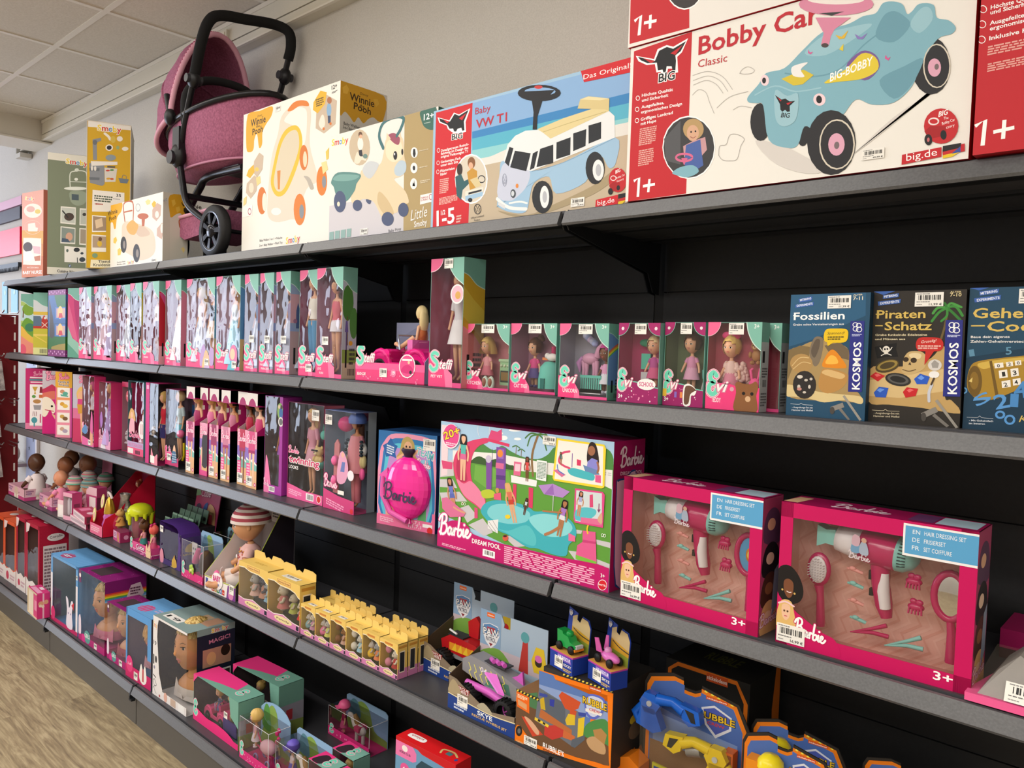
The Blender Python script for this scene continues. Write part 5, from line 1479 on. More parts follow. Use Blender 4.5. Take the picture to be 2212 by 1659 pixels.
# beach car display
t = thing('toy_car_set', 'bright pink toy beach car on a pink display tray, blond doll driving', 'toy car set', (-.765, .022, S2 + .0006), 3)
w, d = .282, .155; g = G(); g.box(0, 0, 0, w, .002, .052, 'e8407e'); g.box(0, 0, 0, w, d, .002, 'e8407e'); g.box(0, d - .002, 0, w, d, .17, '8a90b0'); g.prism([(w - .002, 0, 0), (w - .002, d, 0), (w - .002, d, .17), (w - .002, d * .75, .17), (w - .002, 0, .06)], (.002, 0, 0), '9a8ab0'); g.box(0, 0, 0, .002, d, .052, 'e8407e')
F = Face(g, (0, -.0002, 0), (w, 0, 0), (0, 0, .052)); F.R('f0609a', 0, .62, 1, 1)
for i in range(22): F.E('f48ab4', rnd.random(), rnd.random() * .5, .008)
F.T('ffffff', .16, .03, .3, .16, .3, 'BEACH CAR', 'b'); sticker(t, (.105, -.001, .014), (.03, 0, 0), (0, 0, .024)); F.E('f078a8', .57, .5, .04); F.T('ffffff', .2, .55, .42, .59, .42, '19', 'b'); I = Face(g, (0, d - .0022, 0), (w, 0, 0), (0, 0, .17)); I.R('8f98b8', 0, .3, 1, 1); I.R('b0889a', 0, .25, 1, .5); I.E('d8b060', .68, .82, .08)
g.build('carton', t)
g = G(); g.T = Matrix.Translation((.055, -.0012, .05)); FF = Face(g, (-.052, 0, -.012), (.085, 0, 0), (0, 0, .06)); teal_word(FF, .05, .1, .9, .85); g.build('logo_cutout', t)
g = G(); g.T = Matrix.Translation((.215, -.001, .045)); FF = Face(g, (-.032, 0, -.03), (.064, 0, 0), (0, 0, .064)); FF.E('f4eef0', .5, .5, .5); FF.E('e8508e', .5, .5, .45); FF.P('d8307a', [(.15, .25), (.3, .5), (.6, .55), (.85, .4), (.85, .2)], True); FF.E('2a2a2e', .72, .25, .08); FF.E('e8c8a8', .6, .66, .07); FF.R('f4eef0', .2, .72, .8, .8); g.build('picture_disc', t)
def pink_car(parent, M0, col='f0208a', seat='e070b8', L=.235):
    k = L / .235; g = G(); g.T = M0 @ Matrix.Scale(k, 4); c = M(col, .18); n = 10
    body = [(0, .035), (.005, .058), (.03, .075), (.075, .082), (.085, .075), (.088, .045), (.145, .045), (.15, .075), (.185, .085), (.22, .075), (.235, .05), (.232, .028), (0, .022)]
    g.prism([(x, 0, z) for x, z in body], (0, .095, 0), c)
    for y in (0, .083):
        for cx in (.045, .19): g.lathe([(.043, 0), (.043, .012), (.036, .012)], (0, 0, 0), c, 14, a0=0, a1=PI) if False else g.tube([(cx + .04 * math.cos(a), y + .006, .03 + .046 * math.sin(a)) for a in [PI * i / 8 for i in range(9)]], .0085, c, 6)
    g.box(.088, .004, .03, .145, .09, .045, c); o = g.build('car_body', parent)
    for cx in (.045, .19):
        for y in (-.002, .085):
            g = G(); g.T = M0 @ Matrix.Scale(k, 4) @ Matrix.Translation((cx, y, .026)) @ Matrix.Rotation(-PI / 2, 4, 'X'); g.lathe([(.0, 0), (.016, .0), (.026, -.001), (.029, .003), (.029, .011), (.02, .013), (0, .013)], (0, 0, 0), M('17171a', .4), 20); g.lathe([(0, -.003), (.015, -.003), (.015, 0)], (0, 0, 0), M('3a3a40', .3), 10); g.build('wheel', parent)
    g = G(); g.T = M0 @ Matrix.Scale(k, 4); g.box(.145, .012, .05, .165, .083, .108, seat); 
    for i in range(6): g.box(.143, .018 + i * .011, .06, .146, .022 + i * .011, .105, 'c858a0')
    g.build('seat', parent)
    g = G(); g.T = M0 @ Matrix.Scale(k, 4); g.tube([(.118, .045 + .02 * math.cos(a), .088 + .02 * math.sin(a)) for a in [2 * PI * i / 14 for i in range(14)]], .0022, col, 5, closed=True); g.tube([(.118, .045, .088), (.095, .045, .06)], .003, col, 6); g.build('steering_wheel', parent)
    g = G(); g.T = M0 @ Matrix.Scale(k, 4); g.tube([(.128, .0, .08), (.118, .002, .12), (.118, .093, .12), (.128, .095, .08)], .0028, M('a8b0c0', .2, .6), 6); g.build('windscreen_frame', parent); return o
pink_car(t, Matrix.Translation((.028, .025, .010)))
dl = fashion_doll(t, .178, .085, -.035, .25, hair='pale', top='d87a4a', skirt='d87a4a', kind='mini', rot=-80, length=.2, cut=.46)
g = G(); g.tube([(.175, .06, .125), (.150, .035, .098), (.112, .055, .105)], [.0075, .006, .005], gloss(SKIN['p']), 8); g.ell((.108, .056, .106), (.008, .006, .006), gloss(SKIN['p'])); g.build('arm', dl)
g = G(); pl = clear(.001); g.quad((.02, d * .02, .052), (w - .002, d * .02, .075), (w - .002, d * .75, .17), (.12, d * .98, .17), pl); g.build('clear_cover', t)
# little dolls in window boxes
def evi(label, x, y, w, d, h, title, side, inner, style, fill, stick=True, z=S2 + .0006, name='doll_box', word=('E', 'vi'), open_side=False, wav=.002):
    heart = style == 'heart'
    b = WB(name, label, (x, y, z), w, d, h, 0, 'e0467f' if not heart else 'a02468', inner, {'teal': '74a89c'}.get(side, '7aa89c'), '6f9a90', 'little doll boxes on the second shelf', fb=.006, frame='e04a88', wav=wav, open_side=open_side, floor=inner); F = b.F
    if heart:
        F.P('9a1f64', [(0, 0), (1, 0), (1, .2), (.75, .22), (.5, .26), (.3, .27), (0, .3)]); F.S('74c8b4', .012, [(0, .3), (.3, .27), (.5, .26), (.75, .22), (1, .2)], True, False)
        quarter(F, 'a8286c', 0, 1, .26, .16, -PI / 2, '74c8b4'); quarter(F, 'a8286c', 1, 1, .3, .16, PI, '74c8b4')
        for i in range(20): F.E(('f090b8', 'f4e0e8', 'd85a98')[i % 3], .05 + .9 * rnd.random(), .02 + .2 * rnd.random(), .008 + .012 * rnd.random())
        for u in (.1, .9): F.E('f4e0ea', u, .93, .035)
        F.T('ffffff', .055, .04, .05, .15, .05, '3+', 'b')
    else:
        quarter(F, 'f06a9a', 0, 1, .24, .16, -PI / 2, 'f0c8d4'); F.P('7fbcac', [(1, 1), (.72, 1), (.76, .88), (.86, .76), (1, .68)]); F.S('d0e8e0', .01, [(.72, 1), (.76, .88), (.86, .76), (1, .68)], True, False); F.T('f0f8f4', .05, .86, .93, .95, .93, '3+', 'b')
        F.P('ec3f80', [(0, 0), (.46, 0), (.44, .1), (.36, .19), (.2, .25), (0, .30)]); F.P('f4709e', [(.34, 0), (.46, 0), (.44, .1), (.36, .19)])
        F.T('f8e8ee', .055, .1, .07, min(.4, .1 + .045 * len(title)), .07, title, 'b')
    teal_word(F, .05, .16, .34, .24, *word); side_art(b.R, side); fill(b)
    if stick: sticker(b.t, (w * .40, -.0016, h * .86), (w * .28, 0, 0), (0, 0, h * .13))
    return b.done()
def part(b, name, fn): g = G(); fn(g); g.build(name, b.t)
def stove(g):
    g.box(.098, .03, .012, .135, .06, .07, '9cc89a'); g.box(.095, .028, .07, .138, .062, .076, 'b0d4ac'); g.box(.101, .0285, .02, .132, .030, .048, '3a4038'); g.box(.104, .028, .024, .129, .0286, .044, '8a7040')
    for i in range(3): g.ell((.104 + i * .011, .029, .06), .0035, 'd0e0c0')
def shoes(g):
    for x in (.074, .094): g.ell((x, .004, .016), (.011, .006, .018), 'c8d8cc'); g.ell((x, .0, .018), (.007, .004, .011), '8a5a4a')
def utensils(g):
    for x, c in ((.108, 'c8d8a8'), (.118, '5a9a5a'), (.126, 'e0a0a8'), (.134, 'd890a0')): g.tube([(x, .05, .09), (x + .002, .05, .115)], .002, c, 6); g.ell((x + .002, .05, .122), (.006, .004, .009), c)
evi('doll box with toy stove and pair of green shoes, first of the little doll boxes', -.348, .046, .155, .065, .161, 'KITCHEN', 'teal', 'c8828c', 'pink', lambda b: (small_doll(b.t, .05, .035, .012, .118, hair='blond', style='bob', top='e8a0a8', skirt='d8788a'), part(b, 'toy_stove', stove), part(b, 'toy_shoes', shoes), part(b, 'toy_utensils', utensils)))
def cattree(g):
    g.lathe([(.03, 0), (.03, .02), (.026, .05), (.015, .062), (0, .064)], (.10, .032, .012), '6cc8b8', 18); g.box(.094, .0, .012, .106, .006, .036, '2f6a62'); g.box(.078, .025, .078, .118, .05, .084, 'e88a50'); g.tube([(.1, .04, .07), (.1, .04, .11)], .006, 'c8306a', 8); g.tube([(.118, .045, .08), (.122, .045, .118), (.11, .045, .125)], .005, 'c8306a', 7); g.ell((.112, .02, .085), (.016, .009, .009), 'f0ece8'); g.ell((.098, .02, .088), .007, 'f0ece8'); g.ell((.128, .04, .12), (.012, .01, .008), 'f0ece8')
evi('doll box with mint cat tower and white cats', -.192, .05, .140, .065, .162, 'CAT TREE', 'teal', 'b888a0', 'pink', lambda b: (small_doll(b.t, .047, .035, .012, .118, hair='brown', style='bun', top='d84a8a', skirt='5a4a8a'), part(b, 'toy_cat_tower', cattree)))
def unicorn(g):
    m = clear(.001, 'e8b8d0', .06, 18, 'pink_clear_plastic'); m2 = M('d8a0c0', .2)
    g.ell((.055, .04, .085), (.022, .011, .013), m2); g.tube([(.074, .04, .09), (.082, .038, .108), (.09, .035, .115)], [.009, .008, .006], m2, 8); g.ell((.094, .034, .113), (.011, .007, .008), m2)
    for x in (.038, .046, .066, .073): g.tube([(x, .04, .08), (x + .002, .038, .06), (x, .04, .042)], [.006, .004, .004], m2, 7)
    g.tube([(.034, .04, .088), (.024, .042, .075), (.026, .042, .055)], [.004, .008, .002], 'c890c8', 6); g.tube([(.096, .034, .12), (.1, .034, .132)], [.003, .0005], 'f0e0a0', 5)
    for i in range(5): g.ell((.045 + .006 * i, .036, .135 - .004 * i), .008, ('c8d0f0', 'a8b8e8', 'd8c8f0')[i % 3])
def fence(g):
    g.box(.045, .018, .01, .10, .04, .02, 'e8e8ec'); g.box(.045, .018, .012, .1, .022, .02, '6cc8b8'); g.box(.045, .018, .044, .1, .022, .05, '6cc8b8')
    for i in range(10): g.box(.046 + i * .0058, .019, .02, .049 + i * .0058, .021, .046, '6cc8b8')
evi('doll box with glassy pink unicorn and rainbow side panel', -.014, .014, .131, .055, .160, 'UNICORN', 'rainbow', '9a9aa8', 'pink', lambda b: (small_doll(b.t, .105, .03, .012, .108, skin='d', hair='d04a9a', style='plain', top='e0a0c8', skirt='e0e0ec'), part(b, 'toy_unicorn', unicorn), part(b, 'toy_fence', fence)))
def school(g): g.box(.03, .04, .068, .052, .046, .10, '58c0a8'); g.box(.03, .04, .046, .05, .046, .062, 'd8dce0'); g.box(.028, .03, .022, .052, .045, .042, 'd85a94'); g.ell((.042, .035, .122), (.014, .006, .008), '2f8a6a')
def balloon_word(b): b.F.E('f4f0f0', .72, .24, .22, .07); b.F.T('c83a7a', .055, .55, .215, .9, .215, 'SCHOOL', 'b')
evi('doll box with hearts and a pupil doll in checked pink skirt', .143, .012, .098, .05, .161, '', 'teal', 'b03a6a', 'heart', lambda b: (small_doll(b.t, .068, .03, .03, .108, hair='pale', style='plain', top='b04a90', skirt='d05a8a'), part(b, 'school_things', school), balloon_word(b)))
def dachs(b):
    F = b.F; F.R('e0b840', .0, .11, .1, .2); F.R('8a6ac0', .3, .1, .36, .17); F.R('e88a50', .44, .1, .5, .17); F.P('f4f0ec', [(.53, .02), (.52, .22), (.6, .27), (.72, .26), (.84, .2), (.8, .14), (.72, .13), (.7, .02)], True); F.P('6a4a38', [(.55, .04), (.56, .22), (.64, .25), (.74, .24), (.82, .2), (.7, .15), (.66, .04)], True); F.E('1a1a1a', .82, .2, .015)
def camera_toy(g): g.tube([(.072, .03, .072), (.073, .03, .055)], .004, '5ab8b0', 7); [g.tube([(.073, .03, .055), (.073 + dx, .03 + dy, .028)], .0015, 'd8d8dc', 5) for dx, dy in ((-.006, 0), (.008, 0), (.002, -.008))]
evi('doll box with hearts and a doll in a dress with dogs', .2445, .024, .088, .05, .163, '', 'teal', '6a7a58', 'heart', lambda b: (small_doll(b.t, .045, .03, .03, .115, hair='brown', style='plain', top='d890b8', skirt='e0a8c8'), part(b, 'toy_camera', camera_toy), dachs(b)))
def bear3(g, x, y, z, s, c='a87848', c2='d8b088'):
    g.ell((x, y, z + .5 * s), (.3 * s, .25 * s, .34 * s), c); g.ell((x, y - .03 * s, z + 1.0 * s), (.33 * s, .28 * s, .29 * s), c); g.ell((x, y - .26 * s, z + .93 * s), (.14 * s, .1 * s, .1 * s), c2); g.ell((x, y - .35 * s, z + .97 * s), .035 * s, '2a1a14')
    for q in (-1, 1): g.ell((x + q * .25 * s, y, z + 1.25 * s), (.11 * s, .06 * s, .11 * s), c); g.ell((x + q * .12 * s, y - .26 * s, z + 1.05 * s), .04 * s, '1a1210'); g.ell((x + q * .34 * s, y - .1 * s, z + .55 * s), (.1 * s, .12 * s, .18 * s), c); g.ell((x + q * .18 * s, y - .14 * s, z + .12 * s), (.13 * s, .2 * s, .12 * s), c)
def backpack(g): g.ell((.088, .02, .045), (.013, .008, .016), 'f05a9a'); g.ell((.088, .014, .04), (.009, .005, .009), 'e84a90'); [g.tube([(.088 + q * .006, .02, .058), (.088 + q * .009, .02, .075), (.088 + q * .007, .024, .078)], .0025, 'f05a9a', 6) for q in (-1, 1)]
def fluffy(g):
    r = random.Random(2)
    for i in range(120): a = r.random() * 2 * PI; zz = r.random(); g.ell((.044 + .026 * math.cos(a) * (1 - .3 * zz), .03 + .016 * math.sin(a), .052 + .034 * zz), .0055, 'e8c8c0', 6, 4)
def teddyart(b): F = b.F; F.P('ec3f80', [(0, 0), (1, 0), (1, .27), (.6, .27), (.45, .3), (0, .31)]); F.T('f8e8ee', .055, .12, .08, .3, .08, 'TEDDY', 'b'); teal_word(F, .05, .16, .38, .26, 'E', 'vi'); F.P('8a5a34', [(.56, .0), (.58, .2), (.56, .3), (.62, .33), (.7, .31), (.84, .31), (.93, .34), (.98, .28), (.95, .18), (.96, 0)], True); F.E('1a1210', .72, .2, .03); F.E('1a1210', .87, .2, .03); F.E('d8b088', .8, .14, .05); F.E('d8a0b0', .5, .24, .04)
def teddyside(b): f = b.R; f.R('b8bcc0', 0, 0, 1, .78); f.R('1e1e22', .2, .55, .5, .68); f.lines('4a4a4e', (.2, .5), (.9, .5), (.2, .38), 4); f.bars('3a3a3e', [(.3, .28), (.8, .28), (.8, .36), (.3, .36)]); f.lines('5a5a5e', (.15, .22), (.9, .22), (.15, .06), 5)
for i, (x, y, lab) in enumerate(((.338, .024, 'doll box with teddy bear picture, doll in fluffy pink jacket'), (.3585, .062, 'second teddy doll box standing behind the fluffy jacket one'))):
    evi(lab, x, y, .107, .031, .163, 'TEDDY', 'teal', 'a8485a', 'pink', (lambda b: (small_doll(b.t, .042, .016, .022, .118, hair='blond', style='bow', top='e8c8c0', skirt='d888a0'), part(b, 'fluffy_jacket', fluffy), part(b, 'toy_bear', lambda g: bear3(g, .09, .02, .085, .034)), part(b, 'toy_backpack', backpack), teddyart(b), teddyside(b))) if i == 0 else (lambda b: teddyside(b)), stick=i == 0)
# ================================================================ third shelf (middle)
Z3 = S3 + .0006
def card(name, label, x, y, z, w, d, h, rot, front, side, top, paint, group=None, cat='doll box', edge=None):
    t = thing(name, label, cat, (x, y, z), rot, group); g = G(); carton(g, w, d, h, front, side, top, edge); paint(*faces(g, w, d, h)); g.build('carton', t); return t
def f_act(F, R, T):
    F.R('e080a8', 0, 0, 1, .1); F.script('f0a0c0', 'c02070', .07, .4, .88, .85, .9); F.R('f0d0dc', .22, .84, 1, .865); F.R('4a8a94', .2, .80, 1, .83); F.R('f0d0dc', .25, .765, 1, .785)
    F.R('f4eef0', .22, .06, .95, .74); F.P('c8a040', [(.34, .7), (.62, .7), (.5, .62), (.53, .58), (.43, .58), (.46, .62)]); F.P('8a2a3a', [(.72, .7), (.84, .7), (.86, .6), (.7, .6)]); F.E('5a9a4a', .42, .54, .1, .025); F.R('c8703a', .68, .52, .86, .57); F.E('b88850', .58, .46, .2, .035); F.P('9a9aa0', [(.4, .4), (.8, .4), (.76, .32), (.44, .32)])
    for i in range(3): F.S('7a2a3a', .008, [(.4 + i * .08, .29), (.38 + i * .08, .22)])
    F.E('4a9aa8', .45, .15, .15, .05); F.S('4a9aa8', .02, [(.45, .12), (.45, .05)]); F.lines('d0608a', (.72, .3), (.82, .3), (.72, .06), 1)
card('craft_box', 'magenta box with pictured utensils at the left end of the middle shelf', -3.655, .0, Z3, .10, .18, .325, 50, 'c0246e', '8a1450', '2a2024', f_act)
def f_horse(F, R, T):
    F.R('c8bcc8', 0, .68, 1, 1); F.R('d8909c', 0, .55, 1, .72); F.script('f4a0bc', 'a01860', .15, .2, .86, 1.05, .88); F.P('c03058', [(0, .7), (.5, .79), (1, .68), (1, .6), (0, .62)]); F.P('d87060', [(0, .64), (.6, .68), (1, .62), (1, .55), (0, .58)], True)
    F.P('f0e4d4', [(0, .55), (.3, .58), (.6, .5), (.7, .38), (.55, .32), (.4, .38), (.2, .28), (0, .3)], True); F.E('2a1a1a', .5, .44, .06); F.S('c03058', .012, [(.15, .38), (.6, .36)]); F.P('e8b898', [(.5, .32), (.75, .2), (.95, .15), (.9, .24)], True); F.P('8a90c8', [(.75, .1), (1, .1), (1, .3), (.85, .28)])
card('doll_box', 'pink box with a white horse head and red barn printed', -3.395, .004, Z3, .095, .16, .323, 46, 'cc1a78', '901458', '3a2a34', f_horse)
def f_fam(F, R, T):
    F.R('e890a8', 0, 0, 1, .5); F.R('e89a6a', 0, .5, 1, .76); F.R('e0a83a', 0, .76, 1, 1); F.script('f490b0', 'a82a5a', .09, .22, .88, .82, .9); F.T('4a2a3a', .035, .16, .835, .82, .825, 'Family &', 'bOf8f0e8'); F.T('4a2a3a', .035, .2, .79, .8, .78, 'Friends', 'bOf8f0e8')
    F.R('d8509a', 0, 0, .06, .76); F.R('c8489a', .9, 0, 1, .76)
    for i in range(4):
        v = .04 + i * .19; F.R('f2ece8', .13, v, .86, v + .15); F.E(('c8a090', 'c8a050', 'd8a040', 'c89070')[i], .42, v + .09, .14, .03); F.E(('b0a0b8', '7a5a3a', 'e0b850', '5aa898')[i], .6, v + .06, .16, .03)
    F.P('5aa898', [(.3, .66), (.8, .64), (.75, .62), (.35, .63)])
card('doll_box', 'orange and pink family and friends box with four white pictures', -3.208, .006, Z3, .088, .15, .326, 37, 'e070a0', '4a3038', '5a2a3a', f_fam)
def f_swim(F, R, T): F.R('b8b4c4', 0, .5, 1, 1); F.R('c03060', 0, 0, .9, .35); F.script('f090b0', 'a02050', .1, .5, .88, 1.3, .9); F.P('d8b060', [(.3, .72), (.6, .82), (1, .78), (1, .6), (.5, .6)], True); F.P('dca882', [(.4, .7), (.9, .7), (.9, .05), (.7, .03), (.6, .4)], True); F.P('c8902a', [(.35, .56), (.95, .56), (.95, .44), (.45, .42)]); F.P('c83a7a', [(.4, .64), (.9, .64), (.95, .56), (.38, .56)])
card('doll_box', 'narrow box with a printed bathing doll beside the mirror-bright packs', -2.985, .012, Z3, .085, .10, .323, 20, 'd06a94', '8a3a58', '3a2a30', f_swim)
def barbie(label, x, y, w, d, h, rot=0, wav=.004, dolls=(), art=None, R=None, z=Z3, outer='c8326e', inner='b8909c', group=None, **k):
    b = WB('doll_box', label, (x, y, z), w, d, h, rot, outer, inner, wav=wav, group=group, **k)
    if art: art(b)
    if R: R(b.R)
    for q in dolls: q(b)
    return b.done()
def a1(b): F = b.F; F.P('e060a0', [(0, 0), (1, 0), (1, .06), (.55, .1), (0, .13)]); F.script('f8c8dc', 'd83a80', .12, .03, .2, .5, .2); F.P('5a8ac0', [(.0, .2), (.3, .3), (.5, .22), (.3, .16)], True); F.P('e0a080', [(.68, .04), (.72, .26), (.82, .3), (.9, .24), (.92, .04)], True); F.P('d860a0', [(.7, .24), (.8, .5), (.9, .42), (.92, .2)], True); sticker(b.t, (b.w * .55, -.0014, .006), (.03, 0, 0), (0, 0, .022))
barbie('mirror-bright doll pack with dark trouser leg, left of the pair', -2.872, .016, .148, .05, .323, wav=.011, dolls=[FD(.45, hair='pink', kind='trousers', top='e0d8e8', skirt='17171c')], art=a1)
def a2(b): F = b.F; F.P('e8a8c8', [(0, 0), (1, 0), (1, .12), (.5, .16), (0, .14)]); F.script('f8d0e0', 'c83a88', .13, .04, .14, .6, .14); F.P('a878c8', [(.1, .45), (.25, .55), (.35, .4), (.2, .3)], True); F.P('c088c0', [(.5, .1), (.7, .3), (.9, .2), (.8, .06)], True); F.P('f0e8f0', [(.2, .0), (.3, .08), (.5, .07), (.6, 0)], True)
barbie('mirror-bright doll pack with purple dress, right of the pair', -2.722, .036, .138, .05, .302, wav=.011, dolls=[FD(.5, hair='pale', kind='gown', top='a878c8', skirt='b8a0d8')], art=a2)
def a3(b): F = b.F; F.P('c02a5a', [(0, 1), (1, 1), (1, .93), (0, .93)]); F.E('c84a5a', .6, .8, .22); F.T('f0d0d0', .03, .46, .79, .74, .79, 'PETS', 'b')
barbie('clear doll box with magenta top strip and small pets inside', -2.56, .075, .11, .06, .308, wav=.004, dolls=[FD(.5, hair='brown', kind='dress', top='d87a9a', skirt='8a6aa8'), lambda b: part(b, 'toy_pet', lambda g: (bear3(g, .03, .02, .03, .05, 'd8d0d8', 'f0e8f0'), bear3(g, .085, .018, .02, .05, '8a6ac0', 'b8a0e0')))], art=a3)
def a4(b):
    F = b.F; F.P('e8507e', [(0, 0), (1, 0), (1, .1), (0, .1)]); F.R('b8a0c8', 0, .1, 1, .18); F.T('d83a88', .045, .06, .115, .94, .115, 'NUTCRACKER', 'i'); F.script('e8488c', 'f4d0dc', .09, .1, .24, .8, .25); F.bars('2a2a2a', [(.5, .02), (.8, .02), (.8, .07), (.5, .07)]); F.P('f4ece8', [(.03, .015), (.38, .015), (.38, .085), (.03, .085)])
    F.P('e8a8b8', [(.1, .3), (.3, .32), (.45, .3), (.42, .48), (.3, .58), (.15, .45)], True); F.P('d8a860', [(.05, .48), (.2, .62), (.4, .6), (.5, .46), (.3, .5)], True); F.E('e8b898', .27, .54, .08, .04); F.E('f0e8ea', .9, .36, .2, .12); F.R('b04a5a', .84, .3, .87, .44); F.R('b04a5a', .93, .3, .96, .44); b.I.R('3f808c', 0, 0, 1, 1)
barbie('ballet doll box with teal back card and pink tulle dress', -2.462, .062, .165, .07, .318, wav=.002, dolls=[FD(.62, hair='blond', kind='gown', top='e0a0b4', skirt='e8b0c4')], art=a4, outer='3f7f88', inner='4a8690', side='4a8a94', noside=False)
def spine(b): b.F.P('c81a78', [(0, 0), (.3, 0), (.3, 1), (0, 1)]); b.F.R('f0a0c8', .06, .92, .24, .97); b.F.P('e0889c', [(.5, 0), (1, 0), (1, .14), (.7, .1), (.5, .2)], True); b.F.P('f4ece8', [(.42, .02), (.75, .02), (.75, .11), (.42, .11)])
barbie('doll box with magenta spine, doll in red top and blue shorts', -2.155, .012, .115, .09, .326, wav=.002, dolls=[lambda b: fashion_doll(b.t, .072, .045, .008, .285, hair='blond', kind='shorts', top='c8203a', skirt='2a2a6a', length=.1), lambda b: part(b, 'toy_dog', lambda g: bear3(g, .03, .02, .11, .03, 'e8e0d8', 'f4f0ec'))], art=spine, outer='b02468', inner='3a3038', open_side=True)
def kenart(b): F = b.F; F.P('c02064', [(.02, .03), (1, .03), (1, .14), (.55, .1), (.02, .16)]); F.script('e83a8c', 'f4c8d8', .13, .02, .13, .48, .15); F.P('e8b898', [(.6, .12), (.6, .24), (.7, .3), (.8, .24), (.84, .12)], True); F.P('3a6a94', [(.5, .06), (.55, .22), (.8, .22), (.92, .08)]); [F.E('d8e0e8', .56 + .07 * (i % 5), .09 + .03 * (i // 5), .02) for i in range(20)]; sticker(b.t, (.02, -.0014, .028), (.034, 0, 0), (0, 0, .026)); b.I.E('6a2a5a', .85, .85, .16); b.I.R('2a4a7a', .6, .6, 1, .8)
barbie('clear pack with a blond boy doll in palm print shirt and blue shorts', -2.022, .034, .118, .075, .308, wav=.002, dolls=[lambda b: fashion_doll(b.t, .055, .035, .02, .283, hair='pale', kind='shorts', top='b8ccd4', skirt='6ab0c0', length=0), lambda b: part(b, 'toy_snorkel', lambda g: (g.tube([(.098, .03, .1), (.1, .03, .05), (.092, .028, .03)], .005, 'e0c81a', 7), g.ell((.09, .02, .135), (.02, .014, .016), 'e86a9a')))], art=kenart, outer='8a2a5a', inner='4a3a48', open_side=True, floor='2a2a30')
# slim open-window doll boxes
def slim(label, x, y, skin, hair, top, w=.068, d=.065, h=.327, cut=False, stick=True):
    t = thing('slim_doll_box', label, 'doll box', (x, y, Z3), 0, 'slim pink doll boxes in a row'); g = G(); hl = h * .60; mg = 'b01c68'; e = .0012
    g.box(0, 0, 0, w, d, hl * .93, mg); g.box(0, d - e, 0, w, d, h, mg); g.box(0, 0, h * .86, w, d, h, mg)
    g.prism([(w - e, d, 0), (w - e, 0, 0), (w - e, 0, hl), (w - e, d * .5, hl + .02), (w - e, d * .5, h * .86), (w - e, 0, h * .88), (w - e, 0, h), (w - e, d, h)], (e, 0, 0), mg); g.prism([(0, d, 0), (0, 0, 0), (0, 0, hl), (0, d * .5, hl + .02), (0, d * .5, h * .86), (0, d, h)], (e, 0, 0), 'c8b8bc')
    g.quad((e, d - .002, hl), (w - e, d - .002, hl), (w - e, d - .002, h), (e, d - .002, h), 'c0a0ac')
    F = Face(g, (0, -.0002, 0), (w, 0, 0), (0, 0, h)); F.R('e8a0bc', 0, .4, 1, .60); F.R('8a70c0', 0, .28, 1, .42); F.P('7ab8b0', [(0, .31), (.3, .28), (.6, .3), (1, .25), (1, .17), (0, .2)], True); F.P('e8f0f0', [(0, .32), (.3, .29), (.6, .31), (1, .26), (1, .245), (.5, .28), (0, .295)]); F.R('e0b080', 0, .0, 1, .19)
    F.P('f2ece8', [(0, 1), (1, 1), (1, .87), (.85, .87), (.8, .9), (.65, .935), (.5, .945), (.35, .935), (.2, .9), (.15, .87), (0, .87)])
    if cut:
        F.P('2e2826', [(.3, .12), (.25, .3), (.35, .44), (.6, .48), (.9, .48), (1, .46), (1, .12)], True); F.P('e8b898', [(.05, .05), (.2, .3), (.35, .3), (.3, .1)], True); F.P('d860a0', [(0, 0), (.05, .2), (.2, .22), (.3, .05), (.3, 0)], True); F.R('e04a8c', 0, 0, 1, .06)
    else:
        s_ = SKIN[skin]; F.P(top, [(.24, .6), (.78, .6), (.84, .38), (.2, .38)]); F.P('a02a64', [(.2, .4), (.84, .4), (.84, .36), (.2, .36)]); F.P(s_, [(.26, .37), (.44, .37), (.42, .02), (.32, .02)]); F.P(s_, [(.58, .37), (.78, .37), (.72, .02), (.62, .02)])
        F.R('e84a94', .02, .12, .38, .26); F.lines('f8c0d8', (.06, .25), (.34, .25), (.06, .13), 4); F.E('d8307a', .86, .045, .1); F.E('f4e0e8', .86, .045, .05)
    F.script('f8d0e0', 'd8307a', .09, .05, .47, .95, .475); R = Face(g, (w, 0, 0), (0, d, 0), (0, 0, h)); R.script('c8206c', 'f0a0c4', .42, .62, .52, .62, .30) if False else None
    R.T('d890b4', .12 * .9, .55, .56, .55, .34, 'Barbie', 'iOf0c0d8'); R.R('f0e8e4', .45, .74, .6, .79); g.build('carton', t)
    if stick and not cut: sticker(t, (.004, -.0012, .008), (w * .55, 0, 0), (0, 0, .034))
    fashion_doll(t, w * .5, d * .48, .0, h * .965, skin=skin, hair=hair, top=top, skirt=top, kind='mini', length=.16, cut=.565); return t
for a in (('slim pink doll box, leftmost of the row, blond doll', -1.842, .034, 'p', 'blond', 'a83a6a'), ('slim doll box with a dark cut-out window low in its front', -1.755, .046, 'p', 'blond', 'e07aa8', .060, .065, .327, True), ('slim doll box right of the cut-out one, blond doll in printed top', -1.690, .05, 'p', 'blond', '9a3060', .07), ('slim doll box with dark haired tanned doll in patterned top', -1.598, .049, 't', 'black', 'c87a98', .066), ('slim doll box showing a dark skinned doll in red', -1.499, .060, 'd', 'black', 'b82a4a', .066), ('slim doll box, rightmost of the row, pale black haired doll', -1.420, .051, 'l', 'black', 'd04a80', .07)): slim(*a)
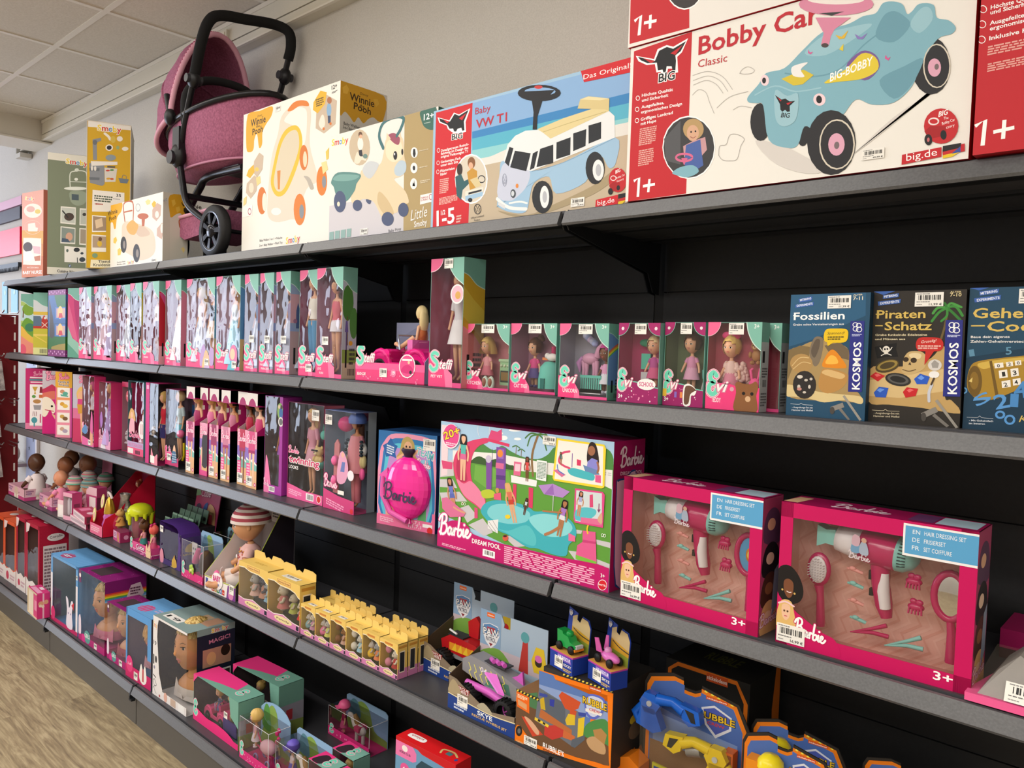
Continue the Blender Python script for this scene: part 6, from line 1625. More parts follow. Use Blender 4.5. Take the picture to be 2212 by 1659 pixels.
def purpart(b): F = b.F; F.P('e878ac', [(0, 0), (.42, .0), (.36, .14), (.28, .26), (.16, .38), (.1, .36), (.06, .2)], True); F.script('f4c0d8', 'd84a90', .07, .0, .08, .35, .06); F.P('a0329a', [(.3, 0), (1, 0), (1, .09), (.3, .09)]); F.R('f0ece8', .3, .02, .62, .075); F.bars('2a3a2a', [(.33, .03), (.58, .03), (.58, .068), (.33, .068)]); F.E('c83a4a', .9, .04, .07); F.R('a0329a', .84, 0, 1, 1); F.E('8ab060', .85, .86, .16, .08); F.E('3a6aa8', .9, .84, .1, .06); F.E('e0c8a0', .8, .9, .06); F.E('4a3020', .93, .9, .06); F.E('e8e4e0', .9, .75, .14); F.E('6a6a6a', .9, .75, .1)
barbie('purple framed doll box, doll in flowered violet swimsuit', -1.310, .056, .112, .07, .325, rot=0, wav=.002, dolls=[lambda b: fashion_doll(b.t, .06, .035, .008, .275, skin='t', hair='a05a6a', kind='mini', top='8a4aa8', skirt='9a50b0', length=.05)], art=purpart, outer='a0329a', inner='6a5a58')
def twinart(b):
    F = b.F; F.P('e8609c', [(0, 0), (1, 0), (1, .1), (.5, .105), (.25, .13), (0, .15)]); F.lines('f4b0d0', (.05, .1), (.42, .08), (.05, .04), 3); F.R('f4f0f0', .55, .02, .76, .09); F.bars('2a2a2a', [(.58, .03), (.74, .03), (.74, .08), (.58, .08)]); F.E('f4f0f0', .9, .055, .06); F.E('d82a2a', .9, .055, .05)
    F.script('f4609c', 'f8e8f0', .07, .03, .475, .33, .475); F.T('c81f5e', .075, .05, .375, .9, .375, 'twinning', 'bOfaf4f4'); F.T('f8f4f4', .035, .05, .31, .32, .31, 'LOOKS', 'b')
    I = b.I; I.R('4a4246', 0, 0, 1, 1); I.R('c06a8a', .45, .3, 1, 1); I.R('b85a80', .5, .3, 1, .48); I.R('3a8a80', .4, 0, 1, .3); [I.S('5a5256', .008, [(.1 + .05 * i, .15), (.25, .35 + .05 * i), (.2, .8)]) for i in range(4)]
    sticker(b.t, (b.w * .68, -.0014, .262), (.04, 0, 0), (0, 0, .034))
def puppy(g): bear3(g, .135, .03, .105, .055, 'e0c888', 'f0e0b0'); g.tube([(.12, .012, .165), (.15, .012, .166)], .003, '1a1a1a', 6); g.ell((.15, .03, .12), (.012, .016, .014), '5ab8a8')
def bag(g): g.ell((.16, .03, .215), (.016, .01, .015), '5ab8a8'); g.tube([(.154, .03, .225), (.16, .03, .25), (.166, .03, .225)], .002, '5ab8a8', 6)
barbie('large clear doll pack, doll in pink checked dress with cream puppy', -1.185, .068, .203, .075, .312, wav=.002, dolls=[lambda b: fashion_doll(b.t, .092, .035, .012, .285, hair='blond', kind='dress', top='d898b0', skirt='e0a8bc', length=.2), lambda b: part(b, 'toy_puppy', puppy), lambda b: part(b, 'toy_bag', bag)], art=twinart, outer='b04a78', inner='4a4246', open_side=True, top='8a4a6a')
def skiart(b):
    F = b.F; F.P('d0407e', [(0, 0), (1, 0), (1, .13), (.5, .15), (0, .2)]); F.lines('f0a0c4', (.1, .11), (.7, .06), (.1, .04), 3); F.script('f8d0e0', 'd83a80', .12, .02, .23, .45, .22); F.R('f4eee8', .48, .17, .68, .21); F.P('e0a0c0', [(.45, .3), (.5, .55), (.65, .6), (.8, .45), (.7, .3)], True); F.P('6a7ab8', [(.55, .4), (.6, .5), (.7, .5), (.68, .4)]); F.E('e8b0a0', .62, .57, .05); F.E('f0e8f0', .88, .38, .1); F.E('d8303a', .93, .03, .05); sticker(b.t, (.004, -.0014, .258), (.036, 0, 0), (0, 0, .03)); b.I.R('90a4b8', 0, .1, 1, .9); b.I.R('3a4a3a', .7, .4, 1, .8); b.I.R('c05a80', .5, .9, 1, 1); b.R.R('9098a0', .6, 0, 1, 1)
def snowboard(g): g.prism([(.035, .01, .05), (.06, .01, .05), (.062, .012, .20), (.05, .012, .215), (.036, .012, .20)], (0, .004, 0), 'd88a90'); g.ell((.05, .006, .15), (.014, .012, .016), 'f070a8'); g.ell((.05, .006, .09), (.014, .012, .016), 'f070a8')
def helmet(g): g.ell((.07, .03, .262), (.026, .026, .024), M('d83a80', .25))
def skiwear(g):
    for s in (-1, 1):
        g.ell((.118 + s * .03, .036, .19), (.012, .013, .022), 'e0e0dc'); g.ell((.118 + s * .033, .034, .155), (.011, .012, .022), 'd8c890'); g.ell((.118 + s * .036, .03, .118), (.009, .009, .018), 'f060a0')
        for k in range(5): g.ell((.118 + s * (.034 + .004 * (k % 2)), .026 - .003 * (k % 2), .175 + .01 * k), (.006, .006, .005), '2a3a44')
    g.lathe([(.027, .0), (.028, .014), (.02, .028), (0, .034)], (.118, .036, .268), '5a74b8', 16); g.lathe([(.022, .23), (.030, .2), (.034, .15), (.038, .12)], (.118, .036, 0), 'd88a94', 16, 1, .8)
barbie('ski doll box, doll in pink snow suit and blue beanie', -.972, .064, .158, .075, .303, wav=.002, dolls=[lambda b: fashion_doll(b.t, .118, .036, .012, .285, skin='t', hair='brown', kind='trousers', top='d88a94', skirt='c8707c', length=.3), lambda b: part(b, 'toy_snowboard', snowboard), lambda b: part(b, 'toy_helmet', helmet), lambda b: part(b, 'ski_clothes', skiwear)], art=skiart, outer='c0487a', inner='90a4b8', open_side=True, noside=False, top='7a8ac0')
# balloon toy
x, y, z, w, d, h, rot = OVER['ball']; t = thing('balloon_box', 'blue and pink box with a shiny pink faceted balloon toy', 'doll box', (x, y, z), rot); g = G(); carton(g, w, d, h, '2f6fae', '1c3f70', '1f4a80'); F = Face(g, (0, 0, 0), (w, 0, 0), (0, 0, h))
F.P('e89ab8', [(.02, .1), (.98, .1), (.98, .8), (.9, .96), (.3, .98), (.1, .88), (.02, .7)], True); F.P('2f7ab8', [(.08, .1), (.93, .1), (.93, .8), (.86, .92), (.3, .93), (.14, .84), (.08, .7)], True); F.P('5ac0d8', [(.12, .1), (.89, .1), (.89, .78), (.8, .87), (.34, .88), (.18, .8), (.12, .68)], True); F.P('b890d0', [(.16, .1), (.85, .1), (.85, .78), (.7, .83), (.36, .83), (.2, .76)], True); F.P('e8a890', [(.16, .45), (.45, .62), (.4, .1), (.16, .1)]); F.P('5aa86a', [(.85, .4), (.85, .1), (.7, .1)]); F.P('8ac8e0', [(.85, .75), (.85, .4), (.68, .1), (.6, .1), (.55, .7)]); F.R('e8709c', 0, 0, 1, .11); F.R('e8709c', .95, 0, 1, .2)
F.P('b8a060', [(.38, .8), (.42, .92), (.52, .96), (.62, .9), (.64, .78), (.7, .7), (.34, .72)], True); F.E('e0b08c', .52, .85, .07, .06); F.P('6a4a9a', [(.42, .72), (.62, .72), (.6, .78), (.44, .78)]); F.S('e0b08c', .025, [(.44, .77), (.34, .72)]); F.S('e0b08c', .025, [(.62, .77), (.72, .86)]); F.E('2a1a14', .49, .855, .014); F.E('2a1a14', .55, .855, .014); F.S('c04a6a', .008, [(.5, .82), (.54, .82)])
F.P('2a62a8', [(.08, .84), (.16, .87), (.22, .93), (.27, .87), (.34, .85), (.3, .78), (.32, .72), (.22, .74), (.14, .72), (.12, .78)]); F.lines('d8e4f0', (.15, .86), (.28, .84), (.15, .76), 4); F.T('6ac0c8', .075, .66, .79, .94, .745, 'TEAM', 'bOf4e0ec'); F.script('f4e0ec', 'c83a80', .08, .68, .67, .9, .655); F.lines('f4b8d0', (.06, .09), (.3, .08), (.06, .03), 3); F.T('f4d0e0', .035, .55, .065, .75, .065, '1,1,7,1', 'b'); F.T('f4d0e0', .035, .56, .025, .78, .025, '1,1,7,1', 'b'); F.R('f4f0f0', .8, .05, .96, .085); F.E('d82a2a', .92, .025, .045)
g.build('carton', t); sticker(t, (w * .78, -.001, h * .84), (.042, 0, 0), (0, 0, .032), '')
g = G(); pk = M('f02a9c', .12, 0, .6)
C = (.118, -.004, .118)
vs = []; fs = []; nu, nv = 24, 14
for i in range(nv + 1):
    a = PI * i / nv; r = .080 * math.sin(a) * (1 if a < PI / 2 else 1 - .12 * ((a - PI / 2) / (PI / 2)) ** 2); zz = .083 * math.cos(a) * (1 if a < PI / 2 else 1.08)
    for j in range(nu): vs.append((C[0] + r * math.cos(2 * PI * j / nu), C[1] + .4 * r * math.sin(2 * PI * j / nu), C[2] + zz))
for i in range(nv):
    for j in range(nu): fs.append((i * nu + j, (i + 1) * nu + j, (i + 1) * nu + (j + 1) % nu, i * nu + (j + 1) % nu))
g.add(vs, fs, pk); g.lathe([(.010, 0), (.016, .01), (.024, .02), (.02, .026)], (.115, -.004, .198), '2a1a34', 14, 1, .5); g.lathe([(.012, -.012), (.006, 0)], (.122, -.004, .03), pk, 10, 1, .6); g.build('balloon', t)
g = G(); g.tube([(.128, -.018, .026), (.07, -.022, .045), (.038, -.02, .09), (.034, -.016, .14)], [.008, .008, .008, .006], M('e060b0', .2), 8); g.prism([(.018, -.016, .14), (.05, -.016, .165), (.052, -.016, .135)], (0, .006, 0), 'e060b0'); g.build('strap', t)
g = G(); g.T = Matrix.Translation((.058, -.0445, .074)); FF = Face(g, (0, .006, 0), (.115, .006, 0), (0, 0, .06)); FF.script('4a3a5c', '-', .75, .0, .2, 1, .1); g.build('lettering', t)
# hair dressing sets
for key, lab, sh in (('hair1', 'pink boxed toy hair dryer set, left of the two, beside the pool box', 0), ('hair2', 'pink boxed toy hair dryer set, right of the two, nearest the right edge', 1)):
    x, y, z, w, d, h, rot = OVER[key]; b = WB('hairdressing_set', lab, (x, y, z), w, d, h, rot, 'c00e5c', 'e8b4a6', 'a8406a', '9a0e50', 'boxed hair dressing sets', 'toy set', fl=.022, fr=.024, ft=.026, fb=.026, frame='c8065c', floor='d0908a'); F, I = b.F, b.I
    for k in range(-8, 26):
        P = [(k * .055 + .03 * (i % 2 * 2 - 1) * 2.2 * .5 + .0, i * .085) for i in range(13)]; P = [(u + v * .35 - .2, v) for u, v in P]; I.S(('dfa394', 'ecbcae')[k % 2], .02, P, False, False)
    F.P('c8065c', [(.07, .0), (.35, .0), (.34, .115), (.26, .15), (.18, .20), (.12, .24), (.07, .26)], True); F.P('191414', [(.0, .36), (.0, .52), (.06, .56), (.12, .5), (.15, .4), (.13, .32), (.06, .29)], True); F.P('7a4a30', [(.035, .44), (.06, .465), (.09, .44), (.088, .36), (.065, .33), (.04, .37)], True); F.S('f0e0e0', .006, [(.055, .375), (.07, .37), (.08, .375)]); F.E('d8b060', .028, .38, .006); F.E('d8b060', .1, .37, .006); F.P('e0b870', [(.0, .12), (.01, .26), (.035, .31), (.08, .31), (.1, .25), (.11, .12)], True); F.P('ecc0a0', [(.03, .27), (.055, .285), (.078, .27), (.076, .2), (.055, .17), (.033, .2)], True); F.E('5a3a22', .045, .235, .006); F.E('5a3a22', .064, .235, .006); F.S('c8506a', .006, [(.048, .2), (.062, .2)]); F.S('f0c8d0', .012, [(.01, .28), (.05, .3), (.1, .28)])
    F.script('ffffff', 'c8065c', .115, .11, .095, .285, .075); F.T('ffffff', .055, .83, .045, .92, .045, '3+', 'b')
    F.R('f2f0f0', .655, .78, 1, .985); F.R('5aa4d4', .665, .795, 1, .972); [F.T('f0f4f8', .028, .7, .925 - i * .05, .735, .925 - i * .05, c, '.') or F.T('f0f4f8', .028, .755, .925 - i * .05, .755 + wd_, .925 - i * .05, tx, '.') for i, (c, tx, wd_) in enumerate((('EN', 'HAIR DRESSING SET', .19), ('DE', 'FRISIERSET', .1), ('FR', 'SET COIFFURE', .13)))]
    b.T.script('f0d0e0', '-', .5, .25, .25, .55, .3); b.T.R('6a3a6a', .66, .15, .78, .9); b.T.R('b0c8d8', .79, .15, .98, .9); b.T.P('e0b890', [(.0, .1), (.08, .1), (.1, .8), (.02, .8)])
    R = b.R
    for v, c, c2 in ((.8, '5a3a5a', 'e0b090'), (.55, '1c1a20', 'e8c8b0'), (.33, '4a2a22', '8a5a3a'), (.12, 'd8a870', 'eac0a0')): R.P(c, [(.1, v - .12), (.15, v + .06), (.5, v + .12), (.85, v + .06), (.95, v - .14)], True); R.E(c2, .45, v + .0, .2, .045)
    R.P('8a9ab0', [(.6, .1), (.95, .2), (.95, .5), (.7, .45)]); R.script('f0d0dc', 'b02a6a', .09, .05, .06, .95, .09)
    dk = M('c0145e', .2, 0, .6); mint = M('8cccc4', .3); wh = M('ecE6e8'.lower(), .25); y0 = .045; t = b.t; rim = 'c0145e'
    rt = Matrix.Translation((.13, y0, .19)) @ Matrix.Rotation(math.radians(5), 4, 'Y') @ Matrix.Rotation(PI / 2, 4, 'Y')
    o = bpy.data.objects.new('toy_hair_dryer', None); COL.objects.link(o); o.parent = t
    g = G(); g.T = rt; g.lathe([(.0, -.046), (.021, -.046), (.024, -.03), (.027, -.005)], (0, 0, 0), wh, 20); g.build('barrel', o)
    g = G(); g.T = rt; g.lathe([(.0275, -.005), (.030, .02), (.030, .045), (.0285, .052)], (0, 0, 0), dk, 20); g.build('body', o)
    g = G(); g.T = rt; g.lathe([(.0285, .052), (.028, .064), (.02, .078), (.008, .085), (0, .086)], (0, 0, 0), mint, 20)
    for i in range(10): a = -PI * .9 + i * .2; g.tube([(.0288 * math.cos(a), .0288 * math.sin(a), .058), (.0255 * math.cos(a), .0255 * math.sin(a), .07)], .0012, '2a4a48', 5)
    g.build('grille', o)
    g = G(); g.prism([(.052, y0 - .012, .176), (.052, y0 - .012, .214), (.068, y0 - .014, .208), (.084, y0 - .014, .21), (.084, y0 - .014, .182), (.068, y0 - .014, .184)], (0, .028, 0), mint); g.build('nozzle', o)
    g = G(); g.tube([(.155, y0, .165), (.157, y0, .13), (.164, y0, .095), (.169, y0, .075)], [.016, .0145, .014, .009], dk, 12); g.build('handle', o)
    g = G(); g.tube([(.163, y0 - .006, .15), (.164, y0 - .008, .12), (.168, y0 - .007, .092)], [.008, .010, .009], wh, 10); g.build('handle_inlay', o)
    g = G(); g.box(.139, y0 - .006, .135, .145, y0 + .004, .15, '1a1a1c'); g.box(.141, y0 - .006, .108, .147, y0 + .004, .12, '1a1a1c'); g.build('switch', o)
    g = G(); FF = Face(g, (.113, y0 - .0312, .168), (.035, 0, -.003), (0, 0, .045)); FF.script('f4e8f0', '-', .3, .0, .1, 1, .1); FF.P('7ab0d8', [(.1, .35), (.5, .35), (.45, .75), (.2, .75)], True); FF.P('b8c8e0', [(.5, .35), (.9, .35), (.8, .75), (.55, .75)], True); FF.E('e8b8a0', .32, .85, .12); FF.E('e8b8a0', .68, .85, .12); FF.P('e8c0d0', [(.15, .9), (.3, 1), (.5, .9), (.45, .6), (.15, .6)], True); g.build('picture', o)
    o = bpy.data.objects.new('toy_hair_brush', None); COL.objects.link(o); o.parent = t
    g = G(); g.ell((.054, y0, .133), (.021, .008, .030), dk, 20, 12); g.tube([(.055, y0, .105), (.058, y0, .09), (.061, y0, .04), (.0615, y0, .033)], [.009, .0065, .008, .007], dk, 10); g.build('handle', o)
    g = G(); g.ell((.054, y0 - .006, .133), (.0155, .004, .024), wh, 16, 8)
    for i in range(6):
        for j in range(9):
            u, v = (i - 2.5) / 3, (j - 4) / 4.6
            if u * u + v * v < 1: g.tube([(.054 + u * .014, y0 - .008, .133 + v * .022), (.053 + u * .015, y0 - .017, .133 + v * .022)], .0009, wh, 4)
    g.build('bristles', o)
    for i, (u, v, c) in enumerate(((.116, .144, 'e8a098'), (.118, .119, '8cccc4'), (.120, .090, 'e8a098'), (.125, .061, '8cccc4'))):
        g = G(); g.tube([(u - .014, y0, v + .001), (u - .004, y0 - .003, v + .002), (u + .012, y0, v - .003)], [.002, .0038, .003], M(c, .25), 8); g.ell((u - .004, y0 - .004, v + .003), (.006, .003, .004), M(c, .25)); g.build('hair_slide', t)
    for u, v in ((.208, .145), (.213, .104)):
        g = G(); g.ell((u, y0, v), (.013, .007, .007), dk); [g.tube([(u + q * .0045, y0 - .004, v), (u + q * .005, y0 - .006, v - .011)], .0017, dk, 5) for q in (-2, -1, 0, 1, 2)]; g.ell((u - .004, y0, v + .009), (.006, .004, .005), dk); g.ell((u + .005, y0, v + .008), (.006, .004, .005), dk); g.build('claw_clip', t)
    for (a, q), (a2, q2), c in (((.112, .036), (.174, .056), 'c0145e'), ((.168, .028), (.227, .05), '8cccc4')):
        g = G(); m = M(c, .25); g.tube([(a, y0, q), (a + (a2 - a) * .6, y0 - .002, q + (q2 - q) * .45), (a2, y0, q2 - .012)], [.001, .0035, .004], m, 7); g.tube([(a, y0, q), (a + (a2 - a) * .6, y0 - .002, q + (q2 - q) * .8), (a2 - .004, y0, q2 + .006)], [.001, .003, .004], m, 7); g.build('beak_clip', t)
    mx, mz = (.262, .133) if sh else (.262, .133); o = bpy.data.objects.new('toy_hand_mirror', None); COL.objects.link(o); o.parent = t; mx += -.0 if sh else -.004
    g = G(); g.tube([(mx + .0235 * math.cos(a), y0, mz + .037 * math.sin(a)) for a in [2 * PI * i / 24 for i in range(24)]], .006, dk, 8, closed=True); g.tube([(mx + .002, y0, mz - .04), (mx + .005, y0, mz - .06), (mx + .006, y0, mz - .105)], [.006, .0075, .0095], dk, 10); g.build('handle', o)
    g = G(); g.ell((mx, y0 - .001, mz), (.0215, .0015, .034), M('c8c8c8', .03, 1.0) if sh else M('5aa0d0', .2), 20, 8)
    if not sh: g.ell((mx + .004, y0 - .0025, mz), (.009, .001, .014), 'd88a2a'); g.ell((mx + .004, y0 - .0032, mz), (.006, .001, .008), 'e8d060')
    g.build('mirror_glass', o); sticker(t, (.002, -.0015, .004), (.05, 0, .0), (0, 0, .032), '16,99 €'); b.done()
# far right of the middle shelf
t = thing('bagged_toy', 'clear bag with white toy on a bright pink tray at the right edge', 'bagged toy', (.80, .0, Z3), 0); g = G(); g.prism([(.0, 0, 0), (.16, 0, 0), (.16, .14, 0), (.02, .14, 0), (0, .02, 0)], (0, 0, .012), 'f0609c'); g.build('tray', t)
g = G(); g.prism([(.015, .008, .012), (.16, .008, .012), (.16, .008, .04), (.06, .05, .07), (.035, .04, .045)], (0, .08, 0), M('a8a4a0', .35)); g.build('toy', t); g = G(); m = clear(.002); g.quad((.005, .003, .012), (.16, .003, .012), (.16, .05, .08), (.03, .05, .08), m); g.build('clear_bag', t); sticker(t, (.05, .0015, .014), (.08, 0, 0), (0, .012, .026), '11,99 €')
card('magenta_box', 'flat dark magenta box lying at the back right of the middle shelf', .80, .24, Z3, .17, .12, .05, 0, '9c1458', '7a1044', 'a81c62', lambda F, R, T: F.R('3a1a24', 0, 0, 1, .35), cat='box')
# ================================================================ fourth shelf
Z4 = S4 + .0006
def baby(name, label, x, y, z, H, rot, skin, top, low, hat=None, group=None, tilt=0):
    """seated baby doll: body > clothes, hat"""
    t = thing(name, label, 'doll', (x, y, z), rot, group); T = Matrix.Scale(H, 4); sk = gloss(skin)
    g = G(); g.T = T; g.add(*BODY['b'], sk, True); head(g, (0, .0, .80), .215, sk, n=(22, 16), baby=1, brow=skin, lip='b8605a', sc=(1.0, 1.0, .98)); b = g.build('body', t)
    g = G(); g.T = T; g.lathe([(.06, .56), (.135, .50), (.165, .36), (.185, .2), (.19, .1), (.12, .03)], (0, .025, 0), M(top, .8), 18, 1, .92)
    for s in (-1, 1): g.tube([(s * .12, .02, .49), (s * .185, -.02, .40)], [.07, .068], M(top, .8), 10); g.tube([(s * .09, -.03, .13), (s * .15, -.18, .125), (s * .165, -.27, .12)], [.11, .095, .085], M(low, .8), 10)
    g.build('clothes', t)
    if hat:
        g = G(); g.T = T; n = 9
        for i in range(n): a0 = i / n * 1.5; a1 = (i + 1) / n * 1.5; g.lathe([(.232 * math.cos(a0), .24 * math.sin(a0)), (.232 * math.cos(a1), .24 * math.sin(a1))], (0, .025, .83), M(hat[i % len(hat)], .9), 22, .92, 1.08)
        g.build('hat', t)
    return t
def tray(label, x, y, w, d, h, c, c2, rot=0, art=None):
    t = thing('display_tray', label, 'tray', (x, y, Z4), rot); g = G(); e = .0015
    for a in ((0, 0, w, e), (0, d - e, w, d), (0, 0, e, d), (w - e, 0, w, d)): g.box(a[0], a[1], 0, a[2], a[3], h, c)
    g.box(0, 0, 0, w, d, e, c2)
    for f, l in ((Face(g, (0, -.0001, 0), (w, 0, 0), (0, 0, h)), w), (Face(g, (w + .0001, 0, 0), (0, d, 0), (0, 0, h)), d)): f.R(c2, 0, 0, 1, .32); f.S('f0e0e4', .04, [(0, .34), (1, .34)], False, False); art and art(f)
    g.build('tray', t); return t
def teddy_print(f): f.E('d8c0b0', .5, .55, .1); f.E('d8c0b0', .5, .3, .12); f.E('f0e4dc', .42, .16, .05); f.E('f0e4dc', .58, .16, .05); f.E('d8c0b0', .43, .75, .03); f.E('d8c0b0', .57, .75, .03); f.R('c8a8c8', .1, .45, .22, .85); f.lines('a06a90', (.05, .9), (.3, .9), (.05, .5), 2)
tray('wide pale pink open tray under the dark baby doll', -4.0, .014, .285, .15, .062, 'e4b4c4', 'c44a84', 0, teddy_print)
baby('baby_doll', 'dark brown baby doll seated in the wide pink tray, feet to the left', -3.76, .085, Z4 + .004, .245, -78, '5a3a2a', 'e8dadc', '5a3a2a')
baby('baby_doll', 'mid brown baby doll sitting behind the dark brown one', -3.66, .20, Z4, .235, -75, '9a6244', 'e0d0cc', 'd8b0b8')
baby('baby_doll', 'brown baby doll at the back beside the white wall', -3.92, .315, Z4, .235, -75, '8a5a40', 'd8c8c8', 'd8b0b8')
baby('baby_doll', 'brown baby doll with big head, rightmost of the large babies', -3.545, .275, Z4, .25, -70, '8a5c44', 'd8d8d0', 'd0c8c8')
tray('small pale pink tray holding the pink clothed little baby', -3.555, .040, .20, .10, .068, 'e0a4c0', 'b84a88', 0, teddy_print)
baby('little_baby_doll', 'little peach skinned baby doll in pink with bare head', -3.385, .09, Z4 + .003, .20, -72, 'e09a78', 'e88ab0', 'e890b4')
st = ('d8c0b8', 'b08aa0', '8fb8a8', 'd0707a', 'b8a8a0')
for x, y, lab, hat in ((-3.235, .105, 'little baby doll in striped hat with a green brim, nearest the front', ('6fb8a0', 'd8c0b8', 'b08aa0', 'd0707a')), (-3.36, .215, 'little baby doll in pink and brown striped hat behind', st), (-3.24, .255, 'little baby doll in dark striped hat with green edge', ('3f9a7a', '8a7a78', 'a08a90', '6a6a68')), (-3.12, .135, 'little baby doll in blue and brown striped hat', ('7aa8a8', 'a08a7a', '5a7a7a'))):
    baby('little_baby_doll', lab, x, y, Z4, .185, -70, 'd8a080', 'e8b8c8', 'e8b8c8', hat)
t = thing('hanger_card', 'tall plain pink card strip standing at the shelf back', 'card', (-3.6, .36, Z4)); G().prism([(0, 0, 0), (.15, 0, 0), (.14, .015, .33), (.01, .015, .33)], (0, .003, 0), 'c87aa0').build('card', t)
def f_pk(F, R, T): F.R('f0c8d4', 0, .75, 1, 1); F.R('f4ecec', .3, .1, .9, .7); R.R('c84a80', 0, .7, 1, 1); R.E('8a4a5a', .5, .38, .3, .2); T.R('d8407e', .1, .1, .9, .9)
card('small_pack', 'white and pink slanted blister pack beside the small pink tray', -3.215, .022, Z4, .05, .07, .085, 15, 'ece4e0', 'd89ab0', 'e8a0bc', f_pk, cat='small pack')
b = WB('small_pack', 'clear fronted pink pack with two white vials', (-3.135, .022, Z4), .075, .05, .135, 12, 'd85a90', 'e8d0d8', 'c84880', 'd8408a', cat='small pack', fb=.02, ft=.02, frame='e8a8c0'); part(b, 'vials', lambda g: [g.lathe([(.008, .0), (.01, .01), (.01, .07), (.005, .085)], (.022 + i * .03, .02, .022), M('e8e0ec', .2), 10) for i in range(2)]); b.R.R('8a3a5a', .2, .2, .8, .6); b.T.P('e888b0', [(.1, .3), (.9, .3), (.7, .7), (.3, .7)]); b.done()
card('small_pack', 'dark pink pack with hanger hole behind the clear vial pack', -3.10, .115, Z4, .10, .05, .16, 8, 'c04a80', '8a3a58', 'd870a0', f_pk, cat='small pack')
def f_flat(F, R, T): F.R('f0dce2', .02, .1, .98, .9); F.R('c8b0bc', .06, .3, .94, .7); T.P('e880a8', [(.1, .2), (.4, .2), (.35, .8), (.12, .8)]); T.E('f0c0d0', .7, .5, .12, .2); R.R('5a2a3a', .1, .1, .9, .9)
card('flat_pack', 'flat pink and white box lying on the shelf, lower of two', -3.085, .036, Z4, .255, .09, .034, -3, 'e0a0b8', 'a83a60', 'd06088', f_flat, cat='box')
card('flat_pack', 'flat pink and white box lying askew on top, upper of two', -3.02, .030, Z4 + .036, .235, .08, .036, -7, 'e0a0b8', 'a02a50', 'b83a60', f_flat, cat='box')
# red angled perfume display
t = thing('perfume_doll_set', 'red slanted display box with gold and violet toy perfume bottle', 'toy set', (-2.775, .020, Z4)); w, d, h = .150, .235, .265; g = G(); e = .002
g.box(0, 0, 0, w, e, .05, 'e06a90'); g.box(0, 0, 0, w, d, e, 'b01030')
for x in (0, w - e): g.prism([(x, 0, 0), (x, d, 0), (x, d, h), (x, d * .86, h), (x, d * .3, .115), (x, .012, .085), (x, 0, .05)], (e, 0, 0), 'cc1238')
g.box(0, d - e, 0, w, d, h, 'a83060'); R = Face(g, (w + .0001, 0, 0), (0, d, 0), (0, 0, h)); R.E('d83a6a', .36, .2, .17, .13); R.P('d8507a', [(.2, .24), (.28, .36), (.5, .36), (.54, .2), (.46, .26), (.26, .26)], True); R.E('d89a8a', .37, .18, .11, .08); R.E('3a1a1a', .32, .19, .018); R.E('3a1a1a', .43, .19, .018); R.P('e0b0c0', [(.26, .36), (.3, .42), (.36, .38), (.4, .43), (.46, .36)]); R.T('f0e8f0', .055, .24, .06, .62, .06, 'YUMMY', 'bOe04a8a'); R.R('8a2a5a', .5, .42, 1, .98) if False else None
F = Face(g, (0, -.0001, 0), (w, 0, 0), (0, 0, .05)); F.lines('f0c0d0', (.1, .8), (.8, .8), (.1, .3), 3); g.build('carton', t)
g = G(); g.lathe([(.012, 0), (.036, .015), (.040, .04), (.03, .062), (.034, .075), (.026, .09)], (.085, .055, .006), M('b85aa8', .3), 18, 1, .8); g.build('bottle', t); g = G(); g.lathe([(.025, 0), (.022, .03), (.014, .06), (.006, .075)], (.085, .055, .096), M('c8a03a', .25, .7), 16); g.build('bottle_cap', t)
g = G(); g.tube([(.06, .06, .17), (.07, .055, .19), (.09, .055, .187), (.1, .06, .165)], .006, 'e8d8d8', 8); g.build('bead_handle', t)
for q, (a, z_, r) in enumerate(((.03, .085, 14), (.045, .145, 22))):
    g = G(); g.T = Matrix.Translation((a - .012, .012 + q * .03, z_)) @ Matrix.Rotation(math.radians(r), 4, 'Y'); g.lathe([(.0, 0), (1, 0), (1, .06), (0, .06)], (0, 0, 0), 'e8dc90', 22) if False else g.prism([(.018 * math.cos(2 * PI * i / 18), 0, .036 * math.sin(2 * PI * i / 18)) for i in range(18)], (0, .002, 0), 'e8dc90'); FF = Face(g, (-.018, -.0001, -.036), (.036, 0, 0), (0, 0, .072)); FF.E('c8b050', .5, .5, .48, .48); FF.E('f0e8b0', .5, .5, .42, .44); FF.E('e0a0a8', .5, .45, .2, .22); g.build('round_tag', t)
small_doll(t, .1, .18, .14, .10, hair='red', style='bun', top='8a5ac0', skirt='d84a7a', name='mini_doll'); g = G(); m = clear(.002); g.quad((0, d * .3, .115), (w, d * .3, .115), (w, d * .86, h), (0, d * .86, h), m); g.build('clear_cover', t)
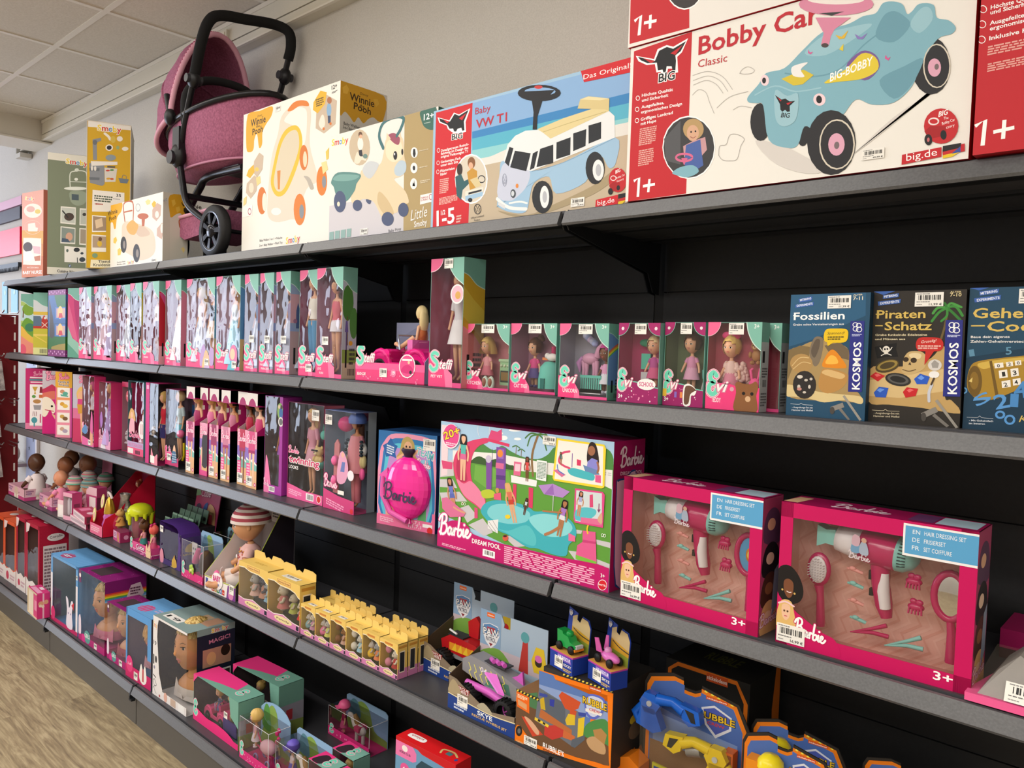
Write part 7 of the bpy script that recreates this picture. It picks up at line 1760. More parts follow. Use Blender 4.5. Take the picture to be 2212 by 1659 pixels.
def animal(parent, x, y, z, s, c, dress, ears='round', rot=0, name='animal_figure', dress2=None):
    """little flocked animal in clothes"""
    g = G(); g.T = Matrix.Translation((x, y, z)) @ Matrix.Rotation(math.radians(rot), 4, 'Z') @ Matrix.Scale(s, 4); m = M(c, .9)
    g.ell((0, 0, .34), (.15, .13, .2), m, 12, 8); g.ell((0, -.01, .68), (.2, .19, .18), m, 14, 10); g.ell((0, -.16, .64), (.1, .08, .075), m, 10, 6); g.ell((0, -.235, .66), .02, '6a4a44', 6, 5)
    for q in (-1, 1):
        if ears == 'long': g.ell((q * .09, .02, .98), (.05, .035, .18), m, 8, 6); g.ell((q * .09, -.012, .98), (.028, .02, .13), 'd8a8a0', 8, 6)
        elif ears == 'cat': g.tube([(q * .12, 0, .8), (q * .145, 0, .93)], [.07, .005], m, 6)
        else: g.ell((q * .16, .0, .84), (.075, .03, .075), m, 8, 6)
        g.ell((q * .085, -.165, .71), .024, '17110f', 6, 5); g.tube([(q * .13, -.02, .44), (q * .2, -.1, .33), (q * .16, -.17, .31)], [.055, .05, .045], m, 7); g.ell((q * .08, -.05, .06), (.07, .1, .06), m, 8, 6)
    b = g.build(name, parent); g = G(); g.T = Matrix.Translation((x, y, z)) @ Matrix.Rotation(math.radians(rot), 4, 'Z') @ Matrix.Scale(s, 4)
    g.lathe([(.1, .5), (.16, .42), (.165, .34)], (0, 0, 0), M(dress2 or dress, .9), 14, 1, .95); g.lathe([(.165, .34), (.2, .24), (.27, .1)], (0, 0, 0), M(dress, .9), 16, 1, .9); g.build('dress', b); return b
card('tiny_pet_pack', 'small dark pink pack with tan cat toy in front of a silver bag', -2.580, .05, Z4, .095, .05, .045, -4, 'c04a84', '9a2a5a', '7a3050', lambda F, R, T: (F.R('d8b8d0', .05, .3, .5, .95), F.lines('8a3a6a', (.1, .85), (.45, .85), (.1, .4), 3), F.P('c8985a', [(.65, .1), (.6, .6), (.7, 1), (.8, .6), (.85, .1)], True), R.E('d898b8', .5, .5, .2)), cat='small pack')
t = thing('toy_bag', 'crumpled silver grey toy bag behind the tan cat pack', 'bag', (-2.655, .13, Z4)); g = G(); g.lathe([(.035, 0), (.052, .03), (.05, .1), (.032, .16), (.038, .185)], (.0, 0, 0), noisy('crumpled_foil', '6a6460', 'b0a8a0', 30, .3, .01, metal=.4), 14, 1, .55); g.build('bag', t); animal(t, .055, -.04, .045, .095, 'c89a60', 'c08a4a', 'cat', -30, 'toy_cat')
t = thing('slime_jar', 'clear toy cylinder with bright yellow green slime shaped lid', 'jar', (-2.475, .125, Z4)); g = G(); g.lathe([(.046, .001), (.046, .125)], (0, 0, 0), clear(.002, 'f4ecf0', .08, 18), 24); g.build('clear_wall', t)
g = G(); g.lathe([(.0, .001), (.044, .001), (.044, .01), (0, .01)], (0, 0, 0), 'a83a78', 20); g.lathe([(.0, .02), (.03, .02), (.034, .07), (.03, .115), (0, .12)], (0, 0, 0), 'b8607a', 12); g.box(-.042, -.02, .015, -.03, .02, .12, 'c8c4cc'); g.build('filling', t)
g = G(); lime = M('d4dc28', .25); g.lathe([(.05, .118), (.055, .125), (.053, .142), (.042, .158), (.022, .168), (0, .17)], (0, 0, 0), lime, 26)
for i in range(9): a = i * .7; L = (.02, .035, .015)[i % 3]; g.tube([(.051 * math.cos(a), .051 * math.sin(a), .13), (.05 * math.cos(a), .05 * math.sin(a), .12 - L)], [.011, .007], lime, 8); g.ell((.05 * math.cos(a), .05 * math.sin(a), .12 - L), .007, lime, 8, 6)
FF = Face(g, (-.03, -.0555, .128), (.03, -.004, 0), (0, 0, .012)); FF.lines('4a5010', (0, .9), (1, .9), (0, .2), 2); g.build('slime_lid', t)
t = tray('pink printed tray with two seated little fairy dolls', -2.352, .034, .215, .045, .045, 'd84a8c', 'a02a70', 0, lambda f: [f.E('f0a0c8', rnd.random(), rnd.random() * .4, .015) for i in range(12)] and None); F = G(); FF = Face(F, (.002, -.0012, .002), (.21, 0, 0), (0, 0, .062)); FF.T('f4e4ec', .3, .3, .3, .68, .34, 'Cutie', 'bO8a2a6a'); teal_word(FF, .02, .25, .2, .6, 'E', ''); FF.P('e8c8a0', [(.78, .0), (.76, .5), (.8, .9), (.85, .6), (.92, .95), (.98, .5), (.97, 0)], True); FF.E('3a2a1a', .83, .45, .012); FF.E('3a2a1a', .92, .45, .012); F.build('printed_edge', t)
small_doll(t, .065, .03, .01, .125, skin='t', hair='brown', style='bun', top='e89aa8', skirt='3a8a88', rot=-60, name='mini_doll'); small_doll(t, .16, .032, .01, .12, hair='d85a50', style='bow', top='e88aa0', skirt='d85a80', rot=-60, name='mini_doll')
G().prism([(.10, .04, .03), (.145, .04, .03), (.15, .044, .115), (.105, .044, .115)], (0, .002, 0), 'a8b86a').build('tag_card', t)
# purple arched horse pack
t = thing('arched_pack', 'purple arched pack with clear front and golden emblem', 'pack', (-2.097, .050, Z4), -1); w, d, h = .198, .085, .168; arc = lambda y: [(0, y, 0), (w, y, 0), (w, y, h * .62), (w * .93, y, h * .84), (w * .8, y, h * .96), (w * .62, y, h), (w * .2, y, h), (0, y, h)]
g = G(); g.prism(arc(d - .003), (0, .003, 0), '7a6a8a'); A = arc(0); e = .0
for a, b_ in list(zip(A[1:], A[2:] + A[:1])): g.quad(a, b_, (b_[0], d, b_[2]), (a[0], d, a[2]), '4a2a78')
g.box(0, 0, 0, w, d, .001, '4a2a78'); g.box(0, -.001, 0, w, 0, .022, '3a2464'); F = Face(g, (0, -.0012, 0), (w, 0, 0), (0, 0, h)); F.P('4a2a78', [(.8, 0), (1, 0), (1, .62), (.93, .84), (.88, .9), (.9, .6), (.86, .25)]); F.P('c8a03a', [(.62, .03), (.6, .16), (.66, .24), (.72, .32), (.74, .24), (.8, .2), (.82, .05)], True); F.P('d88aa0', [(.06, .0), (.02, .2), (.08, .34), (.18, .28), (.2, .05)], True); F.lines('c8b050', (.55, .05), (.8, .03), (.55, .01), 1)
R = Face(g, (w + .0002, 0, 0), (0, d, 0), (0, 0, h)); R.P('c8a84a', [(.2, .45), (.3, .6), (.6, .62), (.8, .5), (.7, .42)], True); R.T('c8a84a', .06, .1, .36, .9, .36, 'unicorn', 'b'); g.build('carton', t)
small_doll(t, .13, .045, .02, .12, hair='d8643a', style='long', top='d86a5a', skirt='e0b890', rot=-20, name='mini_doll'); g = G(); g.quad((.002, .0005, .02), (w - .002, .0005, .02), (w - .002, .0005, h * .85), (.002, .0005, h * .85), clear(.003)); g.build('clear_window', t); sticker(t, (.006, -.002, .125), (.03, 0, 0), (0, 0, .026))
# counter display with hanging cards
t = thing('card_display', 'slanted counter display with pink header and rows of green cards', 'display', (-2.42, .185, Z4), 0); w, d = .22, .15; g = G(); g.box(0, 0, 0, w, d, .085, '2e2a30'); g.prism([(0, d, .06), (w, d, .06), (w, d + .03, .235), (w * .75, d + .03, .25), (w * .7, d + .03, .275), (w * .62, d + .03, .255), (w * .4, d + .03, .245), (0, d + .03, .24)], (0, .004, 0), 'c04a78')
F = Face(g, (0, d - .001, .06), (w, 0, 0), (0, .03, .18)); F.k = .001; F.P('8ab88a', [(0, .7), (.2, .75), (.15, 1), (0, 1)]); F.T('f0d8e4', .2, .22, .72, .62, .76, 'Cutie', 'iOa03a6a'); F.P('3a5aa0', [(.35, .1), (.4, .5), (.55, .6), (.5, .2)], True); F.P('d8a878', [(.6, .05), (.58, .5), (.7, .6), (.9, .45), (.95, .05)], True); F.E('5a4a6a', .2, .4, .12); F.P('c83a50', [(.65, .1), (.85, .1), (.8, .35), (.68, .35)]); g.build('display_stand', t)
for r in range(4):
    for c in range(4):
        g = G(); x0 = .01 + c * .052; y0 = .012 + r * .034; g.prism([(x0, y0, .06 + r * .012), (x0 + .045, y0, .06 + r * .012), (x0 + .046, y0 + .012, .112 + r * .014), (x0, y0 + .012, .112 + r * .014)], (0, .001, 0), '5a7a68'); FF = Face(g, (x0, y0 - .0005, .06 + r * .012), (.045, 0, 0), (0, .012, .052)); FF.P('20262a', [(.2, .2), (.3, .7), (.45, .4), (.6, .75), (.8, .2)]); FF.R('8aa898', 0, .88, 1, 1); g.build('hanging_card', t)
# vet doll blister
def blister(label, x, y, z, w, d, h, back, front, rot=0, lip=.03, fill=None, sky='8fb4d8', name='doll_pack', cat='doll pack', group=None, arch=False, hb=None, lipc='d8307c'):
    t = thing(name, label, cat, (x, y, z), rot, group); g = G(); hb = hb or h * 1.15; n = 8
    top = [(w * (1 - i / n), d, hb * (.82 + .18 * math.sin(PI * i / n) ** .6)) for i in range(n + 1)] if arch else [(w, d, hb * .93), (w * .94, d, hb), (w * .06, d, hb), (0, d, hb * .93)]
    g.prism([(0, d, 0), (w, d, 0)] + top, (0, .0025, 0), sky); F = Face(g, (0, d - .0003, 0), (w, 0, 0), (0, 0, hb)); F.P('86a850', [(.0, .2), (.3, .9), (.55, .85), (.7, .3), (1, .2), (1, 0), (0, 0)], True); F.P(back, [(.05, .5), (.15, .9), (.3, .85), (.35, .45)], True)
    g.box(0, 0, 0, w, d, .002, lipc); g.box(0, -.001, 0, w, .0005, lip, lipc); f = Face(g, (0, -.0012, 0), (w, 0, 0), (0, 0, lip)); [f.E('f0a0c4', rnd.random(), rnd.random() * .7, .012) for i in range(16)]; front and front(f)
    teal_word(Face(g, (0, -.0018, 0), (w, 0, 0), (0, 0, h)), .05, .12, .2, .28, 'E', ''); g.build('card_base', t); fill and fill(t)
    g = G(); m = clear(.002, 'f6f4f6', .05)
    for q in (((0, 0, lip), (w, 0, lip), (w, 0, h), (0, 0, h)), ((w, 0, .002), (w, d, .002), (w, d, h), (w, 0, h)), ((0, 0, h), (w, 0, h), (w, d, h), (0, d, h)), ((0, 0, .002), (0, 0, h), (0, d, h), (0, d, .002))): g.quad(*q, m)
    b_ = .0009; [g.tube(e_, b_, M('dcdce0', .15), 5) for e_ in ([(0, 0, lip), (0, 0, h), (w, 0, h), (w, 0, lip)], [(w, 0, h), (w, d, h)])]; g.build('clear_blister', t); return t
def vetfill(t):
    g = G(); g.prism([(.02, .03, .05), (.06, .03, .05), (.06, .03, .13), (.02, .03, .13)], (0, .002, 0), 'd8d4d0'); FF = Face(g, (.02, .0295, .05), (.04, 0, 0), (0, 0, .08)); [FF.E('5a5a5a', .3 + .4 * (i % 2), .2 + .25 * (i // 2), .12) for i in range(6)]; g.build('insert_card', t)
    g = G(); g.tube([(.06, .025, .06), (.075, .025, .09), (.085, .025, .115)], [.014, .012, .008], 'e86aa0', 8); g.ell((.105, .03, .085), (.01, .012, .02), 'e87aa8'); g.build('toy_tools', t); g = G(); g.lathe([(.024, 0), (.03, .03), (.022, .07), (.008, .085)], (.13, .035, .03), '4a3828', 12); g.build('toy_hair', t); g = G(); [g.ell((.088 + .012 * math.cos(a), -.004, .04 + .014 * math.sin(a)), (.008, .003, .009), 'a8c850') for a in (.3, 1.3, 2.3, 3.5, 5.8)]; g.ell((.088, -.005, .04), (.006, .003, .006), 'e8d8a0'); g.build('flower_print', t)
blister('clear doll pack with brown haired doll and pink tools, green flower print', -1.850, .028, Z4, .172, .075, .143, '5a8aa8', None, fill=vetfill, hb=.165); 
blister('black topped clear pack half hidden behind the big baby doll display', -1.94, .20, Z4, .15, .06, .125, '3a3a3a', None, sky='7aa8b8', hb=.14, lipc='2a262a')
# large seated baby doll in an open display box
t = thing('baby_display_box', 'white and purple open display box with high back around the big baby doll', 'display box', (-1.640, .016, Z4), 2); w, d, h = .212, .235, .30; g = G(); e = .002
g.box(0, 0, 0, w, e, .052, 'ece6e6'); g.box(0, 0, 0, w, d, e, 'e4dede'); g.box(0, d - e, 0, w, d, h, 'b0a8ac')
for x in (0, w - e): g.prism([(x, 0, 0), (x, d, 0), (x, d, h), (x, d * .78, h), (x, d * .42, .16), (x, 0, .055)], (e, 0, 0), 'd8d0d0' if x == 0 else '2c2630')
for x in (0, w): g.tube([(x, 0, .054), (x, d * .42, .16), (x, d * .78, h)], .0015, 'a8b830', 5)
F = Face(g, (0, -.0002, 0), (w, 0, 0), (0, 0, .052)); F.R('a8b830', 0, .93, 1, 1); F.P('7a3a8a', [(.72, 0), (1, 0), (1, .9), (.76, .9)]); F.R('3a4a90', .04, .15, .12, .85); [F.P(c, [(.24 + i * .085, .12 + .03 * (i % 2)), (.32 + i * .085, .1), (.32 + i * .085, .45), (.25 + i * .085, .48)]) or F.T('f4f0f0', .2, .26 + i * .085, .2, .31 + i * .085, .2, ch, 'b') for i, (c, ch) in enumerate(zip(('c83a2a', 'd8a02a', '3a8a4a', '3a6ab0', 'c83a2a'), 'LENA-'))]; F.E('d888b8', .86, .3, .08)
I = Face(g, (0, d - e - .0003, 0), (w, 0, 0), (0, 0, h)); I.R('d8c050', .62, .55, 1, .9); I.R('8a6a60', .65, .58, .97, .87); I.R('7a4a8a', .62, .2, 1, .53); I.R('b88a78', .66, .24, .96, .48); I.R('e8e4e4', .3, .75, .6, .97); I.lines('4a4a4a', (.33, .94), (.57, .94), (.33, .8), 4)
R = Face(g, (w + .0002, 0, 0), (0, d, 0), (0, 0, h)); R.E('5a4038', .62, .32, .14, .09); g.build('carton', t)
g = G(); FF = Face(g, (.055, -.004, .018), (.075, 0, 0), (0, 0, .06)); g.prism([(.0925 + .037 * math.cos(2 * PI * i / 20), -.003, .048 + .03 * math.sin(2 * PI * i / 20)) for i in range(20)], (0, .0015, 0), 'f0eaee'); FF.T('d83a8a', .34, .16, .48, .84, .52, 'BABY', 'b'); FF.T('3a5ab0', .2, .3, .2, .7, .24, 'born', 'b'); g.build('logo_oval', t); sticker(t, (.172, -.001, .02), (.03, 0, 0), (0, 0, .034))
bb = baby('big_baby_doll', 'big baby doll with red striped hat and dotted pink vest', -1.545, .135, Z4 + .004, .290, -28, 'd29a72', 'e4b8b4', 'e8dcd8', ('e8dcd8', 'a84a58'))
g = G(); g.T = Matrix.Scale(.290, 4); r_ = random.Random(5)
for i in range(46): a = r_.uniform(-PI * .95, -.05); z_ = r_.uniform(.14, .5); rr_ = .152 + .04 * (1 - z_ / .5); g.ell((rr_ * math.cos(a), .025 + rr_ * .92 * math.sin(a), z_), .012, ('c86a6a', 'd89a4a', 'a85a70')[i % 3], 6, 4)
g.ell((0, -.14, .40), (.05, .012, .028), 'eef0f4'); g.ell((.02, -.155, .27), (.05, .015, .04), 'd8a848'); g.build('vest_print', bb)
g = G(); g.tube([(-.09, -.055, .075), (-.115, -.035, .06), (-.095, -.01, .075)], .0028, 'd8a01a', 6); g.prism([(-.005, -.100, .03), (.035, -.105, .035), (.038, -.095, .085), (-.002, -.09, .08)], (0, .003, 0), 'e8dce0'); g.ell((.012, -.108, .06), (.012, .01, .012), 'e86aa0'); g.build('tag_and_dummy', bb)
# yellow animal family packs
def family(label, x, y, w, d, h, pets, big=True, sideart=True, sticker_=False):
    t = thing('animal_family_pack', label, 'toy pack', (x, y, Z4), 0, 'yellow animal figure packs'); yl, pk = 'e8c468', 'd080b0'; e = .0012; g = G()
    hs = h * (.16 if big else .1); sw = h * (.80 if big else .86)
    g.box(0, d - e, 0, w, d, h, '5a5a50'); g.box(0, 0, 0, w, d, e, '6a6848'); g.box(0, 0, h - e, w, d, h, 'ecc96e'); g.box(0, 0, 0, e, d, h, yl); g.box(w - e, 0, 0, w, d, h, yl)
    hc = h * .2 if big else h * .22; k = .10; g.prism([(0, d - e, h), (w, d - e, h), (w, d - e, h + hc * .8), (w * .9, d - e, h + hc), (w * .65, d - e, h + hc), (w * .6, d - e, h + hc * .45), (w * .5, d - e, h + hc * .65), (w * .4, d - e, h + hc * .45), (w * .35, d - e, h + hc * .97), (w * .08, d - e, h + hc), (0, d - e, h + hc * .8)], (0, e, 0), 'eccb74')
    F = Face(g, (0, -.0006, 0), (w, 0, 0), (0, 0, h)); F.P('f0e4c8', [(0, 1), (1, 1), (1, .7), (.94, .72), (.86, .79), (.68, .83), (.4, .83), (.2, .88), (0, .86)], False); F.P(yl, [(0, 1), (1, 1), (1, .72), (.94, .74), (.86, .81), (.68, .85), (.4, .85), (.2, .9), (0, .88)], False); F.P('f0e0e0', [(0, 0), (1, 0), (1, .14), (.8, .15), (.5, .23), (.2, .17), (0, .2)]); F.P(pk, [(0, 0), (1, 0), (1, .12), (.8, .13), (.5, .21), (.2, .15), (0, .18)]); F.E('ead8a0', .5, .1, .28, .07); F.T('5a4a2a', .035, .3, .085, .7, .085, 'Family' if big else 'Baby', 'b'); F.R('1e2430', .9, .02, .98, .11)
    if big: F.R('a85a30', .3, .875, .72, .965); F.R('e8c070', .31, .882, .71, .958); F.T('8a3a20', .04, .33, .9, .69, .9, 'Sylvanian Families', 'b')
    else: F.R('c8803a', .28, .89, .72, .95)
    R = Face(g, (w, 0, 0), (0, d, 0), (0, 0, h))
    if sideart: R.R(pk, 0, 0, 1, .28); R.R('f0e4d0', .18, .17, .72, .78); R.R('24262c', .22, .2, .68, .75); R.R('c8903a', .08, .86, .92, .93)
    Tp = Face(g, (0, 0, h), (w, 0, 0), (0, d, 0)); Tp.lines('c8a040', (.3, .6), (.7, .6), (.3, .4), 2); g.build('carton', t)
    for a in pets: animal(t, w * a[0], d * a[1], .012 + (a[5] if len(a) > 5 else 0), h * a[2], a[3], a[4], *(a[6:] if len(a) > 6 else ()))
    g = G(); g.quad((.001, .0002, hs), (w - .001, .0002, hs), (w - .001, .0002, h * .9), (.001, .0002, h * .9), clear(.0008)); g.build('clear_window', t)
    if sticker_: sticker(t, (w * .3, d * .25, h + .0005), (w * .45, 0, 0), (0, d * .4, 0))
    return t
family('large yellow family pack with grey and blue dressed cats', -1.412, .027, .190, .058, .150, [(.35, .5, .62, 'b8b4ac', 'd8b0a0', .02, 'cat', -20), (.60, .65, .66, '5a5458', 'c08a70', .02, 'cat', -20), (.82, .5, .58, 'a8b0b4', '8ab0c8', .02, 'cat', -40)], sideart=False)
family('large yellow family pack with cream rabbits in red and green', -1.2185, .025, .190, .058, .148, [(.28, .5, .66, 'd8ccb4', 'c87a74', .02, 'long', -20), (.60, .5, .52, 'd0c4ac', 'b0b858', .02, 'long', -20), (.85, .5, .5, 'dcd0b8', 'd83a34', .01, 'long', -20)], sticker_=True)
pets = (('e0d4bc', 'c890b0', 'long', '8ab0b4'), ('c8c4c0', 'd8d870', 'round', 'e87aa8'), ('9a6a3a', 'd0a898', 'round', '8a5a34'), ('e4e0d4', 'a0c8d8', 'round', 'e8e0d0'), ('a8acb0', 'e88a5a', 'cat', 'e8c030'), ('e8e0d0', 'b83a3a', 'long', 'e090a8'))
for i, (c, dr, ear, ob) in enumerate(pets):
    t = family('small yellow baby animal pack, %s of the front row' % ('leftmost', 'second from left', 'third from left', 'third from right', 'second from right', 'rightmost')[i], -1.021 + i * .079, .025, .0775, .034, .097, [(.68 if i not in (0, 1) else .62, .5, .62, c, dr, .006, ear, -25)] + ([(.3, .5, .5, 'd0c8c0', ob, .01, ear, -25)] if i in (0, 1, 4) else []), False, sticker_=i < 3)
    g = G(); g.ell((.022, .014, .03), (.012, .01, .012), ob, 10, 7); g.ell((.022, .014, .066), (.011, .008, .011), ob, 10, 7) if i in (2, 3, 5) else None; g.build('toy_accessory', t)
for i in range(6):
    if i: family('small yellow baby animal pack in the second row, behind the %s front one' % ('leftmost', 'second', 'third', 'fourth', 'fifth', 'rightmost')[i], -1.021 + i * .079, .062, .0775, .034, .097, [], False)
for i in (0, 1, 2, 4, 5): family('small yellow baby animal pack in the back row, behind the %s column' % ('leftmost', 'second', 'third', 'fourth', 'fifth', 'rightmost')[i], -1.021 + i * .079, .099, .0775, .034, .097, [], False)
# ---------------------------------------------------------------- rescue trucks and workshop toys
def big_wheel(g, T, r, w, rim, spokes=5):
    g.T = T; k = M('161618', .7); g.lathe([(r * .62, -w / 2), (r * .9, -w / 2), (r, -w * .3), (r, w * .3), (r * .9, w / 2), (r * .62, w / 2)], (0, 0, 0), k, 24)
    for i in range(18):
        a = 2 * PI * i / 18; c, s = math.cos(a), math.sin(a); h = w * .5; b = r * .12
        g.prism([(r * 1.06 * c - b * s * q, r * 1.06 * s + b * c * q, z_) for q, z_ in ((-.8, -h), (.5, -h), (.8, 0), (.5, h), (-.8, h), (-.4, 0))], (-c * r * .14, -s * r * .14, 0), k)
    m = M(rim, .25)
    g.lathe([(r * .62, -w * .3), (r * .52, -w * .42), (r * .5, -w * .3)], (0, 0, 0), m, 20); g.ell((0, 0, -w * .36), (r * .2, r * .2, w * .12), m)
    for i in range(spokes): a = 2 * PI * i / spokes; g.tube([(0, 0, -w * .32), (r * .56 * math.cos(a), r * .56 * math.sin(a), -w * .34)], r * .07, m, 6)
def shield_logo(F, u, v, s, a, word, word2):
    q = lambda x, y: (u + x * s, v + y * s * F.asp)
    F.P('e8e8ec', [q(-.5, .42), q(-.1, .55), q(.4, .5), q(.5, .1), q(.3, -.3), q(0, -.55), q(-.32, -.3), q(-.5, .05)]); F.P('5a86b8', [q(-.46, .4), q(-.1, .52), q(.38, .46), q(.46, .1), q(-.46, .05)]); F.P('b83a44', [q(-.25, .36), q(.25, .38), q(.2, .1), q(-.2, .08)]); F.T('f0f0f0', s * F.asp * .3, *q(-.46, -.0), *q(.46, .04), word, 'bO24304a'); F.T('24304a', s * F.asp * .2, *q(-.3, -.26), *q(.3, -.24), word2, 'b'); F.P('8a2a34', [q(-.12, -.32), q(.12, -.32), q(0, -.46)])
def truck_set(label, x, y, w, d, col, rim, title, sub, rot=0):
    t = thing('rescue_truck_set', label, 'toy vehicle set', (x, y, Z4), rot); h = .228; g = G(); e = .002
    g.box(0, 0, 0, w, d, e, '5a5650'); g.box(0, d - e, 0, w, d, h * .86, 'a8bcd0'); g.prism([(0, d - e, h * .86), (w * .36, d - e, h * .86), (w * .37, d - e, h * .9), (w * .32, d - e, h), (0, d - e, h)], (0, e, 0), 'a8bcd0'); g.prism([(w * .46, d - e, h * .86), (w, d - e, h * .86), (w, d - e, h), (w * .46, d - e, h)], (0, e, 0), 'a8bcd0')
    g.prism([(0, 0, .001), (w, 0, .001), (w, 0, .05), (w * .6, 0, .034), (w * .3, 0, .062), (w * .12, 0, .08), (0, 0, .083)], (0, e, 0), '8a7a68'); g.prism([(0, 0, 0), (0, d, 0), (0, d, .13), (0, 0, .083)], (e, 0, 0), '5a4838'); g.prism([(w - e, 0, 0), (w - e, d, 0), (w - e, d, .13), (w - e, 0, .05)], (e, 0, 0), '4a4a50')
    I = Face(g, (0, d - e - .0002, 0), (w, 0, 0), (0, 0, h)); I.R('8aa8c8', 0, .55, .32, 1); I.R('c8b8c0', 0, .45, 1, .6); I.P('7aa848', [(0, .5), (.3, .6), (.5, .42), (.3, .3), (0, .3)], True); I.R('e8681a', .1, .93, .22, .98); I.T('f4e8e0', .02, .11, .945, .21, .945, 'nickelodeon', 'b'); shield_logo(I, .17, .72, .26, 1, 'PAW', 'PATROL'); I.P('b83a34', [(.6, .45), (.66, .85), (.72, .85), (.74, .45)]); I.E('5aa0a8', .68, .84, .06, .06); I.P('e0c030', [(.78, .62), (.84, .78), (.95, .78), (.99, .62), (.94, .5), (.82, .5)]); I.E('3a3028', .88, .62, .05, .05); I.E(col, .88, .66, .05, .04)
    F = Face(g, (0, -.0002, 0), (w, 0, 0), (0, 0, .083)); F.P('1f3f8a', [(0, 0), (1, 0), (1, .42), (.6, .34), (0, .45)]); F.S('e8dcb0', .03, [(0, .46), (.6, .36), (1, .44)]); F.P('8a2a2a', [(.1, .62), (.32, .6), (.34, .78), (.12, .82)]); F.T('f0e8e8', .075, .12, .72, .32, .7, 'RESCUE', 'b'); F.T('f0e8e8', .075, .12, .63, .32, .61, 'WHEELS', 'b'); F.T('ffffff', .13, .46, .2, .46 + .055 * len(title), .2, title, 'b'); F.T('e0b860', .07, .38, .1, .38 + .03 * len(sub), .1, sub, 'b'); F.lines('d0d8e8', (.1, .24), (.3, .22), (.1, .06), 2); F.P('a89878', [(.0, .5), (.06, .9), (.14, .85), (.2, .55)], True); F.P('b0a890', [(.45, .42), (.55, .62), (.68, .4)], True); g.build('carton', t); sticker(t, (.035, -.0008, .018), (.036, 0, 0), (0, 0, .028))
    M0 = Matrix.Translation((w * .5, d * .5, .035)); r = .030
    for sx, sy in ((-1, -1), (1, -1), (-1, 1), (1, 1)): g = G(); big_wheel(g, M0 @ Matrix.Translation((sx * .062, sy * .032, r * .15)) @ Matrix.Rotation(-PI / 2, 4, 'X') @ Matrix.Scale(-1, 4, (0, 0, 1)), r, .026, rim); g.build('wheel', t)
    return t, M0
t, M0 = truck_set('red rescue truck pack with flame print at the back of the fourth shelf', -.552, .118, .235, .115, 'c8202a', 'e0303a', 'MARSHALL', 'RESCUE WHEELS')
g = G(); g.T = M0; rd = M('b81c24', .25); g.prism([(-.08, -.02, .03), (.08, -.02, .02), (.085, -.02, .045), (.05, -.02, .07), (-.05, -.02, .075), (-.085, -.02, .055)], (0, .04, 0), rd); g.box(-.05, -.0215, .035, .06, -.0195, .055, 'e0902a'); [g.prism([(-.04 + i * .022, -.0217, .035), (-.02 + i * .022, -.0217, .035), (-.025 + i * .022, -.0217, .058)], (0, .001, 0), 'e8c030') for i in range(5)]; g.box(-.06, -.018, .072, .0, .018, .076, '2a2a2e'); g.tube([(-.05, -.02, .09), (-.02, -.022, .085)], .003, 'e8e8e8', 6); g.build('truck_body', t)
g = G(); g.T = M0; g.box(-.06, -.016, .012, .06, .016, .03, M('a8a8ac', .3, .3)); g.prism([(-.005, .01, .075), (.03, .01, .075), (.035, .01, .12), (.02, .01, .135), (-.01, .01, .115)], (0, .012, 0), rd); g.build('chassis', t)
t, M0 = truck_set('violet wheeled grey rescue jet truck pack in front of the red one', -.338, .016, .228, .112, 'd870b8', 'c860b8', 'SKYE', 'RESCUE WHEELS JET')
g = G(); g.T = M0; gy = M('8a8a90', .3); g.prism([(-.10, -.022, .055), (.06, -.022, .022), (.095, -.022, .04), (.10, -.022, .065), (-.02, -.022, .095), (-.07, -.022, .10), (-.10, -.022, .085)], (0, .044, 0), gy); FF = Face(g, (-.085, -.0222, .035), (.16, 0, 0), (0, 0, .05)); FF.P('4a7a6a', [(.4, .1), (.95, .1), (.9, .6), (.5, .55)]); [FF.S('e0d86a', .05, [(.05 + .12 * i, .9), (.1 + .12 * i, .6), (.06 + .12 * i, .5), (.12 + .12 * i, .2)]) for i in range(7)]; FF.T('e8e0f0', .25, .3, .72, .44, .66, '04', 'b'); g.box(-.03, -.016, .094, .04, .016, .097, '3a3a40'); g.build('jet_body', t)
g = G(); g.T = M0; pk = M('d060c0', .25); g.prism([(-.02, -.024, .07), (.05, -.05, .05), (.07, -.05, .05), (.02, -.024, .075)], (0, .002, .004), pk); g.prism([(.05, -.003, .075), (.09, -.003, .065), (.085, -.003, .1), (.07, -.003, .085)], (0, .006, 0), pk); g.tube([(-.08, -.024, .03), (.0, -.026, .03), (.06, -.024, .018)], .009, pk, 8); g.tube([(-.08, -.01, .02), (.08, -.01, .005)], .008, pk, 8); [g.tube([(-.02 + i * .018, 0, .1), (.0 + i * .018, -.012, .102)], .006, pk, 7) for i in range(3)]; g.build('jet_trim', t)
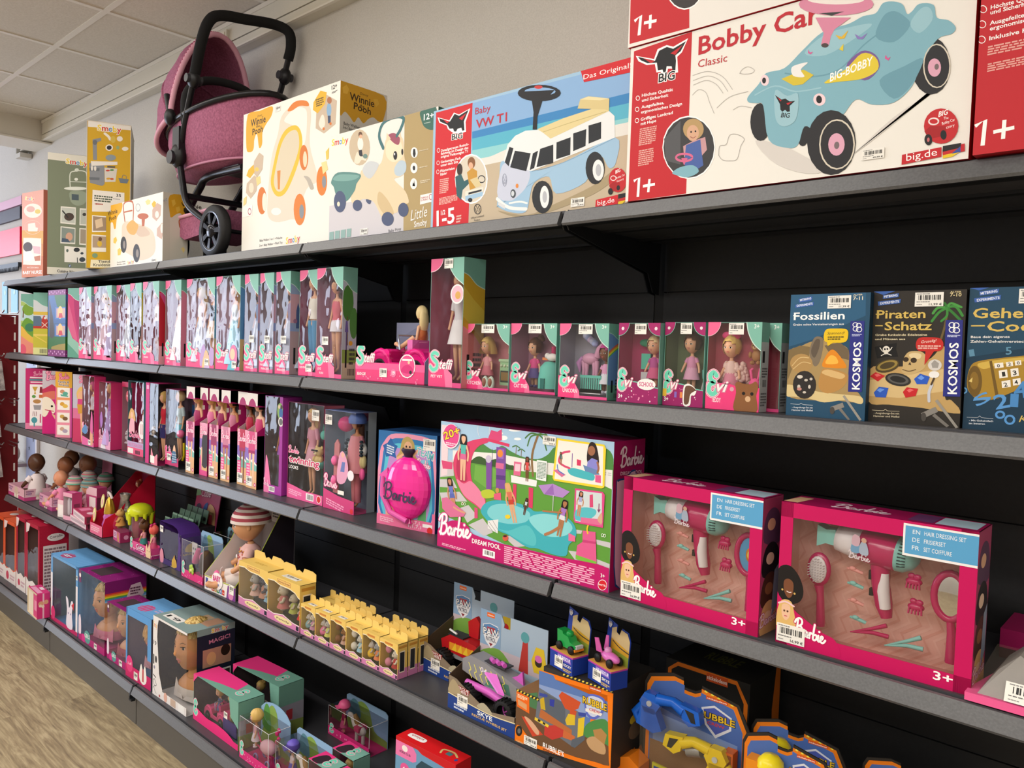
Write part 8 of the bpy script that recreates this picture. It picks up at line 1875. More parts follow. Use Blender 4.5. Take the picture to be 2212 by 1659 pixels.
def mini(label, x, y, rot, col, title, car):
    t = thing('mini_vehicle_pack', label, 'toy vehicle pack', (x, y, .8005), rot); w, d = .078, .045; g = G(); g.box(0, 0, 0, w, d, .040, '1c3a9a'); g.box(-.0005, -.0005, .0375, w + .0005, d, .0405, 'b83aa0'); g.box(0, 0, .0405, w, d, .041, 'd8a050')
    g.prism([(0, d, .04), (w, d, .04), (w * 1.02, d + .004, .095), (w * .9, d + .006, .112), (w * .62, d + .006, .115), (w * .62, d + .005, .10), (w * .42, d + .005, .10), (w * .42, d + .006, .118), (0, d + .008, .125)], (0, .0015, 0), '1c3a9a'); I = Face(g, (0, d - .0002, .04), (w, 0, 0), (0, .006, .085)); I.k = .0006; I.P('d0a030', [(.22, 0), (1, 0), (1, .65), (.88, .82), (.62, .85), (.55, .7), (.42, .75), (.42, .88), (.22, .8)]); I.P('c8b080', [(.22, .55), (1, .4), (1, .65), (.88, .82), (.62, .85), (.55, .7), (.42, .75), (.42, .88), (.22, .8)]); I.P('8a9a3a', [(.3, 0), (1, 0), (1, .25), (.3, .3)]); I.S('4a4038', .03, [(.3, .5), (.6, .4), (1, .35)]); shield_logo(I, .13, .86, .16, 1, 'PAW', 'PATROL')
    F = Face(g, (0, -.0002, 0), (w, 0, 0), (0, 0, .04)); F.P('7a5ac0', [(.3, .6), (.95, .6), (.9, .9), (.35, .92)]); F.T('f0f0f8', .18, .36, .68, .9, .68, 'AIR RESCUE', 'b'); F.T('f0e8e0', .15, .62, .36, .95, .36, title, 'b'); F.lines('d8b860', (.6, .26), (.96, .26), (.6, .08), 2); g.build('pack_base', t); sticker(t, (.018, -.0008, .006), (.028, 0, 0), (0, 0, .024))
    M0 = Matrix.Translation((w * .52, d * .5, .0415)); g = G(); g.T = M0; c = M(col, .22)
    if car == 'truck': g.prism([(-.03, -.011, .008), (.03, -.011, .008), (.032, -.011, .02), (.012, -.011, .024), (.006, -.011, .034), (-.012, -.011, .036), (-.014, -.011, .042), (-.032, -.011, .042)], (0, .022, 0), c); g.box(.012, -.013, .008, .033, .013, .013, 'e88a2a'); g.box(.028, -.01, .014, .034, .01, .021, 'c8ccd0'); g.ell((-.0, 0, .038), (.009, .009, .008), M(col, .2))
    else: g.ell((.006, 0, .016), (.030, .012, .011), c); [g.prism([(-.03, s * .010, .02), (-.012, s * .008, .02), (-.02, s * .014, .052), (-.03, s * .016, .05)], (0, .002, 0), 'd860b0') for s in (-1, 1)]; g.ell((-.002, 0, .028), (.009, .008, .008), M('d890c8', .2))
    g.build('car_body', t)
    for sx in (-.02, .02):
        for sy in (-1, 1): g = G(); g.T = M0 @ Matrix.Translation((sx, sy * .0135, .009)) @ Matrix.Rotation(PI / 2, 4, 'X'); g.lathe([(0, -.003), (.009, -.003), (.0095, 0), (.009, .003), (0, .003)], (0, 0, 0), M('161618', .5), 14); g.build('wheel', t)
mini('blue mini vehicle pack with green and orange truck on the orange box', -.024, .030, -12, '1f9a4a', 'ROCKY', 'truck'); mini('blue mini vehicle pack with pink winged racer on the orange box', .078, .036, -16, 'd870c0', 'SKYE', 'plane')
def f_dark(F, R, T): F.S('d8701a', .04, [(.05, .02), (.05, .9), (.15, .97), (.85, .97), (.96, .8), (.96, .02)], False); F.R('c8501c', .5, .9, .75, .98); F.T('f4e8e0', .04, .51, .92, .74, .92, 'nickelodeon', 'b'); F.E('c8a030', .6, .7, .2, .08); R.P('c86a1a', [(.8, 0), (1, 0), (1, 1), (.85, 1), (.75, .6)]); T.T('6a6a2a', .3, .3, .4, .7, .4, 'RUBBLE', 'b')
card('dark_toy_box', 'dark box with orange trim in the shade behind the pink racer pack', .170, .205, Z4, .20, .15, .225, 0, '24221f', '1f1d1b', '262422', f_dark, cat='box')
def crewcard(label, x, y, w, h, rot, name='tool_toy_pack', orange=True, lean=.0):
    t = thing(name, label, 'toy pack', (x, y, Z4), rot, 'black edged orange toy packs'); P = [(0, 0), (1, 0), (1, .70), (.9, .90), (.56, .965), (.56, .93), (.5, .9), (.44, .90), (.38, .905), (.38, .985), (.28, 1), (.04, .93), (0, .85)]
    g = G(); d = .05; g.prism([(u * w, d + v * lean, v * h) for u, v in P], (0, .003, 0), '2a2623'); F = Face(g, (0, d - .0002, 0), (w, 0, 0), (0, lean, h)); s = lambda k: [(.5 + (u - .5) * k, .46 + (v - .46) * k) for u, v in P]; F.P('e07a18', s(.95)); F.P('4a6ab0', s(.88)); F.P('7a94c8', [(.1, .3), (.9, .3), (.9, .55), (.1, .6)]); F.R('8a6a4a', .07, .05, .93, .34)
    for i in range(9): u = .4 + .06 * i; F.P('e8d84a', [(u, .955 - .011 * i), (u + .025, .95 - .011 * i), (u + .035, .965 - .012 * i), (u + .01, .972 - .012 * i)]) if u < .88 and i > 2 else None
    F.R('d0521c', .6, .865, .8, .895); F.T('f4e8e0', .014, .61, .872, .79, .872, 'nickelodeon', 'b'); F.P('d8dce8', [(.56, .78), (.68, .83), (.84, .77), (.84, .66), (.7, .55), (.6, .64)]); F.P('4a5ab0', [(.58, .77), (.68, .81), (.82, .76), (.82, .67), (.7, .58), (.62, .65)]); F.T('e8c030', .055, .53, .70, .87, .70, 'RUBBLE', 'bO2a2410'); F.T('d03a28', .025, .62, .655, .78, .655, 'CREW', 'b'); g.box(0, 0, 0, w, d, .003, 'd8701a'); g.build('card', t); return t
t = crewcard('black and orange toy pack with blue digger arm and yellow machine', .178, .062, .235, .236, 3)
def machine(g, M0, c):
    g.T = M0; m = M(c, .25); hexa = lambda r: [(r * math.cos(PI / 3 * i), 0, r * math.sin(PI / 3 * i)) for i in range(6)]
    g.prism([(p[0], p[1], p[2] + .03) for p in hexa(.024)], (0, .02, 0), m); g.lathe([(.005, 0), (.009, 0), (.009, .004), (.004, .004)], (0, 0, 0), M('d8d8dc', .3), 12) if False else g.tube([(0, -.003, .03), (0, .004, .03)], .006, 'c8ccd0', 10)
    g.tube([(.015, .01, .04), (.05, .01, .045), (.075, .01, .035)], [.013, .011, .014], m, 6); g.prism([(.07, 0, .05), (.11, 0, .045), (.115, 0, .02), (.09, 0, .01), (.075, 0, .02)], (0, .02, 0), m); g.prism([(.08, -.0005, .043), (.1, -.0005, .04), (.105, -.0005, .02), (.095, -.0005, .02)], (0, .001, 0), '2a2a2a'); g.prism([(-.03, 0, -.02), (.01, 0, -.03), (.03, 0, -.02), (.012, 0, .02), (-.02, 0, .02)], (0, .022, 0), m); g.tube([(-.02, .01, .02), (-.038, .01, .0), (-.025, .01, -.02)], .009, m, 6)
g = G(); machine(g, Matrix.Translation((.035, .008, .145)), '1a5fc8'); g.build('blue_arm_machine', t); g = G(); machine(g, Matrix.Translation((.185, .006, .08)) @ Matrix.Scale(-1, 4, (1, 0, 0)), 'f0d020'); g.build('yellow_machine', t)
g = G(); g.box(.195, .02, .08, .215, .045, .125, 'd8641a'); g.box(.198, .019, .09, .212, .02, .12, '8a4418'); g.tube([(.12, .02, .1), (.15, .02, .108)], .012, M('9a9a9a', .3, .5), 10); g.build('hopper', t); g = G(); g.prism([(.05, .002, .01), (.10, .002, .01), (.10, .002, .055), (.05, .002, .058)], (0, .004, 0), 'c8c02a'); FF = Face(g, (.054, .0015, .014), (.042, 0, 0), (0, 0, .038)); FF.R('2a4a9a', 0, 0, 1, 1); FF.P('c8d0d8', [(.3, .5), (.5, .75), (.7, .5), (.5, .25)]); FF.S('d8c03a', .06, [(.1, .2), (.4, .9)]); g.build('plate', t)
g = G(); g.prism([(-.03, .0, .002), (.02, .0, .002), (.02, .0, .035), (-.005, .0, .05), (-.03, .0, .04)], (0, .045, 0), 'e07a18'); g.build('base_tray', t); g = G(); g.quad((.02, -.001, .003), (.225, -.001, .003), (.225, -.001, .15), (.02, -.001, .19), clear(.003)); g.build('clear_blister', t)
for i, (x, y, w, h, lab) in enumerate(((.425, .02, .17, .205, 'black and orange hanging card pack, front one at the bottom right'), (.405, .10, .185, .198, 'black and orange hanging card pack right behind the front one'), (.60, .16, .17, .17, 'black and orange card pack at the bottom right edge of the picture'))):
    t = crewcard(lab, x, y, w, h, 4); g = G(); M0 = (.045, .03, h * .70); g.box(.02, .018, h * .6, .048, .046, h * .78, 'e08a1a'); g.lathe([(.024, 0), (.023, .012), (.014, .022), (0, .025)], (.062, .03, h * .74), M('e8d428', .25), 14); g.ell((.055, .03, h * .55), (.03, .018, .03), 'e0c828'); g.build('yellow_toy', t)
# ================================================================ base shelf
Z5 = S5 + .0006; Y0 = -.045
def tallbox(label, x, w, h, col, d=.132, paint=None, inner='8a7a74'):
    b = WB('tall_doll_box', label, (x, Y0, Z5), w, d, h, 1, col, inner, side=col, cat='doll box', fl=.02, fr=.02, ft=.02, fb=.075, frame=col, wav=.003, group='tall window doll boxes on the base shelf'); F = b.F; F.P('ece4e4', [(0, 0), (1, 0), (1, .24), (.8, .2), (.5, .24), (.2, .2), (0, .25)]); F.E('c83a5a', .3, .1, .12); F.lines('c8a0b0', (.5, .14), (.9, .14), (.5, .05), 2); F.P('f0d8dc', [(0, .98), (.3, .98), (.2, .88), (0, .84)]); b.T.E('e8d8d4', .6, .5, .2, .16)
    small_doll(b.t, w * .5, d * .5, .03, h * .62, hair='brown', top='c08a98', skirt='b06a80'); paint and paint(b); return b.done()
tallbox('orange window doll box cut off by the left edge', -4.02, .165, .335, 'd8542a'); tallbox('orange red window doll box with folded top flap', -3.848, .196, .335, 'e0603a', .2); tallbox('slim crimson window doll box next to the orange one', -3.632, .150, .388, 'b01c3a')
def corside(b): R = b.R; [R.E('c83a5a', .05 + .1 * (i % 10), .03 + .05 * (i // 10), .008) for i in range(190)]; R.E('ece4e4', .55, .84, .3, .05); R.T('6a5a60', .035, .34, .825, .78, .84, 'Corolle', 'b'); R.R('e4d8da', .12, .05, .92, .74); R.lines('8a7078', (.16, .71), (.88, .71), (.16, .1), 14)
tallbox('crimson window doll box with white oval and text panel on its side', -3.466, .195, .388, 'b01838', .135, corside)
card('red_box', 'plain dark red box behind the orange doll boxes at far left', -4.25, .13, Z5, .25, .15, .33, 0, '9a1c24', '8a1820', 'a8242c', lambda F, R, T: None, cat='box')
t = thing('gift_box', 'small pink gift box overhanging the base shelf edge, open cream end', 'box', (-3.185, -.118, Z5 + .0005), -3); w, d, h = .16, .058, .12; g = G(); g.box(0, .004, 0, w, d, h, 'd0357a'); g.box(0, 0, 0, w, .004, .004, 'd8c8a8'); g.box(0, 0, h - .004, w, .004, h, 'd8c8a8'); g.box(0, 0, 0, .004, .004, h, 'd8c8a8'); F = Face(g, (0, .0038, 0), (w, 0, 0), (0, 0, h)); F.R('e8dcc8', .03, .04, .6, .96); F.R('d8407e', .62, .04, 1, .96); F.R('e890b0', .7, .3, .95, .7)
R = Face(g, (w, .004, 0), (0, d - .004, 0), (0, 0, h)); R.R('e8b8cc', .42, 0, .55, 1); R.E('d8a080', .3, .6, .22, .1); R.E('d8a080', .7, .64, .18, .09); R.E('ecd8c8', .25, .52, .12, .06); R.E('ecd8c8', .45, .48, .12, .06); T = Face(g, (0, .004, h), (w, 0, 0), (0, d - .004, 0)); T.R('e8a0c0', .1, .1, .9, .5); T.R('f0d8e0', .3, .6, .6, .9); g.build('carton', t)
def stripes(f, c='a8c4e0', lo=0, hi=1):
    for i in range(12): f.R(c, i / 12 + .01, lo, i / 12 + .035, hi)
b = WB('doll_box', 'light blue striped doll box with large window and cat print', (-3.003, -.070, Z5), .333, .158, .314, 1, '5a9ad8', '6a8ea0', cat='doll box', fl=.022, fr=.022, ft=.012, fb=.018, frame='6aa4dc', wav=.001, side='5a96d0', top='6aa8e0', open_side=False); F = b.F
F.R('ece8f0', 0, .0, .066, .72); F.R('ece8f0', .934, 0, 1, .72); F.R('c01c60', 0, 0, 1, .06); F.E('d83a7a', .09, .12, .08, .1); F.P('e8e0f0', [(.6, .06), (.62, .3), (.58, .48), (.66, .46), (.7, .34), (.78, .46), (.84, .44), (.8, .28), (.82, .06)], True); F.E('8a7aa8', .67, .26, .015); F.E('8a7aa8', .75, .26, .015); F.P('c82a3a', [(.78, .4), (.88, .46), (.86, .34)]); b.T.E('c02a5a', .3, .25, .16, .18); stripes(b.T, '7ab4e8'); sticker(b.t, (.315, -.001, .255), (.016, 0, 0), (0, 0, .02)); [b.T.lines('f0f0f4', (.2, .3), (.4, .3), (.2, .18), 2)]
small_doll(b.t, .26, .09, .012, .27, hair='blond', top='e8d0d8', skirt='d88aa8'); part(b, 'pink_trays', lambda g: (g.box(.06, .09, .09, .16, .14, .12, 'd85a84'), [g.box(.07 + i * .03, .088, .1, .09 + i * .03, .09, .118, 'f0d0d8') for i in range(3)])); b.done()
# styling heads
def bust(parent, x, y, z, R, rot, skin, hair, style, top, eye='4a6a6a', tilt=0):
    T = Matrix.Translation((x, y, z)) @ Matrix.Rotation(math.radians(rot), 4, 'Z'); g = G(); g.T = T; sk = M(skin, .38); c = (0, 0, 2.35 * R)
    head(g, c, R, sk, n=(44, 34), eye=eye, lip='c8706a', brow='8a6840', sc=(1, 1, 1.12)); g.tube([(0, .12 * R, 1.75 * R), (0, .1 * R, 1.3 * R), (0, .1 * R, .95 * R)], [.36 * R, .33 * R, .42 * R], sk, 16, cap=False); g.lathe([(.40 * R, 1.05 * R), (.75 * R, .86 * R), (1.0 * R, .6 * R), (1.02 * R, .2 * R), (.85 * R, 0)], (0, .1 * R, 0), sk, 24, 1, .62); o = g.build('styling_head', parent)
    hm = noisy('toy_hair', 'a87c34' if hair != 'ginger' else 'b8803a', 'ecd086' if hair != 'ginger' else 'e8bc78', 22, .35, .002, (6, 6, .6)); g = G(); g.T = T; C = Vector(c)
    if style == 'bob':
        hair_shell(g, c, R, hm, fringe=-.1, k=1.1, n=(40, 22), low=-.62, open_=.85, sc=(1.02, 1.02, 1.12)); r_ = random.Random(4)
        for i in range(60): a = r_.uniform(-1.0, 1.0); q = [head_pt(z_, a + .35 * (1 - z_), 1) * 1.14 for z_ in (.9, .55, .2)]; g.tube([C + p * R for p in q], [.03 * R, .04 * R, .008 * R], hm, 5)
    else:
        hair_shell(g, c, R, hm, fringe=.52, k=1.05, n=(40, 22), low=-.3, open_=1.15, sc=(1, 1, 1.12)); r_ = random.Random(3)
        for i in range(34): a = -1.7 + 3.4 * i / 33; q = [head_pt(max(-.9, z_), a * k_, 1) for z_, k_ in ((.55, 1), (.78, .9), (.95, .7), (.9, -2.4))][:3]; g.tube([C + Vector((p[0] * 1.07, p[1] * 1.05, p[2] * 1.15)) * R for p in q], [.035 * R, .06 * R, .05 * R], hm, 5)
        g.lathe([(.5 * R, 0), (.62 * R, -.5 * R), (.5 * R, -1.4 * R), (.1 * R, -1.7 * R)], (0, .5 * R, 2.3 * R), hm, 14, 1, .5, True, 0, PI)
    g.build('hair', o); g = G(); g.T = T; g.lathe([(1.03 * R, .58 * R), (1.06 * R, .3 * R), (.9 * R, 0)], (0, .1 * R, 0), M(top, .5), 24, 1.01, .64); g.prism([(-.9 * R, -.30 * R, .75 * R), (0, -.60 * R, .12 * R), (.9 * R, -.30 * R, .75 * R), (.95 * R, -.38 * R, .0), (-.95 * R, -.38 * R, .0)], (0, -.03 * R, 0), M(top, .5)); g.build('top', o); return o
def rainbow(f, v, h):
    for i, c in enumerate(('d83a3a', 'e88a2a', 'e8d830', '5aa84a', '4a8ad0', '8ab8e8')): f.R(c, 0, v + h * (5 - i), 1, v + h * (6 - i))
for lab, x, y, w, d, h, R in (('large purple topped styling head box with rainbow band', -2.651, -.066, .286, .172, .314, .074), ('smaller purple topped styling head box left of the blue one', -2.345, -.058, .200, .130, .240, .062)):
    b = WB('styling_head_box', lab, (x, y, Z5), w, d, h, 1, '7a2468', 'c8c4c8', cat='styling head', wav=.0012, top='8a1c70', fb=.03, frame='b01c70', floor='b01c70', open_side=True, noside=True); F, Rr = b.F, b.R
    F.P('e8d8e8', [(0, .1), (0, .3), (.06, .36), (.1, .28), (.1, .1)], True); F.E('5a9a94', .35, .1, .12, .09); F.T('f0f0f0', .06, .25, .08, .45, .09, 'GIRLS', 'b'); F.E('d8308a', .2, .05, .07); F.R('6a2a5a', 0, .82, .1, 1); F.E('f0ece8', .05, .92, .035); rainbow(F, .80, .0) if False else None; sticker(b.t, (w * .62, -.0012, .004), (.03, 0, 0), (0, 0, .024)); b.I.E('e8b8c8', .25, .6, .1); b.I.E('b8d8d8', .15, .4, .1); b.I.P('f0e8f0', [(.05, .3), (.4, .3), (.35, .5), (.1, .5)])
    Rr.R('7a1c6a', 0, .84, 1, 1); rainbow(Rr, .72, .02); Rr.P('d8c0d0', [(.5, .72), (.62, .90), (.85, .92), (.95, .76), (.75, .64)]); Rr.lines('5a2a4a', (.6, .87), (.85, .87), (.6, .76), 3); Rr.R('b8c8c8', .55, .1, 1, .7); Rr.R('b01c70', 0, 0, 1, .08); [b.T.E('e890c8', rnd.random(), rnd.random(), .006) for i in range(40)]; b.T.R('4a3a40', .2, .15, .62, .7)
    bust(b.t, w * .46, d * .46, .02, R, 12, 'd8a27c', 'blond', 'tied', 'e088a8' if h > .3 else 'b85a6a'); b.done()
b = WB('styling_head_box', 'blue striped box with bobbed ginger blond styling head', (-2.118, -.070, Z5), .218, .150, .277, 2, '5a98d4', '8a7a94', cat='styling head', ft=.03, fb=.045, fl=.012, frame='5a9ad8', side='4a4450', top='6aa6de', wav=.001, open_side=False); F = b.F
F.R('c81c64', 0, 0, 1, .18); F.E('e03a80', .16, .2, .13, .12); F.T('f4d8e4', .04, .08, .18, .24, .19, 'Steffi', 'i'); F.P('f0ece8', [(.55, .1), (.62, .3), (.7, .22), (.78, .3), (.84, .1), (.7, .02)], True); F.R('c04a50', .67, .06, .73, .24); F.R('5a98d4', .86, .4, 1, 1); b.I.R('c8c0d8', 0, .4, .4, 1); part(b, 'hair_clips', lambda g: [g.tube([(.03 + i * .03, .12, .24), (.032 + i * .03, .115, .17)], .003, c, 6) or g.ell((.03 + i * .03, .115, .245), (.012, .004, .012), k) for i, (c, k) in enumerate((('4a3a8a', 'e87a2a'), ('c82a3a', 'b8d83a')))]); b.T.E('d83a74', .35, .3, .2, .2); b.T.lines('d8b0d0', (.6, .5), (.9, .5), (.6, .3), 2); stripes(b.T, '7ab0e4'); sticker(b.t, (.075, -.0012, .006), (.032, 0, 0), (0, 0, .03)); rainbow(F, .7, .012) if False else None
bust(b.t, .125, .07, .045, .058, 10, 'd8a888', 'ginger', 'bob', 'd8a0b0'); b.done()
b = WB('styling_head_box', 'white and grey green styling head box, largest head with braided blond hair', (-1.880, -.064, Z5), .270, .183, .302, 1, '1e2438', '7a7078', cat='styling head', fl=.03, ft=.008, fb=.03, frame='e8e4e4', side='1e2438', top='8aa0a0', wav=.0008, open_side=True, noside=True, floor='dcd8d8'); F, I, Rr = b.F, b.I, b.R
F.P('e8e4e4', [(0, 0), (.30, 0), (.30, .12), (.2, .3), (.13, .75), (.14, .9), (.18, 1), (0, 1)]); F.toylogo(.07, .01, .86, .12, .85); F.T('2a2a2e', .055, .015, .64, .10, .63, '19', 'b'); F.E('2a2a2e', .1, .46, .03, .045); F.S('2a2a2e', .03, [(.03, .5), (.03, .4)]); F.S('2a2a2e', .014, [(.02, .25), (.1, .23)]); F.S('2a2a2e', .008, [(.02, .18), (.06, .2), (.12, .14), (.06, .12), (.02, .18)]); F.S('2a2a2e', .006, [(.02, .08), (.05, .11), (.06, .07), (.12, .03)]); F.E('8a88a0', .05, .35, .025); F.E('e0b0a0', .4, .06, .05, .06); F.R('c8b0a0', .55, .01, .7, .1); F.R('f0f0f0', .78, .01, .95, .1); F.E('b03a40', .22, .03, .02)
r_ = random.Random(9); 
for i in range(60): u, v, a = r_.random(), r_.random(), r_.uniform(-.6, .6); I.P(('4a444c', '8e8490')[i % 3 == 0], [(u, v), (u + .018 * math.cos(a + 1.2), v + .03), (u + .02 * math.sin(a), v + .075), (u - .016, v + .035)], True)
I.P('e8e4e8', [(0, .75), (1, .7), (1, 1), (0, 1)]) if False else None
Rr.R('1e2438', .2, 0, 1, .92); Rr.R('8aa0a0', .2, .92, 1, 1); Rr.toylogo(.05, .5, .93, .85, .94); Rr.T('d888a8', .05, .45, .80, .9, .82, 'MAGIC!', 'b'); Rr.R('b88a74', .32, .52, .92, .74); Rr.E('d8a878', .5, .62, .1, .08); Rr.E('2a1a14', .8, .68, .1, .07); Rr.R('e8e4e0', .3, .22, .92, .46); Rr.R('3a3230', .33, .24, .9, .44); Rr.E('b89a70', .6, .35, .12, .08)
b.T.R('f0ece8', .1, .12, .55, .32); b.T.T('2a2a2e', .1, .15, .16, .5, .16, '19', 'b'); b.T.R('c8a888', .5, .4, .7, .8); b.T.R('c89a80', .72, .45, .95, .85)
bust(b.t, .165, .085, .012, .086, 8, 'd69a68', 'blond', 'tied', 'dcd4d0', '1a1a18'); b.done()
# little dolls with vehicles on the base shelf
def trailer(label, x, y, w, d, h, rot, car, horse):
    b = WB('toy_car_set', label, (x, y, Z5), w, d, h, rot, '6a9a8c', '5a4a50', cat='toy car set', fb=.02, frame='e0307c', side='74a898', top='74a898', wav=.0008, group='horse trailer sets'); F = b.F; F.P('e8307e', [(0, 0), (1, 0), (1, .05), (.8, .2), (.55, .24), (.3, .22), (0, .3)], True); F.P('74a898', [(1, 1), (.8, 1), (.84, .6), (1, .45)]); F.P('e8408a', [(0, 1), (0, .82), (.04, .9), (.1, 1)]); teal_word(F, .02, .14, .16, .3, 'E', ''); b.T.P('ec3a88', [(0, 0), (.1, 0), (.45, .3), (.72, .45), (.66, 1), (0, 1)]); teal_word(b.T, .76, .3, .2, .4, 'E', ''); b.R.R('9a9aa8', 0, 0, 1, .6); b.R.P('8aa050', [(0, 0), (1, 0), (1, .25), (0, .3)]); b.R.R('b83a44', .3, .3, .55, .5); b.I.R('7a8a4a', .3, .2, .8, .8)
    if car: pink_car(b.t, Matrix.Translation((.04, .02, .012)), 'e8508c', 'c8407a', .15)
    small_doll(b.t, .10, .05, .03, .105, hair='blond', style='bun', top='4a5a8a', skirt='5a6a9a', name='mini_doll'); g = G(); k = M(horse, .5); g.ell((.215, .055, .075), (.03, .014, .018), k); g.tube([(.195, .055, .085), (.18, .052, .108)], [.014, .009], k, 8); g.ell((.172, .05, .112), (.016, .008, .009), k); [g.tube([(.195 + q * .04, .05 + s_ * .008, .065), (.195 + q * .04, .05 + s_ * .008, .02)], [.007, .005], k, 7) for q in (0, 1) for s_ in (-1, 1)]; g.tube([(.19, .055, .115), (.2, .055, .095)], .006, 'e0c890', 6); g.build('toy_horse', b.t); g = G(); g.box(.18, .018, .015, .27, .022, .06, '4a3a8a'); g.build('trailer_gate', b.t); sticker(b.t, (w * .7, -.001, h * .5), (.024, 0, 0), (0, 0, .022)); b.done()
trailer('pink and teal set with pink jeep and cream horse trailer, front one', -1.583, -.046, .318, .094, .162, 0, True, 'd8bc8a'); trailer('pink and teal set with brown horse, behind the front one', -1.525, .072, .285, .10, .182, 3, False, '7a4a30')
def stroll(t):
    small_doll(t, .05, .03, .04, .125, hair='blond', style='plain', top='d8a8b8', skirt='e8e0e8', rot=-30, name='mini_doll'); g = G(); g.ell((.115, .035, .06), (.036, .022, .022), M('e8b8c4', .5)); g.tube([(.06, .03, .09), (.085, .03, .06), (.14, .03, .035)], .0025, 'd83a70', 6); g.tube([(.06, .03, .05), (.13, .03, .03)], .0025, 'd83a70', 6); g.build('toy_pram', t)
    for x in (.07, .14):
        for y in (.018, .05): g = G(); g.T = Matrix.Translation((x, y, .018)) @ Matrix.Rotation(PI / 2, 4, 'X'); g.lathe([(.009, -.002), (.013, -.002), (.013, .002), (.009, .002)], (0, 0, 0), '9a8ac0', 14); g.build('wheel', t)
    g = G(); [g.ell((.14 + .012 * (i % 2), .05, .08 + .014 * i), (.009, .005, .008), 'e0307c') for i in range(4)]; g.build('toy_accessories', t)
blister('clear arched doll pack with doll pushing a pink pram', -1.232, -.058, Z5, .175, .075, .135, '5a9a4a', None, fill=stroll, arch=True, hb=.175)
def rider(cap, top):
    def f(t): small_doll(t, .05, .03, .01, .115, hair=cap, style='cap', top=top, skirt=cap, rot=-20, name='mini_doll'); g = G(); k = M('e8e0d8', .5); g.ell((.14, .03, .05), (.03, .014, .018), k); g.tube([(.12, .03, .06), (.1, .028, .085)], [.014, .009], k, 8); g.ell((.092, .026, .088), (.015, .008, .009), k); [g.tube([(.122 + q * .036, .03, .04), (.122 + q * .036, .03, .008)], .006, k, 7) for q in (0, 1)]; g.tube([(.11, .03, .095), (.125, .03, .075), (.12, .035, .045)], [.006, .012, .004], 'b08a50', 7); g.box(.13, .012, .05, .155, .048, .066, 'e0507c'); g.build('toy_horse', t)
    return f
blister('clear doll pack with purple riding cap, front of the two rider packs', -1.045, -.040, Z5, .20, .075, .115, '5a8a9a', None, fill=rider('6a5ac0', 'e8d8dc'), hb=.135); blister('clear doll pack with pink riding cap standing behind at the back', -1.165, .235, Z5, .23, .075, .10, '5a8a9a', None, fill=rider('d85a8a', '9a1c4a'), hb=.122)
for i, (x, y, w) in enumerate(((-.832, -.062, .105), (-.835, .022, .105), (-.722, -.066, .105))):
    b = WB('doll_box', 'small pink and teal doll box cut by the lower edge, %s of three' % ('left front', 'rear', 'right front')[i], (x, y, Z5), w, .06, .148, 0, 'e0467f', '8a5a70', cat='doll box', side='74a89c', top='7fb4a6', fb=.03, frame='e8407e'); b.T.P('ec3a88', [(0, 0), (.4, .0), (.5, 1), (0, 1)]); b.T.P('3a2a34', [(.08, .1), (.45, .1), (.5, .7), (.2, .8)], True); teal_word(b.T, .5, .2, .45, .6, 'E', ''); small_doll(b.t, w * .5, .03, .012, .115, hair='blond', top='d88aa8', skirt='c86a98', name='mini_doll'); b.done()
t = thing('figure_box', 'bright red horse figure box with pink corner at the bottom edge', 'box', (-.486, -.026, Z5), 3); w, d, h = .215, .056, .329; g = G(); carton(g, w, d, h, '6a9ac0', 'd02028', 'e01c22'); F, R, T = faces(g, w, d, h); F.P('e878b0', [(0, .97), (.3, .97), (.36, .93), (.36, .87), (.3, .85), (0, .85)]); F.R('c81820', 0, .97, 1, 1); F.P('c81820', [(.38, .97), (1, .97), (1, .93), (.45, .95)]); F.P('2a4a5a', [(.36, .84), (.45, .9), (1, .88), (1, .3), (.36, .3)]); F.T('2a2a3a', .018, .07, .885, .26, .885, 'HORSE CLUB', 'b'); F.E('f0e8e4', .16, .93, .05, .025); F.E('e05a9a', .17, .77, .08, .045); F.T('ffffff', .03, .13, .755, .21, .755, '4+', 'b'); F.R('c02028', .66, .8, .98, .87); F.T('ffffff', .035, .7, .82, .95, .82, 'schleich', 'b'); T.P('ffffff', [(.12, .35), (.34, .35), (.38, .5), (.34, .68), (.12, .68), (.09, .5)], True); T.T('c01820', .16, .33, .62, .13, .62, 'schleich', 'b'); T.S('e0c080', .1, [(.68, .3), (.66, .6), (.8, .7), (.9, .5)]); T.R('4a7a80', .74, .35, .82, .6); T.E('3a4a9a', .93, .3, .02, .1); g.build('carton', t)
# ================================================================ doll pram on the top shelf
t = thing('doll_pram', 'dusty pink doll pram with black frame and push handle on top shelf', 'doll pram', (-1.9, .2, S1 + .0006)); K = Matrix.Translation((1.9, -.2, -S1 - .0006)); bk = M('17171a', .4); mauve = noisy('mauve_linen', '8a4a66', 'a8607e', 140, .85, .0008, (1, 1, 1)); trim_ = M('d8a0b4', .8)
g = G(); g.T = K; g.tube([(-1.955, .045, 2.225), (-1.90, .045, 2.36), (-1.835, .045, 2.50)], .0115, M('222226', .3, .4), 10); g.build('handle_tube', t); g = G(); g.T = K; g.tube([(-1.70, .355, 2.62), (-1.76, .36, 2.51), (-1.84, .36, 2.40), (-1.93, .36, 2.24)], .0115, M('222226', .3, .4), 10); g.build('handle_tube', t)
g = G(); g.T = K; g.tube(smooth_pts([(-1.835, .045, 2.50), (-1.79, .045, 2.60), (-1.765, .06, 2.675), (-1.755, .10, 2.71), (-1.75, .2, 2.727), (-1.735, .31, 2.74), (-1.70, .352, 2.715), (-1.69, .357, 2.66), (-1.705, .355, 2.61)], False, 5), .0195, M('141416', .85), 12); g.build('foam_grip', t)
